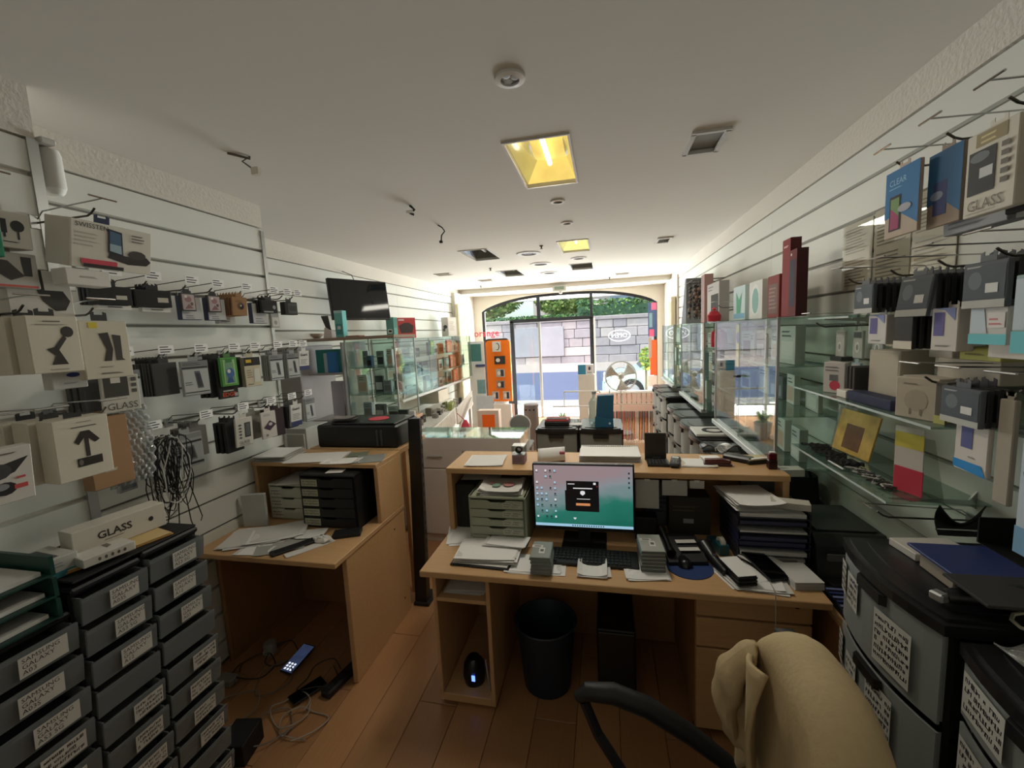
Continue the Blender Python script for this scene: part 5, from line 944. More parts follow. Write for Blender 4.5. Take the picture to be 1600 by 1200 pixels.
# wall cabinet B on the left
cabinet('glass_cabinet', 'long glass wall cabinet along the far left wall', XLF+.004, -2.43, 4.68, 7.5, 1.045, 1.815, (1.3, 1.55), '+x', (5.6, 6.55))
for z, n, s_, w in ((1.0575, 9, 11, 'on the bottom of the far left cabinet'), (1.3065, 10, 12, 'on the middle shelf of the far left cabinet'), (1.5565, 10, 13, 'on the top shelf of the far left cabinet')): shelf_goods(w, XLF+.02, -2.45, 4.75, 7.4, z, n, .2, s_, 'y', (3, 2, 0, 9, 5, 8, 6, 3, 6, 6))
boxthing('green_pack', 'green pack standing in front of the far left cabinet goods', 'package', (-2.5, 5.85, 1.563), (.03, .12, .2), (96, 150, 60), {'+x': [('r', .1, .1, .9, .5, (60, 120, 60)), ('r', .2, .6, .8, .9, (190, 190, 90))]})
for i in range(3): boxthing('coral_pack', 'coral red pack on the %s shelf of the far left cabinet' % ['bottom', 'middle', 'top'][i], 'package', (-2.5, 6.75-.1*i, [1.0585, 1.3075, 1.5575][i]), (.03, .2, .2), (226, 120, 92), {'+x': [('r', .1, .1, .5, .6, (240, 170, 150)), ('l', .1, .7, .9, .9, 2, (250, 220, 210))]}, group='coral red packs')
ZCB = 1.8155
boxthing('teal_box', 'tall teal carton at the near end of the far left cabinet', 'box', (-2.55, 4.8, ZCB), (.1, .1, .26), (86, 140, 128), {'-y': [('r', .2, .25, .8, .45, (210, 210, 206)), ('r', .3, .3, .7, .4, (40, 40, 42))], '+x': [('r', .1, .5, .9, .95, (60, 116, 108))]})
boxthing('red_game_box', 'red carton with a dark controller leaning on the far left cabinet', 'box', (-2.6, 5.25, ZCB), (.06, .3, .27), (196, 64, 64), {'+x': [('p', [(.2, .25), (.8, .25), (.9, .6), (.65, .75), (.4, .75), (.1, .6)], (70, 56, 56)), ('r', .1, .85, .4, .93, (230, 200, 200))], '-y': [('r', 0, 0, 1, 1, (70, 50, 50))]}, rz=-.5)
boxthing('white_frame_box', 'white carton with dark picture at the far end of the far left cabinet', 'box', (-2.6, 6.9, ZCB), (.14, .24, .32), (206, 200, 192), {'-y': [('e', .6, .5, .3, .1, (60, 60, 60)), ('e', .4, .35, .2, .08, (90, 90, 90))], '+x': [('r', .08, .06, .92, .94, (216, 208, 196)), ('l', .2, .3, .8, .8, 6, (176, 168, 158))]}, rz=-.3)
# clutter below cabinet B
t = thing('side_table', 'low white side table cluttered with gadgets below the far left cabinet', 'table', (-2.45, 5.6, 0)); MB().cbox(-2.76, -2.15, 4.7, 6.6, .68, .71, .004).build('top', mat((206, 200, 194), .5), t)
for x in (-2.72, -2.2):
    for y in (4.75, 6.55): MB().box(x-.02, x+.02, y-.02, y+.02, 0, .68).build('leg', mat((190, 184, 178), .5), t)
rg = random.Random(8)
for i in range(26):
    y = 4.8+i*.068; c = rg.choice([(60, 56, 54), (150, 140, 130), (40, 38, 38), (190, 184, 170), (120, 110, 96), (150, 160, 90)])
    boxthing('small_gadget', 'small gadget on the cluttered white side table, %s from the near end' % ORD[i], 'gadget', (-2.25-rg.uniform(0, .3), y, .711), (rg.uniform(.05, .1), rg.uniform(.04, .06), rg.uniform(.03, .12)), c, {'+x': [('r', .2, .2, .8, .8, (110, 106, 100))]}, rz=rg.uniform(-.6, .6), group='gadgets on the white side table')
boxthing('beige_carton', 'plain beige carton under the far left cabinet', 'box', (-2.55, 5.95, .85), (.3, .4, .17), (190, 180, 160), {'+x': [('r', .05, .05, .95, .95, (198, 188, 168))]})
tag(MB().cbox(-2.7, -2.36, 5.7, 6.2, .845, .8495, .001).build('carton_shelf', mat((206, 200, 190), .5)), 'thin shelf under the plain beige carton', 'shelf')
boxthing('dark_menu_board', 'narrow dark green board standing behind the black printer', 'board', (P(635, 655, y=3.3).x-.02, 3.3, .0), (.09, .03, 1.2), (44, 60, 54), {'-y': [('l', .15, .3, .85, .8, 9, (120, 130, 124))]})
boxthing('white_leaflet_stand', 'narrow white leaflet stand beside the dark green board', 'stand', (P(645, 655, y=3.25).x, 3.25, 0), (.05, .03, 1.2), (206, 206, 206), {'-y': [('l', .15, .6, .85, .95, 5, (150, 150, 150))]})
# ribbed white panels on a folding rack
t = thing('folding_rack', 'white ribbed folding rack leaning below the far left cabinet', 'rack', (-1.95, 5.4, 0))
for k, (ya, yb, za, zb) in enumerate([(4.3, 5.25, .72, .86), (5.3, 6.0, .84, .98)]):
    n_ = 22
    for i in range(n_):
        u = i/n_; y = ya+(yb-ya)*u; z = za+(zb-za)*u; MB().box(-1.98, -1.96, y, y+(yb-ya)/n_*.62, z-.2, z).build('rib', mat((214, 204, 190), .5), t)
    MB().tube([(-1.97, ya, za), (-1.97, yb, zb)], .012, 6).build('rail', mat((206, 198, 188), .4), t); MB().tube([(-1.97, ya, za-.2), (-1.97, yb, zb-.2)], .012, 6).build('rail', mat((206, 198, 188), .4), t)
MB().tube([(-1.94, 4.3, .02), (-1.94, 5.9, .9)], .014, 6).build('leg', mat((206, 200, 192), .4), t); MB().tube([(-1.94, 5.9, .02), (-1.94, 4.4, .7)], .014, 6).build('leg', mat((206, 200, 192), .4), t)
t = thing('red_bag', 'small red bag hanging on the white folding rack', 'bag', (-1.8, 5.2, .45)); MB().lathe([(0, 0), (.07, .01), (.085, .1), (.05, .2), (.02, .26), (0, .26)], (-1.82, 5.2, .45), 14).build('pouch', mat((196, 50, 74), .5), t, smooth=True); MB().tube([(-1.82, 5.2, .7), (-1.93, 5.2, .8)], .005, 6).build('strap', mat((150, 40, 60), .5), t)
# white counter with glass top
x0, x1, y0, y1 = -1.71, -.70, 3.32, 3.72
t = thing('shop_counter', 'white shop counter with drawers and a glass display top', 'counter', ((x0+x1)/2, 3.52, 0)); WC = mat((206, 200, 194), .5)
MB().cbox(x0, x1, y0+.02, y1, 0, .84, .003).build('body', WC, t)
for i in range(2):
    a, b = x0+.004+i*(x1-x0)/2, x0-.004+(i+1)*(x1-x0)/2
    dr = MB().cbox(a, b, y0, y0+.019, .68, .84, .003).build('drawer', WC, t); MB().cbox((a+b)/2-.07, (a+b)/2+.07, y0-.014, y0, .78, .79, .003).build('handle', ALU, dr)
    dr = MB().cbox(a, b, y0, y0+.019, .08, .67, .003).build('door', WC, t); MB().cbox(b-.04 if i == 0 else a+.02, b-.02 if i == 0 else a+.04, y0-.014, y0, .5, .6, .003).build('handle', ALU, dr)
MB().box(x0, x1, y0, y0+.012, .84, .945).build('front_board', WC, t); MB().box(x0+.002, x1-.002, y0+.012, y1, .9455, .951).build('glass_top', SHELFGLASS, t); MB().box(x0, x1, y1-.008, y1, .84, .945).build('back_pane', GLASS, t)
for x in (x0, x1-.006): MB().box(x, x+.006, y0+.012, y1-.008, .84, .945).build('end_pane', GLASS, t)
rg = random.Random(9)
for i in range(11):
    c = [(110, 170, 214), (206, 204, 200), (120, 180, 216), (190, 176, 160), (206, 200, 190), (110, 176, 210), (60, 90, 90), (206, 190, 120), (150, 190, 130), (196, 200, 200), (130, 170, 150)][i]
    boxthing('phone_leaflet', '%s leaflet under the glass counter top, %s from the left' % (['blue', 'white', 'blue', 'tan', 'white', 'blue', 'dark green', 'yellow', 'green', 'white', 'green'][i], (o_+['ninth', 'tenth', 'eleventh'])[i]), 'leaflet', (x0+.06+i*.088, 3.53+rg.uniform(-.03, .03), .8405), (.075, rg.uniform(.2, .3), .05), c, {'+z': [('r', .1, .1, .9, .4, (226, 224, 220)), ('r', .2, .5, .8, .9, MIX[i % 10])]}, group='leaflets under the counter glass')
# two black drawer units with things on top
def black_unit(name, label, x0, x1, y0, y1, ztop, face, nd, hd, group=None, labels=False, lidr=.02, seed=0, dcol=None):
    "black frame drawer tower with smoky bowed drawers; face = '-y' or '-x'"
    t = thing(name, label, 'drawers', ((x0+x1)/2, (y0+y1)/2, 0), group=group); DM = dcol or glassmat((150, 154, 156), 1.0, 'smoky_plastic', .25, .75, (150, 152, 146)); rg = random.Random(seed)
    if face == '-y': A = Matrix.Translation(((x0+x1)/2, y0, 0)); W, D = x1-x0, y1-y0
    elif face == '-x': A = Matrix.Translation((x0, (y0+y1)/2, 0)) @ Matrix.Rotation(-math.pi/2, 4, 'Z'); W, D = y1-y0, x1-x0
    def bow(x, r=.035): return -r*(1-(2*x/W)**2)
    def arcpoly(w, e, dback): 
        n = 10; return [(-w/2+w*i/n, bow(-w/2+w*i/n)+e) for i in range(n+1)]+[(w/2, dback), (-w/2, dback)]
    mb = MB(); mb.prism(arcpoly(W, -.008, D), ztop-.035, ztop-.008); mb.prism(arcpoly(W-.03, .008, D-.015), ztop-.008, ztop); mb.prism(arcpoly(W-.09, .05, D-.05), ztop, ztop+.004)
    mb.xf(A).build('lid', mat((30, 30, 32), .3, name='tower_lid', noise=.05), t, smooth=False)
    mb = MB(); mb.box(-W/2, -W/2+.02, .015, D, 0, ztop-.035); mb.box(W/2-.02, W/2, .015, D, 0, ztop-.035); mb.box(-W/2, W/2, D-.01, D, 0, ztop-.035)
    for i in range(nd+1):
        z = ztop-.035-i*hd
        if z > .02: mb.box(-W/2, W/2, .02, D, z-.014, z-.002)
    mb.xf(A).build('frame', FRAMEB, t)
    for i in range(nd):
        zt = ztop-.04-i*hd; zb = zt-hd+.022
        if zb < 0: break
        n = 10; w = W-.02; mb = MB()
        pts = [(-w/2+w*k/n) for k in range(n+1)]
        for a, b in zip(pts, pts[1:]): mb.prism([(a, bow(a)), (b, bow(b)), (b, bow(b)+.006), (a, bow(a)+.006)], zb, zt)
        mb.box(-w/2+.01, -w/2+.015, .01, D-.03, zb, zt-.01); mb.box(w/2-.015, w/2-.01, .01, D-.03, zb, zt-.01)
        dr = mb.xf(A).build('drawer', DM, t)
        hm = MB(); hw = min(.1, W*.3); hm.prism([(-hw/2, bow(0)-.014), (hw/2, bow(0)-.014), (hw/2+.01, bow(0)), (-hw/2-.01, bow(0))], zt-.03, zt); hm.xf(A).build('handle', FRAMEB, dr)
        cm = MB(); cm.box(-w/2+.04, w/2-.04, .03, D-.06, zb+.004, zb+(zt-zb)*rg.uniform(.4, .75)); cm.xf(A).build('contents', mat(rg.choice([(70, 70, 70), (96, 94, 88), (56, 58, 64)]), .7), dr)
        if labels:
            for q in labels(i, rg):
                u, v, lw, lh, rows = q; xx = -W/2+u*W; sl = math.atan2(bow(xx+.01)-bow(xx-.01), .02)
                oo = Vector((xx-lw/2, bow(xx)+math.tan(sl)*(-lw/2)-.004, zb+v*(zt-zb))); mb, ms = prints([('r', 0, 0, 1, 1, (196, 194, 186)), ('s', .05, .08, .95, .94, rows, (40, 40, 46))], oo, Vector((math.cos(sl), math.sin(sl), 0)), Vector((0, 0, 1)), Vector((math.sin(sl), -math.cos(sl), 0)), lw, lh, start=.002); mb.xf(A).build('label', ms, dr, fix=False)
    return t
black_unit('drawer_unit', 'black drawer unit with a red box on top behind the main counter', -.56, -.225, 3.28, 3.68, 1.04, '-y', 3, .3, 'black drawer units behind the counter', seed=1, lidr=.03)
black_unit('drawer_unit', 'black drawer unit with a blue box on top behind the main counter', -.215, .12, 3.28, 3.68, 1.04, '-y', 3, .3, 'black drawer units behind the counter', seed=2)
ZU = 1.0445
t = thing('red_book_stack', 'dark tablet cases stacked with a red cover on the left black drawer unit', 'boxes', (-.4, 3.45, ZU)); MB().cbox(-.1, .1, -.08, .08, 0, .03, .004).build('lower_case', mat((34, 30, 32), .4), t, local=True); MB().cbox(-.095, .095, -.075, .075, .0302, .045, .003).build('red_cover', mat((170, 60, 62), .5), t, local=True); MB().cbox(-.08, .08, -.06, .0, .0452, .05, .002).build('band', mat((60, 40, 42), .5), t, local=True)
papers('white sheet lying between the two black drawer units', 'paper', (-.25, 3.42, ZU+.001), .1, .09, 1, .1, sp=0, name='paper_sheet')
t = thing('clear_bottle', 'tall clear plastic bottle on the right black drawer unit', 'bottle', (-.1, 3.46, ZU)); MB().lathe([(0, .001), (.042, .001), (.044, .02), (.044, .17), (.03, .2), (.014, .215), (.014, .24), (0, .24)], n=20).build('body', glassmat((226, 236, 232), 2.0, 'bottle_plastic', .05, .12, (200, 206, 204)), t, local=True, smooth=True); MB().lathe([(0, .2402), (.016, .2402), (.016, .262), (0, .262)], n=14).build('pump', mat((150, 150, 148), .4), t, local=True)
t = thing('blue_router', 'upright dark blue wedge shaped box on the right black drawer unit', 'box', (-.015, 3.36, ZU), rz=.03); MB().prism([(-.075, 0), (.06, 0), (.07, .25), (-.055, .245)], -.04, .04, 'y').build('shell', mat((20, 84, 116), .4), t, local=True); MB().prism([(-.08, 0), (.064, 0), (.062, .06), (-.076, .085)], -.055, -.041, 'y').build('pocket', mat((24, 92, 124), .4), t, local=True)
MB().lathe([(0, 0), (.009, 0), (.009, -.002), (0, -.002)], (.035, -.056, .03), 12, 'y').build('logo', mat((200, 220, 226), .4), t, local=True)
# ------------------------------------------------------------------ shop window zone
YO = 7.6
t = thing('orange_display', 'tall orange display board with rounded top and hanging products', 'display', (-1.94, YO, 0))
a, b, zt, zb = -2.17, -1.71, 1.7, .56
def rrect(x0, x1, z0, z1, r, n=6): return [(x1-r+r*math.sin(k/n*1.5708), z1-r+r*math.cos(k/n*1.5708)) for k in range(n+1)]+[(x1, z0), (x0, z0)]+[(x0+r-r*math.cos(k/n*1.5708), z1-r+r*math.sin(k/n*1.5708)) for k in range(n+1)]
OR = mat((255, 128, 16), .5, name='orange_board', noise=.03)
MB().prism(rrect(a, b, zb, zt, .06), YO, YO+.05, 'y').build('board', OR, t); MB().prism(rrect(a-.03, b-.03, zb, zt+.03, .06), YO+.051, YO+.09, 'y').build('dark_back', mat((50, 44, 44), .5), t); MB().box(a+.1, b-.1, YO+.02, YO+.12, 0, zb).build('stand', WHITE, t)
for i, (dx, dz, w, h, c) in enumerate([(.15, .93, .16, .19, (214, 206, 196)), (.18, .7, .2, .15, (64, 50, 40)), (.2, .46, .16, .15, (180, 176, 170)), (.2, .25, .15, .14, (150, 130, 120)), (.1, .04, .13, .15, (200, 186, 186)), (.31, .04, .13, .15, (200, 186, 180))]):
    boxthing('display_product', 'product %s on the orange board' % ['with curved black earphone, topmost', 'in a brown pack, second from the top', 'in a pale pack, third from the top', 'in a mixed pack, fourth from the top', 'at the lower left', 'at the lower right'][i], 'package', (a+dx+w/2-.02, YO-.016, zb+dz), (w, .03, h), c, {'-y': [('r', .55, .1, .9, .9, (50, 50, 54)), ('e', .35, .5, .2, .25, (236, 230, 222))] if i else [('r', .05, .05, .95, .95, (226, 220, 210)), ('e', .6, .5, .28, .36, (44, 44, 46)), ('e', .54, .5, .24, .3, (226, 220, 210))]}, group='products on the orange board')
t = thing('white_notice_stand', 'white stand with a teal notice left of the orange board', 'stand', (-2.36, 7.55, 0)); MB().cbox(-2.5, -2.2, 7.55, 7.6, 0, 1.7, .004).build('panel', mat((226, 226, 224), .5), t)
for z0, z1, x0, x1, c in ((1.33, 1.65, -2.46, -2.25, (76, 130, 128)), (.72, .98, -2.36, -2.2, (120, 160, 164))): MB().box(x0, x1, 7.545, 7.549, z0, z1).build('notice', mat(c, .4, noise=.2, scale=16), t)
MB().cbox(-2.36, -2.18, 7.5, 7.55, 1.23, 1.27, .003).build('blue_ledge', mat((60, 74, 120), .4), t); MB().box(-2.38, -2.06, 7.5, 7.54, .35, .68).build('leaflets', mat((200, 210, 220), .5, noise=.15, scale=14), t)
tag(MB().cbox(-2.04, -1.72, 7.5, 7.56, .0, .52, .004).build('white_plinth_panel', mat((230, 228, 224), .5)), 'white panel standing below the orange board', 'panel')
t = thing('orange_square_box', 'white box with a large orange square standing before the orange board', 'box', (-1.68, 5.82, 0)); MB().cbox(-1.84, -1.52, 5.8, 5.95, 0, .72, .004).build('case', mat((216, 196, 180), .5), t); MB().box(-1.77, -1.58, 5.798, 5.7995, .44, .66).build('orange_square', mat((255, 108, 10), .5, name='orange_print'), t)
mb = MB(); addtext(mb, 'orange', .05, (-1.675, 5.7985, .41), (1, 0, 0), (0, 0, 1), 0, 'CENTER'); mb.build('lettering', mat((240, 120, 60), .5), t, fix=False)
t = thing('visitor_chair', 'grey round backed chair beyond the white counter', 'chair', (-1.08, 5.0, 0)); GC = mat((120, 120, 116), .6)
MB().lathe([(0, 0), (.12, 0), (.13, .012), (.12, .024), (0, .024)], (0, 0, 0), 24, 'y').xf(Matrix.Translation((-1.08, 5.15, .66)) @ Matrix.Diagonal((1, 1, .85, 1))).build('backrest', GC, t); MB().cbox(-1.27, -.9, 4.78, 5.14, .43, .47, .015).build('seat', GC, t)
MB().tube([(-1.08+.135*math.cos(k*.35-1.0), 5.165, .66+.118*math.sin(k*.35-1.0)) for k in range(16)], .009, 6).build('back_rim', WHITE, t)
for x in (-1.25, -.92):
    for y in (4.8, 5.12): MB().tube([(x, y, 0), (x*.98-.02, y, .44)], .012, 8).build('leg', WHITE, t)
MB().tube([(-1.2, 5.13, .45), (-1.2, 5.17, .62)], .01, 6).build('back_post', WHITE, t); MB().tube([(-.96, 5.13, .45), (-.96, 5.17, .62)], .01, 6).build('back_post', WHITE, t)
t = thing('litter_bin', 'grey cylindrical bin with round holes near the shop door', 'bin', (-1.15, 6.4, 0)); MB().lathe([(0, 0), (.115, 0), (.115, .7), (.1, .71), (0, .71)], (-1.15, 6.4, 0), 24).build('drum', mat((124, 116, 112), .5, .2), t, smooth=True)
for k in range(3): MB().lathe([(0, 0), (.013, 0), (.013, -.01), (0, -.01)], (-1.15-.06+.06*k, 6.4-.114+.018*abs(k-1), .63), 10, 'y').build('hole', mat((20, 20, 20), .8), t)
# display table with glass rods
t = thing('display_rack', 'light display rack with two white rods before the shop door', 'rack', (-.45, 6.9, 0))
for x0, x1, y, z in ((-.86, -.25, 6.8, .59), (-.68, -.1, 6.9, .82)):
    MB().tube([(x0, y, z), (x1, y, z)], .012, 8).build('rod', mat((216, 216, 214), .4), t)
    for x in (x0, x1): MB().tube([(x, y, 0), (x, y, z)], .008, 6).build('post', mat((206, 206, 204), .4), t)
t = thing('white_stand', 'grey white box stand with a blue carton on top at the shop door', 'stand', (-.36, 7.8, 0)); MB().cbox(-.5, -.2, 7.8, 8.0, 0, 1.0, .004).build('case', mat((196, 192, 184), .5), t)
boxthing('blue_white_carton', 'blue and white carton on the box stand at the shop door', 'box', (-.36, 7.9, 1.0005), (.28, .12, .18), (200, 196, 196), {'-y': [('r', 0, 0, .5, 1, (40, 120, 150)), ('e', .75, .6, .08, .2, (60, 56, 60)), ('r', .6, .15, .9, .22, (110, 110, 110))]})
t = thing('potted_plant', 'bushy green plant by the shop door beyond the drawer units', 'plant', (-.75, 7.2, 0)); MB().lathe([(0, 0), (.1, 0), (.13, .24), (.12, .24), (.1, .2), (0, .2)], (-.75, 7.2, 0), 18).build('pot', mat((186, 180, 176), .6), t, smooth=True)
lf = random.Random(3)
for i in range(46):
    a_ = lf.uniform(0, 6.283); L = lf.uniform(.2, .42); q = Vector((-.75, 7.2, .22)); d_ = Vector((math.cos(a_), math.sin(a_), 0)); s_ = d_.cross(Vector((0, 0, 1)))*.016; up = lf.uniform(.5, 1)
    pts = [q+d_*(L*.5*u)+Vector((0, 0, L*up*(u-u*u*.45))) for u in (0, .35, .7, 1)]; mb = MB(); mb.add([pts[0]-s_*.3, pts[0]+s_*.3, pts[1]-s_, pts[1]+s_, pts[2]-s_*.8, pts[2]+s_*.8, pts[3]], [(0, 1, 3, 2), (2, 3, 5, 4), (4, 5, 6)]); mb.build('leaf', LEAFG[2] if i % 2 else LEAFG[0], t, fix=False)
# fan
fc = P(970, 588, y=7.3); t = thing('fan', 'grey pedestal fan standing in front of the shop window', 'fan', (fc.x, 7.35, 0)); R = .255
FM = mat((176, 170, 160), .4, .1); CW_ = mat((176, 176, 172), .35, .5, noise=0)
cg = MB()
for rr_, dy in ((R, 0), (R*.97, -.05), (R*.62, -.075), (R*.3, -.085), (R*.97, .06)): cg.tube([(fc.x+rr_*math.cos(k*.19635), fc.y+dy, fc.z+rr_*math.sin(k*.19635)) for k in range(33)], .004 if rr_ != R else .007, 5, caps=False)
cg.build('guard_rings', CW_, t); cg = MB()
for k in range(24):
    a_ = k*.2618; c_, s_ = math.cos(a_), math.sin(a_); cg.tube([(fc.x+.05*c_, fc.y-.088, fc.z+.05*s_), (fc.x+R*.62*c_, fc.y-.075, fc.z+R*.62*s_), (fc.x+R*c_, fc.y, fc.z+R*s_)], .0018, 4)
tag(cg.build('guard_wires', CW_, t), kind='stuff')
for k in range(3):
    a0 = k*2.094+.5; mb = MB()
    mb.grid(lambda u, v: Vector((fc.x+(.03+u*R*.82)*math.cos(a0+(v-.35)*.95*(.45+.55*u)), fc.y-.02+(v-.5)*.06, fc.z+(.03+u*R*.82)*math.sin(a0+(v-.35)*.95*(.45+.55*u)))), 8, 6); solid(mb.build('blade', FM, t, smooth=True), .004)
MB().lathe([(0, -.06), (.035, -.055), (.04, 0), (.06, .05), (.06, .16), (.04, .19), (0, .19)], (fc.x, fc.y, fc.z), 18, 'y').build('motor', FM, t, smooth=True); MB().tube([(fc.x, fc.y+.1, fc.z-.05), (fc.x, fc.y+.1, .02)], .016, 10).build('pole', FM, t); MB().lathe([(0, 0), (.19, 0), (.19, .02), (.04, .045), (0, .045)], (fc.x, fc.y+.1, 0), 24).build('foot', FM, t, smooth=True)
# lanyard rack
t = thing('lanyard_rack', 'rack of red, black and white lanyards in front of the window', 'rack', (.39, 6.8, 0)); xa, xb = .07, .71
for z in (.79, .62, .5): MB().tube([(xa-.02, 6.8, z), (xb+.02, 6.8, z)], .008, 6).build('bar', mat((216, 206, 196), .4), t)
for x in (xa-.02, xb+.02): MB().tube([(x, 6.8, 0), (x, 6.8, .86)], .01, 6).build('post', mat((206, 200, 192), .4), t)
rg = random.Random(6); LC = [(150, 30, 44), (40, 34, 38), (176, 160, 160), (170, 50, 60), (90, 90, 92), (120, 26, 40), (60, 56, 58)]
lc = 'wine red, black, pale, bright red, grey, dark red, charcoal'.split(', ')
for i in range(26):
    x = xa+.012+i*.0245; k = rg.randrange(7); q = thing('lanyard', '%s lanyard on the window rack, %s from the left' % (lc[k], ORD[i]), 'lanyard', (x, 6.785, .5), group='%s lanyards on the rack' % lc[k])
    MB().box(-.009, .009, -.004, 0, -.46+rg.uniform(-.02, .02), .008).build('ribbon', mat(LC[k], .6), q, local=True); MB().box(-.007, .007, -.006, 0, -.5, -.455).build('tag', mat((216, 206, 204), .5), q, local=True)
for i in range(9):
    x = xa+.02+i*.074; k = rg.randrange(7); q = thing('short_strap', '%s short strap on the upper rack bar, %s from the left' % (lc[k], ORD[i]), 'strap', (x, 6.785, .79), group='%s short straps' % lc[k]); MB().tube([(0, 0, .008), (.008, -.004, -.05), (.004, -.004, -.13), (-.008, -.004, -.05), (0, 0, .008)], .003, 5).build('loop', mat(LC[k], .6), q, local=True); MB().cbox(-.006, .006, -.008, 0, -.16, -.13, .002).build('clasp', CHROME, q, local=True)
# signs in the window
t = thing('neon_open_sign', 'white oval neon sign reading OPEN mirrored in the window', 'sign', (.28, 8.7, 1.67)); NE = mat((226, 232, 240), .3, noise=0, emit=.7, name='neon_white')
MB().tube([(.28+.21*math.cos(k*.2618), 8.7, 1.67+.11*math.sin(k*.2618)) for k in range(25)], .007, 6, caps=False).build('oval_tube', NE, t)
mb = MB(); addtext(mb, 'OPEN', .12, (.28, 8.697, 1.67), (1, 0, 0), (0, 0, 1), 0, 'CENTER', .0, True); solid(mb.build('letters', NE, t, fix=False), .006)
for x in (.14, .42): MB().tube([(x, 8.7, 1.76), (x, 8.76, 2.3), (x, 8.85, 2.56)], .0015, 4).build('wire', mat((90, 90, 92), .5), t)
mb = MB(); addtext(mb, 'orange', .2, (-2.74, 8.74, 1.84), (1, 0, 0), (0, 0, 1), 0, 'LEFT', .002); o = mb.build('window_lettering', mat((190, 60, 76), .5, noise=0), fix=False); solid(o, .003); tag(o, 'red lettering in the upper left corner of the shop window', 'lettering')
t = thing('window_banner', 'narrow pink and blue banner hanging in the right corner of the window', 'banner', (.93, 8.83, 1.6)); MB().box(.84, 1.0, 8.832, 8.838, 1.62, 2.28).build('cloth', mat((70, 90, 130), .7, noise=.3, scale=7), t)
for z0, z1, x0, x1, c in ((2.14, 2.28, .9, 1.0, (226, 110, 150)), (1.62, 1.76, .86, .95, (206, 84, 120)), (1.8, 2.08, .86, .92, (130, 160, 170))): MB().box(x0, x1, 8.829, 8.8315, z0, z1).build('print', mat(c, .6, noise=.1), t)
t = thing('orange_poster', 'tall orange poster strip on the right side of the window', 'poster', (.93, 8.83, 1.0)); MB().box(.87, 1.0, 8.832, 8.838, .85, 1.55).build('sheet', mat((240, 96, 40), .6, noise=.15, scale=9), t); MB().box(.84, .9, 8.829, 8.8315, 1.2, 1.6).build('grey_print', mat((170, 150, 136), .6), t); MB().box(.82, 1.0, 8.829, 8.8315, .62, .84).build('white_print', mat((226, 206, 200), .6, noise=.25, scale=18), t)
# radiators / pale panels beside the window
for nm, lab, x, y0, y1 in (('pale_panel', 'tall cream panel radiator on the left wall by the window', XLF+.07, 7.55, 8.35), ('pale_panel', 'tall cream panel radiator on the right wall by the window', XR-.04, 7.35, 7.7)):
    t = thing(nm, lab, 'radiator', (x, (y0+y1)/2, .4)); s_ = 1 if x < 0 else -1
    xx = sorted((x, x+s_*.07)); MB().cbox(xx[0], xx[1], y0, y1, .4, 2.4 if s_ > 0 else 2.28, .012).build('shell', mat((206, 194, 164), .5), t)
    for i in range(6): 
        x3 = sorted((x+s_*.0701, x+s_*.074)); MB().box(x3[0], x3[1], y0+.03+i*(y1-y0-.06)/6, y0+.03+(i+.6)*(y1-y0-.06)/6, .45, 2.2).build('rib', mat((198, 186, 156), .5), t)
    for z in (.7, 1.9):
        x2 = sorted((x, x-.008 if s_ > 0 else x+.008)); MB().box(x2[0], x2[1], y0+.1, y0+.13, z, z+.03).build('bracket', ALU, t)
# parked car outside
t = thing('parked_car', 'pale turquoise car parked at the kerb outside the right window', 'car', (1.9, 12.1, -.12)); CP = mat((196, 222, 220), .25, name='car_paint', noise=.02, coat=.5)
prof = [(-1.9, .2), (-1.95, .5), (-1.75, .72), (-1.05, .86), (-.45, 1.3), (.85, 1.36), (1.5, .98), (1.9, .85), (1.95, .45), (1.9, .2)]
mb = MB(); n = len(prof); ring = []
for y, k, dz in ((-.82, .0, 0), (-.86, .5, 0), (.86, .5, 0), (.82, 0, 0)): ring.append([(x*(1 if k else .985), y*(1 if z < .9 else .84), z*(1 if k else .985)) for x, z in prof])
vs = [p for r_ in ring for p in r_]; fs = [(i*n+j, i*n+(j+1) % n, (i+1)*n+(j+1) % n, (i+1)*n+j) for i in range(3) for j in range(n)]+[tuple(range(n))[::-1], tuple(range(3*n, 4*n))]
MB().add(vs, fs).build('body', CP, t, local=True); GW = mat((70, 84, 92), .1, name='car_window', noise=.05)
for y in (-.735, .735): MB().prism([(-.9, .92), (-.42, 1.24), (.8, 1.29), (1.3, 1.0), (1.25, .92)], y-.02 if y < 0 else y, y if y < 0 else y+.02, 'y').build('side_window', GW, t, local=True)
MB().add([(-1.03, -.66, .9), (-1.03, .66, .9), (-.5, .62, 1.28), (-.5, -.62, 1.28)], [(0, 1, 2, 3)]).build('windscreen', GW, t, local=True)
for x in (-1.25, 1.25):
    for y in (-.84, .84):
        w = MB().lathe([(0, -.1), (.3, -.1), (.31, -.06), (.31, .06), (.3, .1), (0, .1)], (x, y, .31), 24, 'y').build('wheel', mat((30, 30, 32), .7), t, local=True, smooth=True); MB().lathe([(0, 0), (.19, 0), (.2, .005), (0, .02)], (x, y+(.1 if y > 0 else -.12), .31), 20, 'y').build('hubcap', mat((120, 126, 132), .3, .6), w, local=True)
for y in (-.6, .6): MB().cbox(-1.97, -1.9, y-.16, y+.16, .55, .68, .02).build('headlight', mat((226, 230, 232), .1), t, local=True)
MB().cbox(-2.0, -1.85, -.8, .8, .22, .42, .03).build('bumper', mat((180, 204, 204), .35), t, local=True)
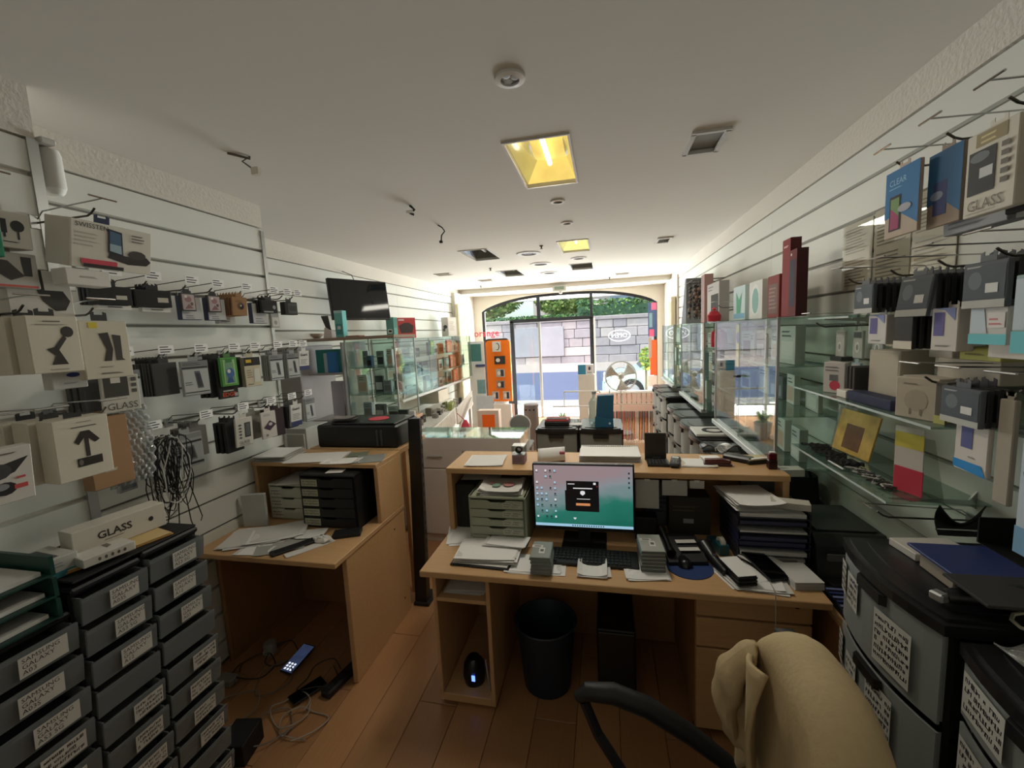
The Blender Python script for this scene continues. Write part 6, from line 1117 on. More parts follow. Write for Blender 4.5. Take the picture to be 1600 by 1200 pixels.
t = thing('street_shrub', 'small yellow green shrub at the kerb behind the fan', 'shrub', (.95, 10.6, -.03)); mb = MB(); leaves(mb, (.95, 10.6, 1.05), .16, .16, .3, 260, .05, random.Random(9), 3); mb.build('foliage', [LEAFG[2], mat((190, 190, 80), .6), LEAFG[2]], t, fix=False); MB().tube([(.95, 10.6, -.03), (.95, 10.6, .9)], .025, 6).build('stem', mat((110, 96, 70), .8), t)
t = thing('street_shrub', 'round green shrub outside mirrored by the right cabinets', 'shrub', (1.75, 10.1, -.03)); mb = MB(); leaves(mb, (1.75, 10.1, 1.2), .3, .3, .4, 800, .06, random.Random(12), 3); mb.build('foliage', [LEAFG[2], LEAFG[0], LEAFG[2]], t, fix=False); MB().tube([(1.75, 10.1, -.03), (1.75, 10.1, 1.0)], .03, 6).build('stem', mat((110, 96, 70), .8), t)
# ------------------------------------------------------------------ right wall: cabinets
RC = [(2.3, 3.5, (2.9,)), (3.88, 5.0, (4.45,)), (5.5, 6.55, (6.0,))]
wn_ = ['nearest', 'middle', 'farthest']
for i, (y0, y1, j) in enumerate(RC):
    cabinet('glass_cabinet', 'glass wall cabinet on the right wall, %s of three' % wn_[i], .82, XR-.004, y0, y1, 1.05, 1.82, (1.32, 1.57), '-x', j)
    hu = [(0, 3, 9, 0, 8, 3), (5, 0, 3, 2, 9), (3, 6, 0, 5, 6)][i]
    for z, w, s_ in ((1.0635, 'bottom', 1), (1.3265, 'middle', 2), (1.5765, 'top', 3)): shelf_goods('at the %s of the %s right cabinet' % (w, wn_[i]), .86, XR-.03, y0+.06, y1-.06, z, 5 if i == 0 else 4, .2, 20+i*5+s_, 'y', hu)
t = thing('cabinet_lock', 'small black lock on the nearest right cabinet pane', 'lock', (.812, 2.86, 1.47)); MB().cbox(.79, .8165, 2.84, 2.88, 1.465, 1.48, .003).build('barrel', BLACK, t); MB().tube([(.8, 2.86, 1.47), (.775, 2.86, 1.47)], .006, 8).build('key', CHROME, t)
# hanging rail goods between the cabinets
hk = [hook(XR, 3.62+.09*(i % 2), z, -1, .3, 'T', 'wire hook between the right cabinets, %s' % n, 'hooks between the right cabinets') for i, (z, n) in enumerate([(1.925, 'upper far'), (1.765, 'upper near'), (1.44, 'lower far'), (1.6, 'lower near')])]
for i in range(2): 
    t = thing('red_earphone_case', 'red earphone case hanging between the right cabinets, %s' % ['farther one', 'nearer one'][i], 'case', (.9, 3.78-.12*i, 1.765), group='red earphone cases'); MB().lathe([(0, 0), (.045, .01), (.05, .06), (.045, .13), (.02, .15), (0, .15)], (0, 0, -.16), 14).build('shell', mat((176, 40, 56), .3), t, local=True, smooth=True); MB().tube([(.0, 0, -.012), (.0, 0, .01)], .004, 5).build('loop', BLACK, t, local=True)
for i in range(4): pack('earphone_pack', 'dark earphone pack hanging between the right cabinets, %s' % ['left upper', 'right upper', 'left lower', 'right lower'][i], (.88, 3.8-.16*(i % 2), 1.61-.17*(i//2)), .09, .13, .03, [(40, 42, 46), (70, 84, 84), (36, 34, 36), (150, 150, 150)][i], [('e', .5, .5, .3, .3, (110, 112, 114)), ('r', .1, .8, .9, .95, (190, 190, 186))], side=-1, group='earphone packs between the right cabinets')
pack('charger_pack', 'black and silver charger pack below the earphone packs', (.86, 3.72, 1.25), .12, .12, .02, (60, 58, 56), [('r', .1, .5, .9, .9, (120, 116, 110)), ('e', .5, .3, .2, .15, (180, 176, 170))], side=-1)
t = thing('yellow_strip', 'yellow and violet printed strip hanging inside the nearest cabinet', 'strip', (.9, 3.2, 1.8)); MB().box(-.002, 0, -.05, .05, -.3, -.01).build('ribbon', mat((226, 196, 70), .5), t, local=True); MB().lathe([(0, -.0022), (.04, -.0022), (.04, -.0024), (0, -.0024)], (0, 0, -.1), 14, 'x').build('disc', mat((110, 60, 130), .5), t, local=True); MB().tube([(0, 0, -.01), (0, 0, .0)], .002, 4).build('thread', INK, t, local=True)
# things on top of the right cabinets
ZR = 1.8205
def rb(name, lab, px, y, dims, c, pr={}, x=.98, rz=0.): return boxthing(name, lab, 'box', (x, y, ZR), dims, c, pr, rz=rz)
rb('phone_box', 'slim dark red carton standing nearest on the right cabinets', 0, 2.42, (.05, .09, .33), (96, 22, 26), {'-x': [('r', .15, .15, .85, .85, (40, 40, 60)), ('e', .3, .93, .08, .02, (220, 210, 206))], '-y': [('r', 0, 0, 1, 1, (66, 14, 18))]}, .95)
rb('phone_box', 'taller slim dark red carton behind the nearest one', 0, 2.53, (.05, .1, .4), (120, 26, 32), {'-x': [('l', .2, .88, .8, .94, 1, (200, 160, 160))], '-y': [('r', 0, 0, 1, 1, (84, 18, 22))]}, .96)
rb('speaker_box', 'brown red carton with small print on the right cabinets', 0, 2.74, (.06, .17, .24), (120, 44, 40), {'-x': [('r', .1, .1, .9, .8, (110, 84, 78)), ('l', .15, .2, .85, .75, 6, (150, 120, 112))]})
rb('egg_box', 'pale carton with a round green picture on the right cabinets', 0, 3.02, (.07, .24, .24), (206, 204, 196), {'-x': [('e', .5, .5, .34, .42, (220, 220, 214)), ('e', .5, .48, .26, .34, (130, 170, 162))]})
rb('plant_picture_box', 'pale blue carton with green leaves picture on the right cabinets', 0, 3.36, (.07, .27, .24), (190, 206, 204), {'-x': [('p', [(.3, .1), (.6, .1), (.75, .8), (.5, .6), (.25, .85)], (90, 160, 130)), ('r', .05, .05, .95, .2, (120, 170, 196))]})
rb('grey_device_box', 'grey carton with a black device picture on the right cabinets', 0, 4.1, (.08, .42, .34), (176, 172, 166), {'-x': [('r', .35, .1, .95, .7, (30, 30, 32)), ('l', .1, .8, .6, .95, 2, (110, 110, 110))]})
rb('pink_tube_box', 'tall narrow pink and grey carton on the right cabinets', 0, 4.5, (.08, .14, .46), (176, 136, 130), {'-x': [('r', .1, .05, .6, .95, (150, 140, 140))]})
t = thing('red_gift', 'small red wrapped gift lying on the right cabinets', 'gift', (.87, 3.75, ZR)); MB().lathe([(0, 0), (.05, .005), (.055, .05), (.03, .085), (0, .09)], n=12).build('wrap', mat((196, 40, 56), .3), t, local=True, smooth=True); MB().lathe([(0, .09), (.02, .1), (.0, .12)], n=8).build('bow', mat((220, 60, 76), .3), t, local=True)
tag(MB().box(.82, XR-.004, 3.502, 3.878, 1.812, 1.8195).build('bridge_shelf', SHELFGLASS), 'glass plate bridging the nearest and middle right cabinets', 'shelf')
tag(MB().box(.82, XR-.004, 5.002, 5.498, 1.812, 1.8195).build('bridge_shelf', SHELFGLASS), 'glass plate bridging the middle and farthest right cabinets', 'shelf')
rg = random.Random(17)
for i in range(9):
    t = thing('bead_strap', 'brown beaded strap above the right cabinets, %s from the near side' % ORD[i], 'strap', (.95+rg.uniform(-.06, .06), 4.68+i*.035, 2.22), group='bunch of beaded straps')
    for k in range(9): MB().lathe([(0, -.018), (.014, -.01), (.017, 0), (.014, .01), (0, .018)], (rg.uniform(-.014, .014), rg.uniform(-.015, .015), -.02-k*.038), 7).build('bead', mat(rg.choice([(110, 84, 72), (70, 54, 50), (150, 124, 106), (44, 40, 40)]), .35), t, local=True, smooth=True)
    MB().tube([(0, 0, -.36), (0, 0, .03)], .003, 4).build('cord', INK, t, local=True)
t = thing('strap_bar', 'metal bar holding the beaded straps above the right cabinets', 'bar', (XR, 4.82, 2.255)); MB().tube([(.88, 4.66, 2.25), (.88, 5.0, 2.25)], .006, 6).build('bar', DWIRE, t)
for y in (4.66, 5.0): MB().tube([(.88, y, 2.25), (XR, y, 2.255)], .005, 6).build('arm', DWIRE, t)
t = thing('grey_foam_board', 'grey sloping foam board leaning at the far end of the right cabinets', 'board', (.95, 5.25, ZR)); MB().prism([(5.15, ZR), (5.45, ZR), (5.2, 2.32), (5.12, 2.32)], .9, 1.12, 'x').build('slab', mat((120, 122, 124), .8, noise=.2, scale=25), t); MB().box(.905, 1.115, 5.14, 5.15, ZR, 2.3).build('edge_strip', mat((150, 150, 150), .6), t)
# ------------------------------------------------------------------ black towers below the right cabinets
for i in range(5):
    y0 = 2.69+i*.385
    black_unit('drawer_tower', 'black drawer tower with rounded lid below the right cabinets, %s' % ['nearest the counter', 'second from the counter', 'third from the counter', 'fourth from the counter', 'fifth from the counter'][i], .64, 1.08, y0, y0+.375, 1.005, '-x', 4, .235, 'drawer towers below the right cabinets', seed=40+i)
for i in range(3):
    y0 = 4.95+i*.4
    black_unit('drawer_tower', 'tall black drawer tower near the window, %s' % ['nearest of the far three', 'middle of the far three', 'farthest of the far three'][i], .66, 1.08, y0, y0+.385, 1.01, '-x', 4, .235, 'far drawer towers', seed=50+i)
t = thing('ring_picture', 'white picture frame with round dark motif lying on the drawer towers', 'frame', (.8, 3.3, 1.01)); MB().cbox(.62, .9, 3.15, 3.4, 1.0105, 1.03, .004).build('frame', mat((206, 204, 196), .4), t); MB().lathe([(.05, 0), (.08, 0), (.08, .002), (.05, .002)], (.76, 3.27, 1.0302), 24, caps=False).build('ring', INK, t)
# ------------------------------------------------------------------ right wall near: shelves, goods, posters
def rshelf(lab, y0, y1, z, xf=.95):
    t = thing('glass_shelf', lab, 'shelf', ((xf+XR)/2, (y0+y1)/2, z)); MB().box(xf, XR-.002, y0, y1, z, z+.007).build('plate', SHELFGLASS, t); MB().box(xf-.0012, xf, y0, y1, z-.0005, z+.0075).build('front_edge', mat((176, 186, 180), .2, noise=0), t)
    for y in (y0+.06, y1-.06): MB().prism([(XR, z-.03), (XR, z+.03), (XR-.02, z-.001), (xf+.04, z-.001), (xf+.04, z-.005), (XR-.02, z-.02)], y-.003, y+.003, 'y').build('bracket', ALU, t)
rshelf('upper glass shelf on the right wall full of cartons', 1.38, 2.28, 1.478, .885); rshelf('lower glass shelf on the right wall with a magazine', 1.55, 2.28, 1.19, .885); rshelf('empty glass plate level with the cabinet tops on the right wall', 1.95, 2.295, 1.8)
Z1, Z2 = 1.4855, 1.1975
mark_ = set(bpy.data.objects)
boxthing('pink_pack', 'pack with a small pink figure leaning at the far end of the upper shelf', 'package', (1.0, 2.13, Z1), (.03, .09, .13), (200, 194, 188), {'-x': [('e', .55, .25, .25, .16, (206, 70, 90)), ('r', .3, .4, .7, .6, (110, 110, 114)), ('l', .1, .7, .8, .9, 2, (120, 120, 120))]}, rz=.5)
for i in range(3): boxthing('dark_pack', 'dark slim pack beside the pink pack on the upper shelf, %s' % o_[i], 'package', (1.05, 2.05-.025*i, Z1), (.1, .016, .12), (56, 52, 50), group='slim dark packs on the upper shelf')
boxthing('beige_carton', 'plain beige carton at the back of the upper right shelf', 'box', (1.09, 1.88, Z1), (.11, .15, .19), (176, 166, 148), {'-x': [('r', .05, .05, .95, .95, (184, 174, 156))]}, rz=.1)
boxthing('navy_flat_box', 'flat navy box along the front of the upper shelf', 'box', (.99, 1.82, Z1), (.06, .26, .035), (30, 36, 66))
boxthing('small_white_box', 'small white box at the end of the navy box', 'box', (.99, 2.0, Z1), (.06, .07, .03), (206, 198, 186))
boxthing('white_device_box', 'white carton with a tiny dark device behind the navy box', 'box', (1.06, 1.66, Z1), (.07, .16, .115), (196, 186, 176), {'-x': [('r', .12, .4, .2, .7, (70, 66, 62)), ('l', .3, .3, .8, .5, 2, (150, 140, 132))]}, rz=.05)
boxthing('smart_plug_box', 'white square carton with a round plug picture on the upper shelf', 'box', (.995, 1.575, Z1), (.08, .12, .125), (204, 192, 174), {'-x': [('e', .5, .45, .28, .27, (188, 176, 158)), ('r', .35, .1, .4, .25, (150, 140, 126)), ('r', .6, .1, .65, .25, (150, 140, 126)), ('l', .2, .82, .6, .9, 1, (150, 140, 126))]}, rz=.35)
boxthing('yellow_label_pack', 'dark pack with a pale yellow label at the near end of the upper shelf', 'package', (1.02, 1.5, Z1), (.1, .03, .12), (110, 106, 98), {'-x': [('r', 0, 0, 1, .2, (210, 206, 130))], '-y': [('r', .05, .05, .95, .2, (210, 206, 130)), ('l', .1, .3, .9, .8, 5, (150, 146, 136))]}, rz=.3)
t = thing('plastic_bag', 'crumpled clear bag of cables above the upper shelf', 'bag', (1.05, 1.80, 1.678)); mb = MB(); rg = random.Random(5); mb.lathe([(0, 0), (.05, .01), (.07, .07), (.06, .14), (.04, .19), (0, .2)], (0, 0, 0), 12); mb.v = [Vector((v.x*.6*(1+rg.uniform(-.3, .3)), v.y*1.6*(1+rg.uniform(-.25, .25)), v.z*(1+rg.uniform(-.1, .1)))) for v in mb.v]; mb.build('film', glassmat((232, 232, 226), 2.2, 'bag_film', .12, .35, (196, 190, 178)), t, local=True)
MB().tube([(.02*math.cos(k), .05*math.sin(k*1.3), .04+.008*k) for k in range(14)], .004, 5).build('cable', mat((200, 196, 186), .5), t, local=True)
pack('bagged_charger', 'white packed charger hanging in clear film above the upper shelf', (1.05, 1.62, 1.765), .1, .09, .03, (190, 184, 172), [('r', .2, .3, .8, .7, (150, 144, 134))], side=-1)
boxthing('long_white_box', 'long white carton lying on the back of the upper shelf top row', 'box', (1.1, 1.52, 1.59), (.1, .2, .07), (196, 186, 170), rz=.1)
tag(MB().cbox(1.03, XR-.002, 1.4, 1.8, 1.575, 1.583, .001).build('wire_shelf', SHELFGLASS), 'short glass plate under the long white carton', 'shelf')
t = thing('magazine', 'yellow and brown photo magazine leaning on the lower shelf', 'magazine', (1.09, 2.19, Z2+.002), rot=(0, .22, .1)); MB().cbox(-.004, .004, -.12, .12, 0, .19, .001).build('cover', mat((196, 160, 84), .3, noise=.5, scale=22), t, local=True); MB().box(-.0048, -.0042, -.05, .06, .02, .13).build('picture', mat((110, 74, 50), .4, noise=.5, scale=30), t, local=True)
t = thing('clear_sleeve', 'clear plastic sleeve leaning beside the magazine', 'sleeve', (1.1, 2.37, Z2), rot=(0, .2, .1)); MB().cbox(-.003, .003, -.06, .06, 0, .2, .001).build('film', glassmat((230, 232, 228), 2., 'sleeve_film', .08, .25, (200, 200, 194)), t, local=True)
t = thing('black_lace', 'black lace cloth lying at the front of the lower shelf', 'cloth', (1.0, 2.15, Z2)); rg = random.Random(7); solid(MB().grid(lambda u, v: Vector(((v-.5)*.08+.012*math.sin(u*17), (u-.5)*.34, .008+.012*abs(math.sin(u*23+v*6)))), 30, 5).build('fabric', mat((22, 21, 22), .8, noise=.3, scale=60), t, local=True), .004); MB().cbox(-.05, -.04, -.2, -.08, .004, .012, .002).build('pen', ALU, t, local=True)
t = thing('cable_heap', 'heap of thin dark and white cables on the lower shelf', 'cables', (1.0, 1.86, Z2))
for k in range(7): MB().tube([(.03*math.sin(j*1.7+k), -.13+j*.03, .006+.008*abs(math.sin(j+k))) for j in range(10)], .003, 5).build('cable', mat([(50, 48, 46), (190, 186, 178), (70, 66, 62)][k % 3], .5), t, local=True, smooth=True)
t = thing('acrylic_card_stand', 'acrylic stand holding white, red and yellow cards on the lower shelf', 'stand', (1.03, 1.7, Z2), rz=.3); MB().prism([(.06, 0), (.065, 0), (.02, .2), (.015, .2)], -.06, .06, 'y').build('back', glassmat((236, 240, 238), 1.5, 'acrylic'), t, local=True); MB().box(-.05, .06, -.06, .06, .001, .004).build('foot', glassmat((236, 240, 238), 1.5, 'acrylic'), t, local=True)
for k, (z, c) in enumerate([(.006, (200, 60, 80)), (.012, (206, 204, 196)), (.07, (206, 200, 190)), (.12, (216, 200, 90)), (.14, (214, 212, 206))]): MB().box(.02-.012*(4-k)*.5, .023-.012*(4-k)*.5, -.05+.006*k, .045+.006*k, z, z+.085).build('card', mat(c, .5), t, local=True)
boxthing('white_router_box', 'flat white box at the near bottom corner of the nearest right cabinet', 'box', (.9, 2.36, 1.0635), (.1, .06, .035), (190, 194, 180), {'-x': [('r', .1, .3, .6, .6, (150, 152, 144))]}, rz=.1)
for q in [k for k in bpy.data.objects if k not in mark_ and k.parent is None and k.type == 'EMPTY' and k.location.z < 1.55]: q.location.x -= .045; q.location.y = min(2.2, q.location.y*.955); q.matrix_basis = Matrix.LocRotScale(q.location, q.rotation_euler.to_quaternion(), None)
# small clear packs on the wall beside the cabinet end
for i, (y, z, c) in enumerate([(2.22, 1.76, (200, 200, 192)), (2.12, 1.76, (190, 194, 186)), (2.02, 1.76, (176, 182, 178)), (2.23, 1.6, (196, 196, 190)), (2.13, 1.62, (170, 190, 196)), (2.26, 1.44, (206, 206, 200))]):
    pack('cable_pack', 'small clear cable pack beside the right cabinet end, %s' % ['upper far', 'upper middle', 'upper near', 'middle far', 'middle near', 'lowest'][i], (XR-.12+.02*(i % 3), y, z), .07, .12, .012, c, [('e', .5, .4, .25, .2, (226, 226, 220)), ('e', .5, .4, .14, .11, (150, 154, 150)), ('r', .1, .75, .9, .95, (110, 116, 120) if i % 2 else (206, 206, 200))], side=-1, group='small cable packs beside the right cabinet end')
t = thing('blue_banded_box', 'white box with a blue band and dark top above the upper shelf', 'box', (1.05, 2.2, Z1+.001), rz=.2)
MB().cbox(-.03, .03, -.04, .04, 0, .12, .002).build('carton', mat((196, 194, 186), .5), t, local=True); MB().box(-.0305, .0305, -.0405, .0405, .085, .1).build('band', mat((70, 130, 170), .5), t, local=True); MB().cbox(-.028, .028, -.035, .035, .1202, .14, .002).build('lid', mat((60, 60, 62), .5), t, local=True)
# posters
for i, (ya, yb, za, zb) in enumerate([(2.23, 2.46, 1.93, 2.24), (1.985, 2.215, 1.91, 2.25), (1.76, 1.975, 1.92, 2.25)]):
    t = thing('wall_notice', 'framed sheet of printed conditions on the right wall, %s' % ['farthest of three', 'middle of three', 'nearest of three'][i], 'notice', (XR-.004, (ya+yb)/2, za), group='printed notices on the right wall')
    MB().box(XR-.006, XR-.003, ya, yb, za, zb).build('sheet', mat((204, 198, 188), .5), t); MB().box(XR-.0095, XR-.0075, ya-.004, yb+.004, za-.004, zb+.004).build('cover', glassmat((246, 246, 242), .6, 'notice_cover'), t)
    mb, ms = prints([('l', .08, .55, .92, .94, 9, (140, 134, 128)), ('l', .08, .06, .92, .48, 9, (140, 134, 128))], Vector((XR-.006, yb, za)), Vector((0, -1, 0)), Vector((0, 0, 1)), Vector((-1, 0, 0)), yb-ya, zb-za); tag(mb.build('printed_lines', ms, t, fix=False), kind='stuff')
# hooks and packs, right
RH = [('upper', 2.255, [1.62, 1.42, 1.24, 1.06]), ('second', 1.925, [1.86, 1.62, 1.42, 1.24, 1.06]), ('third', 1.765, [2.1]), ('fourth', 1.6, [1.44, 1.3, 1.15])]
for n, z, ys in RH:
    for i, y in enumerate(ys): hook(XR, y, z, -1, .27, 'T', 'wire hook with cross bar on the right wall, %s of the %s row' % (['farthest', 'second', 'third', 'fourth', 'fifth'][i], n), 'hooks of the %s right row' % n, rise=.05)
XK = .885
BL = [('p', [(0, .3), (.45, .36), (1, .12), (1, 1), (0, 1)], (44, 108, 156)), ('t', 'CLEAR', .12, .82, .026, (150, 190, 210), 'LEFT'), ('l', .12, .72, .6, .76, 1, (120, 170, 200)), ('r', .16, .1, .5, .62, (40, 44, 50)), ('p', [(.2, .12), (.46, .12), (.46, .3), (.2, .45)], (150, 60, 96)), ('p', [(.2, .45), (.46, .3), (.46, .58), (.2, .58)], (110, 140, 90)), ('e', .62, .4, .2, .06, (160, 160, 166))]
pack('clear_case_pack', 'blue screen case pack with a coloured phone picture, farthest on the upper right row', (XK, 1.56, 2.25), .15, .2, .01, (176, 158, 140), BL, side=-1, tab=.015)
pack('clear_case_pack', 'second blue case pack behind the farthest one on the upper right row', (XK+.03, 1.44, 2.25), .12, .2, .01, (150, 132, 116), [('p', [(0, .3), (.45, .36), (1, .12), (1, 1), (0, 1)], (40, 100, 146)), ('r', .2, .15, .6, .6, (60, 70, 120)), ('e', .3, .42, .2, .06, (140, 150, 170))], side=-1, tab=.015)
pack('slate_box', 'grey blue carton between the blue packs and the GLASS box', (XK+.06, 1.35, 2.24), .1, .13, .06, (124, 134, 142), [('r', .1, .55, .6, .62, (60, 66, 74)), ('r', .1, .42, .6, .5, (70, 78, 86))], side=-1)
pack('slate_box', 'flat grey carton hanging under the blue packs', (XK+.06, 1.38, 2.08), .2, .06, .05, (150, 150, 150), [('l', .1, .2, .9, .8, 3, (110, 110, 112))], side=-1, tab=.01)
pack('glass_pack', 'large white box lettered GLASS on the upper right row', (XK-.015, 1.235, 2.225), .135, .19, .025, (206, 198, 182), [('r', .2, .82, .8, .98, (150, 134, 100)), ('l', .3, .84, .7, .96, 2, (206, 190, 140)), ('r', .08, .26, .62, .78, (50, 52, 54)), ('e', .3, .7, .2, .06, (110, 116, 118)), ('r', .32, .44, .58, .56, (196, 196, 194)), ('t', 'GLASS', .46, .12, .034, (120, 112, 100)), ('l', .1, .03, .8, .05, 1, (150, 140, 126))]+[('r', .74, .3+.1*i, .88, .36+.1*i, (110, 104, 96)) for i in range(5)], side=-1, tab=.015)
for i in range(5): pack('black_case_pack', 'black case pack behind the large right GLASS box, %s' % ORD[i], (XK+.02+i*.03, 1.17-.005*i, 2.235), .13, .2, .022, (26, 26, 27), side=-1, group='black packs on the upper right row', yaw=random.uniform(-.05, .05))
pack('slate_box', 'flat grey carton hanging below the large GLASS box', (XK+.03, 1.14, 2.06), .16, .05, .08, (120, 118, 112), side=-1, tab=.01)
CASE = [('r', .04, .2, .96, .92, (76, 84, 90)), ('e', .3, .6, .16, .2, (104, 112, 116)), ('r', .02, .0, .98, .17, (178, 176, 168)), ('r', .55, .32, .82, .52, (206, 204, 198)), ('l', .1, .86, .5, .96, 1, (160, 160, 156))]
def caserow(y, x, z, w, h, n, lab, labb, grp, yaw=0., tilt=0.):
    for i in range(n): pack('wallet_case_pack', lab if i == 0 else '%s, %s from the front' % (labb, ORD[i]), (x+i*.022, y+(.006*i if i else 0), z), w, h, .012, (84, 88, 92) if i == 0 else (40, 40, 42), CASE if i == 0 else [('r', 0, 0, 1, .15, (120, 118, 112))], side=-1, yaw=yaw if i == 0 else random.uniform(-.06, .06), tilt=tilt if i == 0 else 0, group=grp, tab=.02)
caserow(1.77, XK+.02, 1.925, .115, .1, 7, 'grey wallet case pack with a sticker, farthest on the second right row', 'dark wallet pack behind the farthest second row one', 'wallet packs on the farthest second row hook')
caserow(1.5, XK+.02, 1.925, .1, .12, 8, 'tilted grey wallet case pack with a sticker, middle of the second right row', 'dark wallet case pack behind the tilted middle one', 'wallet packs on the middle second row hook', .25, -.15)
caserow(1.26, XK+.01, 1.93, .125, .11, 6, 'grey wallet case pack with a barcode label, nearest on the second right row', 'dark wallet pack behind the barcode label one', 'wallet packs on the nearest second row hook')
for i in range(4): pack('navy_case_pack', 'navy blue case pack behind the second right row packs, %s' % ['farthest', 'second', 'third', 'nearest'][i], (XK+.17, [1.66, 1.44, 1.34, 1.16][i], 1.935), .12, .2, .03, [(70, 74, 78), (34, 44, 84), (30, 38, 72), (44, 56, 100)][i], side=-1, group='navy packs behind the second row')
PU = [('r', .1, .35, .5, .9, (96, 90, 140)), ('p', [(.1, 1), (.9, 1), (.9, .7), (.5, .95)], (120, 128, 170)), ('l', .2, .08, .8, .18, 1, (130, 124, 118))]
pack('phone_holder_pack', 'pale pack with violet phone print below the farthest wallet packs', (XK+.04, 1.72, 1.81), .1, .1, .03, (192, 186, 180), PU, side=-1, tab=.01); pack('phone_holder_pack', 'pale pack with violet phone print below the middle wallet packs', (XK+.04, 1.42, 1.82), .095, .12, .04, (192, 184, 174), PU, side=-1, tab=.01)
for i in range(4): pack('black_case_pack', 'small black case pack below the tilted wallet pack, %s' % ORD[i], (XK+.03+i*.02, 1.57, 1.8), .085, .1, .012, (34, 34, 35), [('r', 0, 0, 1, .25, (196, 186, 168))] if i == 0 else (), side=-1, tab=.01, group='small black packs below the tilted one')
TE = [('r', 0, 0, 1, .28, (110, 190, 196)), ('p', [(.05, .3), (.5, .3), (.4, .95), (.05, .95)], (190, 200, 206)), ('r', .5, .45, .95, .85, (214, 206, 200)), ('l', .55, .5, .9, .75, 2, (190, 120, 120))]
pack('filter_pack', 'white and turquoise pack below the barcode wallet pack', (XK+.02, 1.255, 1.815), .105, .09, .02, (196, 192, 186), TE, side=-1, tab=.01); pack('filter_pack', 'white and turquoise pack at the right border', (XK+.0, 1.135, 1.88), .06, .17, .02, (150, 170, 166), TE, side=-1, tab=.01)
pack('slim_white_box', 'white carton with a small logo below the turquoise pack', (XK+.05, 1.225, 1.735), .13, .045, .06, (206, 198, 186), [('e', .62, .5, .06, .16, (120, 116, 110))], side=-1, tab=.01)
pack('yellow_box', 'small yellow green carton below the second right row', (XK+.09, 1.37, 1.71), .13, .035, .06, (176, 172, 96), [('l', .15, .3, .7, .7, 1, (120, 116, 70))], side=-1, tab=.01)
caserow(1.29, XK-.0, 1.62, .125, .095, 4, 'dark wallet case with a white sticker on the fourth right row', 'dark wallet case behind the fourth row one', 'wallet packs on the fourth row')
pack('phone_holder_pack', 'white pack with a violet phone and blue wedge on the fourth right row', (XK+.02, 1.275, 1.52), .1, .125, .012, (200, 192, 182), [('r', .2, .5, .55, .95, (88, 92, 140)), ('p', [(0, .05), (1, .0), (.85, .22), (0, .22)], (40, 130, 190)), ('l', .45, .3, .7, .38, 1, (150, 140, 130))], side=-1, tab=.01)
pack('card_backing', 'tall plain grey cardboard beside the fourth row wallet cases', (XK+.02, 1.185, 1.6), .04, .25, .012, (160, 150, 134), side=-1, tab=.01); 
for i in range(3): pack('navy_case_pack', 'long navy pouch at the right border, %s' % o_[i], (XK+.06+.04*i, 1.12, 1.62), .1, .27, .03, (26, 34, 54), side=-1, group='long navy pouches')
pack('phone_holder_pack', 'tall white and pale blue pack at the right border', (XK-.02, 1.045, 1.58), .09, .3, .02, (186, 196, 204), [('r', 0, 0, 1, .2, (120, 160, 190)), ('e', .3, .6, .2, .06, (60, 80, 110)), ('r', .3, .9, .9, .94, (150, 140, 130))], side=-1, tab=.01)
pack('cable_pack', 'clear bag with a blue sticker on the fourth right row hook', (XK+.08, 1.42, 1.6), .1, .07, .02, (170, 164, 152), [('r', .2, .4, .7, .8, (70, 100, 150))], side=-1)
# low right: side table, printer, dark chair back
t = thing('side_table', 'small beech side table under the right wall beside the desk', 'table', (1.0, 2.05, 0)); MB().cbox(.84, XR-.004, 1.6, 2.44, .64, .665, .003).build('top', BEECH, t)
for b in ((.85, .87, 1.63, 2.42), (1.12, 1.14, 1.63, 2.42)): MB().cbox(b[0], b[1], b[2], b[3], 0, .64, .002).build('side', BEECH_EDGE, t)
t = thing('printer', 'dark grey desktop printer on the right side table', 'printer', (1.0, 2.12, .665)); MB().prism([(1.93, .6655), (2.35, .6655), (2.35, .86), (2.0, .87), (1.96, .83)], .87, 1.15, 'x').build('body', mat((44, 46, 44), .45), t); MB().cbox(.89, 1.13, 2.02, 2.3, .871, .879, .003).build('paper_lid', mat((54, 56, 52), .4), t); MB().cbox(.9, 1.12, 1.88, 1.95, .69, .7, .003).build('out_tray', BLACK, t); MB().cbox(.9, .98, 1.925, 1.935, .78, .81, .002).build('panel', mat((80, 82, 80), .3), t)
papers('papers at the near end of the right side table', 'papers', (1.0, 1.72, .6655), .16, .12, 3, .2, sp=.01, seed=41)
t = thing('blue_cable_tray', 'dark tray of blue and white striped packets on the right side table', 'tray', (.9, 1.8, .6655)); MB().cbox(-.04, .05, -.1, .08, 0, .03, .003).build('tray', mat((24, 26, 36), .4), t, local=True)
for i in range(6): MB().box(-.035, .045, -.092+i*.028, -.08+i*.028, .031, .035).build('packet', mat((120, 130, 170) if i % 2 else (50, 60, 110), .5), t, local=True)
t = thing('black_bag', 'black bag standing against the right wall behind the printer', 'bag', (1.04, 2.56, 0)); 
def bagf(u, v): a_ = u*6.2832; r_ = (1-.25*v**3); return Vector((1.03+.12*r_*math.copysign(abs(math.cos(a_))**.6, math.cos(a_)), 2.56+.09*r_*math.copysign(abs(math.sin(a_))**.6, math.sin(a_)), .95*v))
mb = MB().grid(bagf, 20, 8); mb.add([bagf(k/20, 1) for k in range(20)], [tuple(range(20))]); mb.build('body', mat((18, 18, 19), .7), t, smooth=True); MB().tube([(1.0, 2.5, .9), (.97, 2.5, .99), (1.06, 2.5, .99), (1.09, 2.5, .9)], .008, 6).build('handle', BLACK, t)
boxthing('grey_monitor_box', 'grey green carton standing behind the counter end', 'box', (.87, 2.52, 0), (.08, .1, .95), (110, 112, 98))
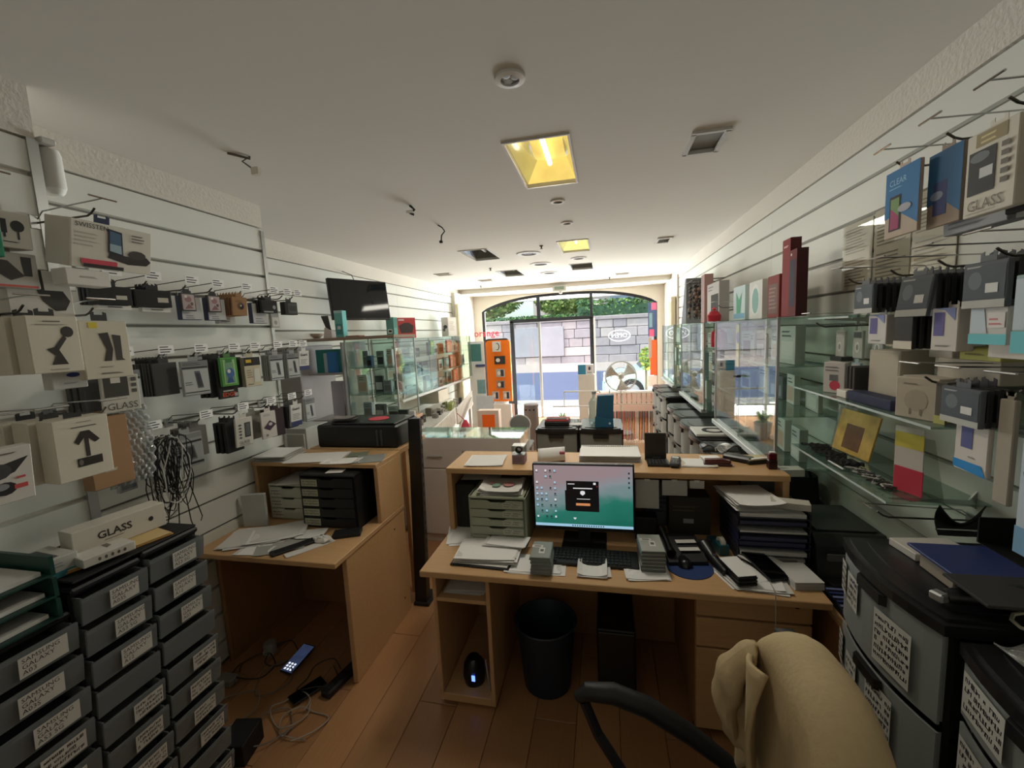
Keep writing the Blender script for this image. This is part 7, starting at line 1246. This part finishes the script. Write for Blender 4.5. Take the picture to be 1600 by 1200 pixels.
# ------------------------------------------------------------------ near right drawer towers
DG = glassmat((170, 174, 174), .8, 'grey_drawer', .25, .85, (148, 152, 150))
black_unit('drawer_tower', 'black and grey drawer tower with handwritten labels at the right front', .75, 1.155, 1.075, 1.5, 1.1, '-x', 4, .25, None, lambda i, rg: [[(.08, .42, .05, .1, 4), (.27, .4, .075, .1, 4), (.7, .12, .12, .15, 6)], [(.07, .45, .05, .1, 4), (.3, .2, .07, .14, 5), (.62, .2, .1, .16, 6)], [(.4, .4, .09, .1, 2)], [(.4, .4, .09, .1, 2)]][i], seed=60, dcol=DG)
black_unit('drawer_tower', 'black and grey drawer tower nearest the camera on the right', .77, 1.155, .62, 1.06, 1.075, '-x', 6, .155, None, lambda i, rg: [(.22, .2, .13, .095, 4)], seed=61, dcol=DG)
ZN = 1.1045
boxthing('white_flat_box', 'white flat carton on the right front drawer tower', 'box', (.92, 1.4, ZN), (.16, .1, .022), (196, 190, 180), rz=.1)
t = thing('blue_binder', 'dark blue folder resting across boxes on the right front drawer tower', 'folder', (.95, 1.24, ZN)); MB().cbox(.82, 1.12, 1.16, 1.34, ZN+.05, ZN+.058, .002).build('cover', mat((40, 52, 104), .5, noise=.2, scale=5), t); MB().cbox(.84, 1.1, 1.2, 1.32, ZN, ZN+.05, .003).build('box_below', mat((150, 138, 122), .6), t); MB().cbox(.8, 1.12, 1.05, 1.18, ZN+.052, ZN+.06, .002).build('dark_cloth', mat((50, 48, 46), .8), t)
t = thing('open_black_box', 'open black tray box at the wall on the right front drawer tower', 'box', (1.05, 1.3, ZN)); 
for b in ((1.0, 1.15, 1.36, 1.365, 0, .07), (1.0, 1.15, 1.12, 1.125, 0, .05), (1.145, 1.15, 1.12, 1.365, 0, .11), (1.125, 1.13, 1.12, 1.365, .0, .09)): MB().box(*b[:4], ZN+.06+b[4], ZN+.06+b[5]).build('side', mat((18, 18, 18), .5), t)
MB().box(1.0, 1.15, 1.12, 1.365, ZN+.058, ZN+.06).build('bottom', mat((16, 16, 16), .5), t)
t = thing('hair_clipper', 'black gadget with a white cord on the right front drawer tower', 'gadget', (.86, 1.12, ZN), rz=.4); MB().tube([(-.06, .05, .02), (0, .02, .03), (.08, -.02, .034)], [.016, .026, .03], 10).build('body', mat((20, 20, 21), .35), t, local=True, smooth=True); MB().tube([(.05*math.cos(k*.6)+.04, .04*math.sin(k*.6)-.06, .005) for k in range(9)], .004, 5).build('cord', mat((206, 200, 170), .5), t, local=True, smooth=True); MB().cbox(-.085, -.06, .04, .07, .008, .03, .004).build('blade', ALU, t, local=True)
t = thing('black_bracket', 'black folded plastic bracket at the wall by the right front tower', 'bracket', (1.1, 1.52, 1.115)); solid(MB().grid(lambda u, v: Vector((1.02+.12*u, 1.53+.02*math.sin(v*3), 1.1+.1*v*(1-.6*math.sin(u*3.14)))), 8, 6).build('shell', mat((16, 16, 17), .5), t), .004); MB().tube([(1.02, 1.54, 1.115), (XR, 1.54, 1.115)], .004, 6).build('pin', CHROME, t)
hook(XR, 1.62, 1.115, -1, .27, 'T', 'empty wire hook with cross bar above the right front drawer tower', 'hooks low on the right wall')
t = thing('bubble_pouch', 'clear crinkled pouch on the nearest right drawer tower', 'pouch', (.9, .93, 1.0805)); solid(MB().grid(lambda u, v: Vector(((u-.5)*.2, (v-.5)*.2, .012+.01*math.sin(u*13)*math.sin(v*11))), 16, 16).build('film', glassmat((230, 232, 230), 2.2, 'pouch_film', .1, .3, (190, 190, 184)), t, local=True, smooth=True), .003); MB().box(-.08, .04, .02, .09, .003, .006).build('white_strip', PAPER[0], t, local=True)
# ------------------------------------------------------------------ office chair with jacket
fd = Vector((-1, 0, 0)); rt = Vector((0, 1, 0))         # facing, right hand
bc = Vector((.42, .95, 0)); CB = mat((20, 21, 22), .55, name='chair_black')
t = thing('office_chair', 'black office chair turned to the left in front of the desk', 'chair', (bc.x+fd.x*.24, bc.y+fd.y*.24, 0))
def L(f, r_, z): return bc+fd*f+rt*r_+Vector((0, 0, z))
solid(MB().grid(lambda u, v: L(-.02+.03*(2*u-1)**2-.06*(v-.4), (u-.5)*.42, .55+.44*v), 10, 8).build('backrest', CB, t, smooth=True), .05)
solid(MB().grid(lambda u, v: L(.05+.42*v, (u-.5)*(.46-.06*v), .44-.02*(2*u-1)**4-.03*max(0, v-.8)), 10, 8).build('seat', CB, t, smooth=True), .07)
MB().tube([L(-.03, 0, .7), L(-.05, 0, .5), L(.0, 0, .4), L(.2, 0, .37)], .022, 8).build('back_bar', CB, t)
for s_ in (-1, 1):
    MB().tube([L(.53, s_*.25, .665), L(.5, s_*.25, .69), L(.42, s_*.255, .69), L(.32, s_*.26, .655), L(.2, s_*.255, .59), L(.1, s_*.24, .53), L(.04, s_*.2, .47)], [.016, .026, .03, .03, .028, .024, .02], 10).build('arm_pad', CB, t, smooth=True)
    MB().tube([L(.51, s_*.25, .66), L(.47, s_*.25, .55), L(.36, s_*.22, .4)], .017, 8).build('arm_post', CB, t)
ctr = L(.24, 0, 0); MB().tube([ctr+Vector((0, 0, .1)), ctr+Vector((0, 0, .4))], .025, 12).build('gas_lift', CB, t)
for k in range(5):
    a_ = k*1.2566+.3; e = ctr+Vector((math.cos(a_)*.28, math.sin(a_)*.28, .07)); q = MB().tube([ctr+Vector((0, 0, .1)), e], [.03, .018], 8).build('foot_spoke', CB, t); MB().lathe([(0, -.02), (.03, -.02), (.03, .02), (0, .02)], (e.x, e.y, .03), 12, 'x').build('castor', CB, q)
JK = mat((186, 164, 124), .9, name='beige_fleece', noise=.08, scale=70, bump=.3)
t = thing('jacket', 'beige fleece jacket draped over the back of the office chair', 'jacket', (bc.x, bc.y, .5))
def jack(u, v):
    # v: 0 front hem -> .44 top -> 1 rear hem
    s_ = (u-.5)*2; w = .235; top = 1.045-.16*abs(s_)**3.2
    if v < .36: k = 1-v/.36; f, z = .06+.015*k, top-.04-.34*k
    elif v < .52: a_ = (v-.36)/.16*math.pi; f, z = .06*math.cos(a_)-.004, top-.04+.05*math.sin(a_)
    else: k = (v-.52)/.48; f, z = -.066-.05*k-.02*math.sin(k*3), top-.04-.5*k
    fold = .006*math.sin(u*13+v*5)*min(1, abs(v-.44)*3)
    return L(f+fold*(1 if v < .44 else -1)-.02+.02*s_*s_, s_*w*(1+.08*max(0, v-.5)), z)
solid(MB().grid(jack, 40, 48).build('body', JK, t, smooth=True), .012)
def sleeve(u, v):
    a_ = u*6.2832; c = L(.07+.05*math.sin(v*2.8), .125+.075*math.sin(v*2.0), 1.0-.36*v); r_ = .042*(math.sin(math.pi*min(1, max(0, v)))**.4)*(1+.1*math.sin(v*19+math.cos(a_)*2)+.06*math.sin(a_*3+v*7)); return c+fd*(r_*.75*math.cos(a_))+rt*(r_*1.5*math.sin(a_))
MB().grid(sleeve, 16, 26).build('sleeve', JK, t, smooth=True)
def flap(u, v): return L(.078+.02*math.sin(u*5+v*3)+.02*v, .02+.16*u+.03*v, 1.0-.3*v-.03*u)
solid(MB().grid(flap, 12, 14).build('lapel', JK, t, smooth=True), .012)
# ------------------------------------------------------------------ ceiling
YEL = mat((228, 202, 112), .35, name='lit_reflector', noise=.25, scale=9, emit=.65)
YEL2 = mat((236, 224, 150), .35, name='lit_reflector_far', noise=.2, scale=9, emit=.7)
MIRR = mat((196, 206, 220), .15, .9, name='mirror_reflector', noise=.1, scale=4)
DKR = mat((120, 118, 110), .35, .6, name='unlit_reflector', noise=.2, scale=6)
FRM = mat((206, 204, 200), .4, name='fitting_frame')
def downlight(label, h, lit, m):
    x0, x1, y0, y1 = h; t = thing('ceiling_light', label, 'ceiling light', ((x0+x1)/2, (y0+y1)/2, ZC), group='recessed rectangular ceiling lights')
    w = .012; mb = MB()
    for b in ((x0-w, x1+w, y0-w, y0), (x0-w, x1+w, y1, y1+w), (x0-w, x0, y0, y1), (x1, x1+w, y0, y1)): mb.box(*b, ZC-.006, ZC+.001)
    mb.build('frame', FRM, t); zt = ZC+.14; mb = MB()
    solid(MB().quad((x0, y0, ZC+.02), (x0+.07, y0+.04, zt), (x0+.07, y1-.04, zt), (x0, y1, ZC+.02)).build('side_reflector', MIRR, t), .003); solid(MB().quad((x1, y0, ZC+.02), (x1-.05, y0+.04, zt), (x1-.05, y1-.04, zt), (x1, y1, ZC+.02)).build('side_reflector', MIRR, t), .003)
    mb = MB(); mb.grid(lambda u, v: Vector((x0+.07+(x1-x0-.12)*u, y0+.04+(y1-y0-.08)*v, zt-.05*abs(math.sin(v*6.2832))*(.5+.5*math.sin(u*3.14)))), 8, 24); mb.build('lamp_reflector', m, t, smooth=True)
    for ya, yb in ((y0, y0+.04), (y1, y1-.04)): MB().quad((x0, ya, ZC+.02), (x1, ya, ZC+.02), (x1-.05, yb, zt), (x0+.07, yb, zt)).build('end_reflector', m, t)
    MB().tube([((x0+x1)/2+.01, y0+.15, ZC+.07), ((x0+x1)/2+.01, y1-.15, ZC+.07)], .014, 10).build('lamp_tube', mat((255, 240, 190), .3, noise=0, emit=2.2, name='lit_tube') if lit else mat((206, 206, 200), .3, noise=0, name='dead_tube'), t)
    MB().box(x0-.03, x1+.03, y0-.03, y1+.03, ZC+.15, ZC+.16).build('housing', ALU, t)
    if lit: area('lamp_light', ((x0+x1)/2, (y0+y1)/2, ZC-.002), (0, 0, -1), x1-x0-.04, y1-y0-.04, LAMP_W[lit-1], (1, .94, .82)).parent = None
for h, lit, m, lab in zip(HOLES[:5], (1, 2, 0, 0, 0), (YEL, YEL2, DKR, DKR, DKR), ('large glowing yellow ceiling light nearest the camera', 'glowing yellow ceiling light in the middle of the ceiling', 'unlit ceiling light left of the middle glowing one', 'unlit ceiling light far left near the window', 'unlit ceiling light far right near the window')): downlight('recessed '+lab, h, lit, m)
for h, lab in zip(HOLES[5:], ('small square frosted ceiling light above the right side, nearer', 'small square frosted ceiling light above the right side, farther')):
    x0, x1, y0, y1 = h; t = thing('square_spot', lab, 'ceiling light', ((x0+x1)/2, (y0+y1)/2, ZC)); mb = MB()
    for b in ((x0-.012, x1+.012, y0-.012, y0+.01), (x0-.012, x1+.012, y1-.01, y1+.012), (x0-.012, x0+.01, y0, y1), (x1-.01, x1+.012, y0, y1)): mb.box(*b, ZC-.012, ZC+.001)
    mb.build('frame', FRM, t); MB().box(x0, x1, y0, y1, ZC+.012, ZC+.018).build('frosted_pane', mat((150, 152, 150), .5, name='frosted'), t); MB().box(x0-.01, x1+.01, y0-.01, y1+.01, ZC+.02, ZC+.04).build('housing', ALU, t)
def disc(lab, x, y, r_, leds=0, name='round_spot'):
    t = thing(name, lab, 'ceiling light', (x, y, ZC)); MB().lathe([(r_, 0), (r_*.98, -.008), (r_*.62, -.011), (r_*.6, -.004)], (x, y, ZC), 28, caps=False).build('rim', mat((216, 214, 208), .35), t, smooth=True); MB().lathe([(0, -.003), (r_*.62, -.003), (r_*.62, -.002), (0, -.002)], (x, y, ZC), 24).build('lens', mat((150, 156, 166), .15, .5) if leds else mat((70, 66, 60), .4), t)
    for k in range(leds): MB().lathe([(0, -.009), (.012, -.006), (.016, -.003)], (x+.02*math.cos(k*2.094), y+.02*math.sin(k*2.094), ZC), 12).build('led', mat((226, 232, 240), .1), t, smooth=True)
disc('round white spot light with three lenses nearest the camera', -.31, 1.59, .055, 3); disc('small round spot just past the large glowing light', -.3, 3.08, .05); disc('second small round spot past the large glowing light', -.29, 3.7, .05)
disc('wide round ceiling light left of the middle glowing light', -.83, 4.9, .14, 1); disc('wide round ceiling light farther along the middle', -.81, 5.69, .14); disc('wide round ceiling light next to the window soffit', -.81, 6.59, .14); disc('round ceiling light right of the far middle', -.3, 5.5, .1)
for i, (x, y) in enumerate([(-1.9, 6.9), (.3, 7.4), (-2.25, 5.9)]):
    t = thing('air_grille', 'flat pale ceiling grille near the window, %s' % ['left', 'right', 'by the left cabinet'][i], 'grille', (x, y, ZC), group='flat ceiling grilles'); MB().cbox(x-.12, x+.12, y-.1, y+.1, ZC-.008, ZC-.0005, .003).build('plate', mat((190, 180, 168), .5), t)
    for k in range(5): MB().box(x-.1, x+.1, y-.08+k*.036, y-.065+k*.036, ZC-.011, ZC-.0081).build('louvre', mat((170, 160, 148), .5), t)
t = thing('wire_connector', 'white wire connector hanging from the ceiling over the left desk', 'connector', (-1.64, 1.83, ZC)); MB().tube([(-1.64, 1.83, ZC), (-1.66, 1.8, ZC-.03), (-1.63, 1.83, ZC-.06)], .004, 6).build('wire', mat((90, 84, 78), .5), t, smooth=True); MB().cbox(-1.64, -1.6, 1.82, 1.85, ZC-.085, ZC-.05, .004).build('block', mat((206, 196, 180), .5), t); MB().tube([(-1.7, 1.76, ZC-.003), (-1.64, 1.83, ZC-.01)], .006, 6).build('clip', mat((110, 100, 90), .5), t)
t = thing('wire_stub', 'black curled wire stub on the ceiling', 'wire', (-1.28, 2.8, ZC)); MB().tube([(-1.28, 2.8, ZC), (-1.25, 2.8, ZC-.03), (-1.29, 2.81, ZC-.05), (-1.26, 2.8, ZC-.06)], .009, 8).build('wire', BLACK, t, smooth=True); MB().cbox(-1.31, -1.26, 2.79, 2.82, ZC-.05, ZC-.03, .003).build('clip', WHITE, t)
t = thing('wire_stub', 'thin black hook shaped wire on the ceiling', 'wire', (-1.28, 3.36, ZC)); MB().tube([(-1.3, 3.34, ZC), (-1.27, 3.36, ZC-.02), (-1.25, 3.36, ZC-.05), (-1.28, 3.36, ZC-.08), (-1.285, 3.36, ZC-.12)], .005, 6).build('wire', BLACK, t, smooth=True); MB().cbox(-1.3, -1.275, 3.35, 3.37, ZC-.14, ZC-.12, .003).build('plug', BLACK, t)
for i, (x, y) in enumerate([(-.63, 4.54), (-1.5, 5.7), (-2.2, 7.6), (.1, 7.75)]):
    t = thing('sprinkler', 'small dark ceiling nozzle, %s' % ['beside the middle glowing light', 'between the left ceiling lights', 'far left near the soffit', 'far right near the soffit'][i], 'nozzle', (x, y, ZC)); MB().lathe([(.02, 0), (.02, -.006), (.008, -.01), (.008, -.03), (0, -.03)], (x, y, ZC), 12).build('stem', mat((70, 66, 62), .4, .4), t); MB().lathe([(0, -.031), (.016, -.031), (.016, -.034), (0, -.034)], (x, y, ZC), 12).build('plate', mat((90, 86, 80), .4, .4), t)
e = P(874, 445, y=8.04); t = thing('exit_light', 'white emergency exit light box under the window soffit', 'exit light', (e.x, 8.0, 2.55)); MB().cbox(e.x-.13, e.x+.13, 7.99, 8.045, 2.545, 2.66, .006).build('case', mat((206, 206, 200), .4), t); MB().box(e.x-.09, e.x+.09, 7.986, 7.9895, 2.575, 2.635).build('sign', mat((130, 150, 130), .4, noise=.3, scale=50), t); MB().lathe([(0, 0), (.035, 0), (.03, -.04), (0, -.05)], (e.x+.02, 8.02, 2.545), 12).build('sensor', WHITE, t)
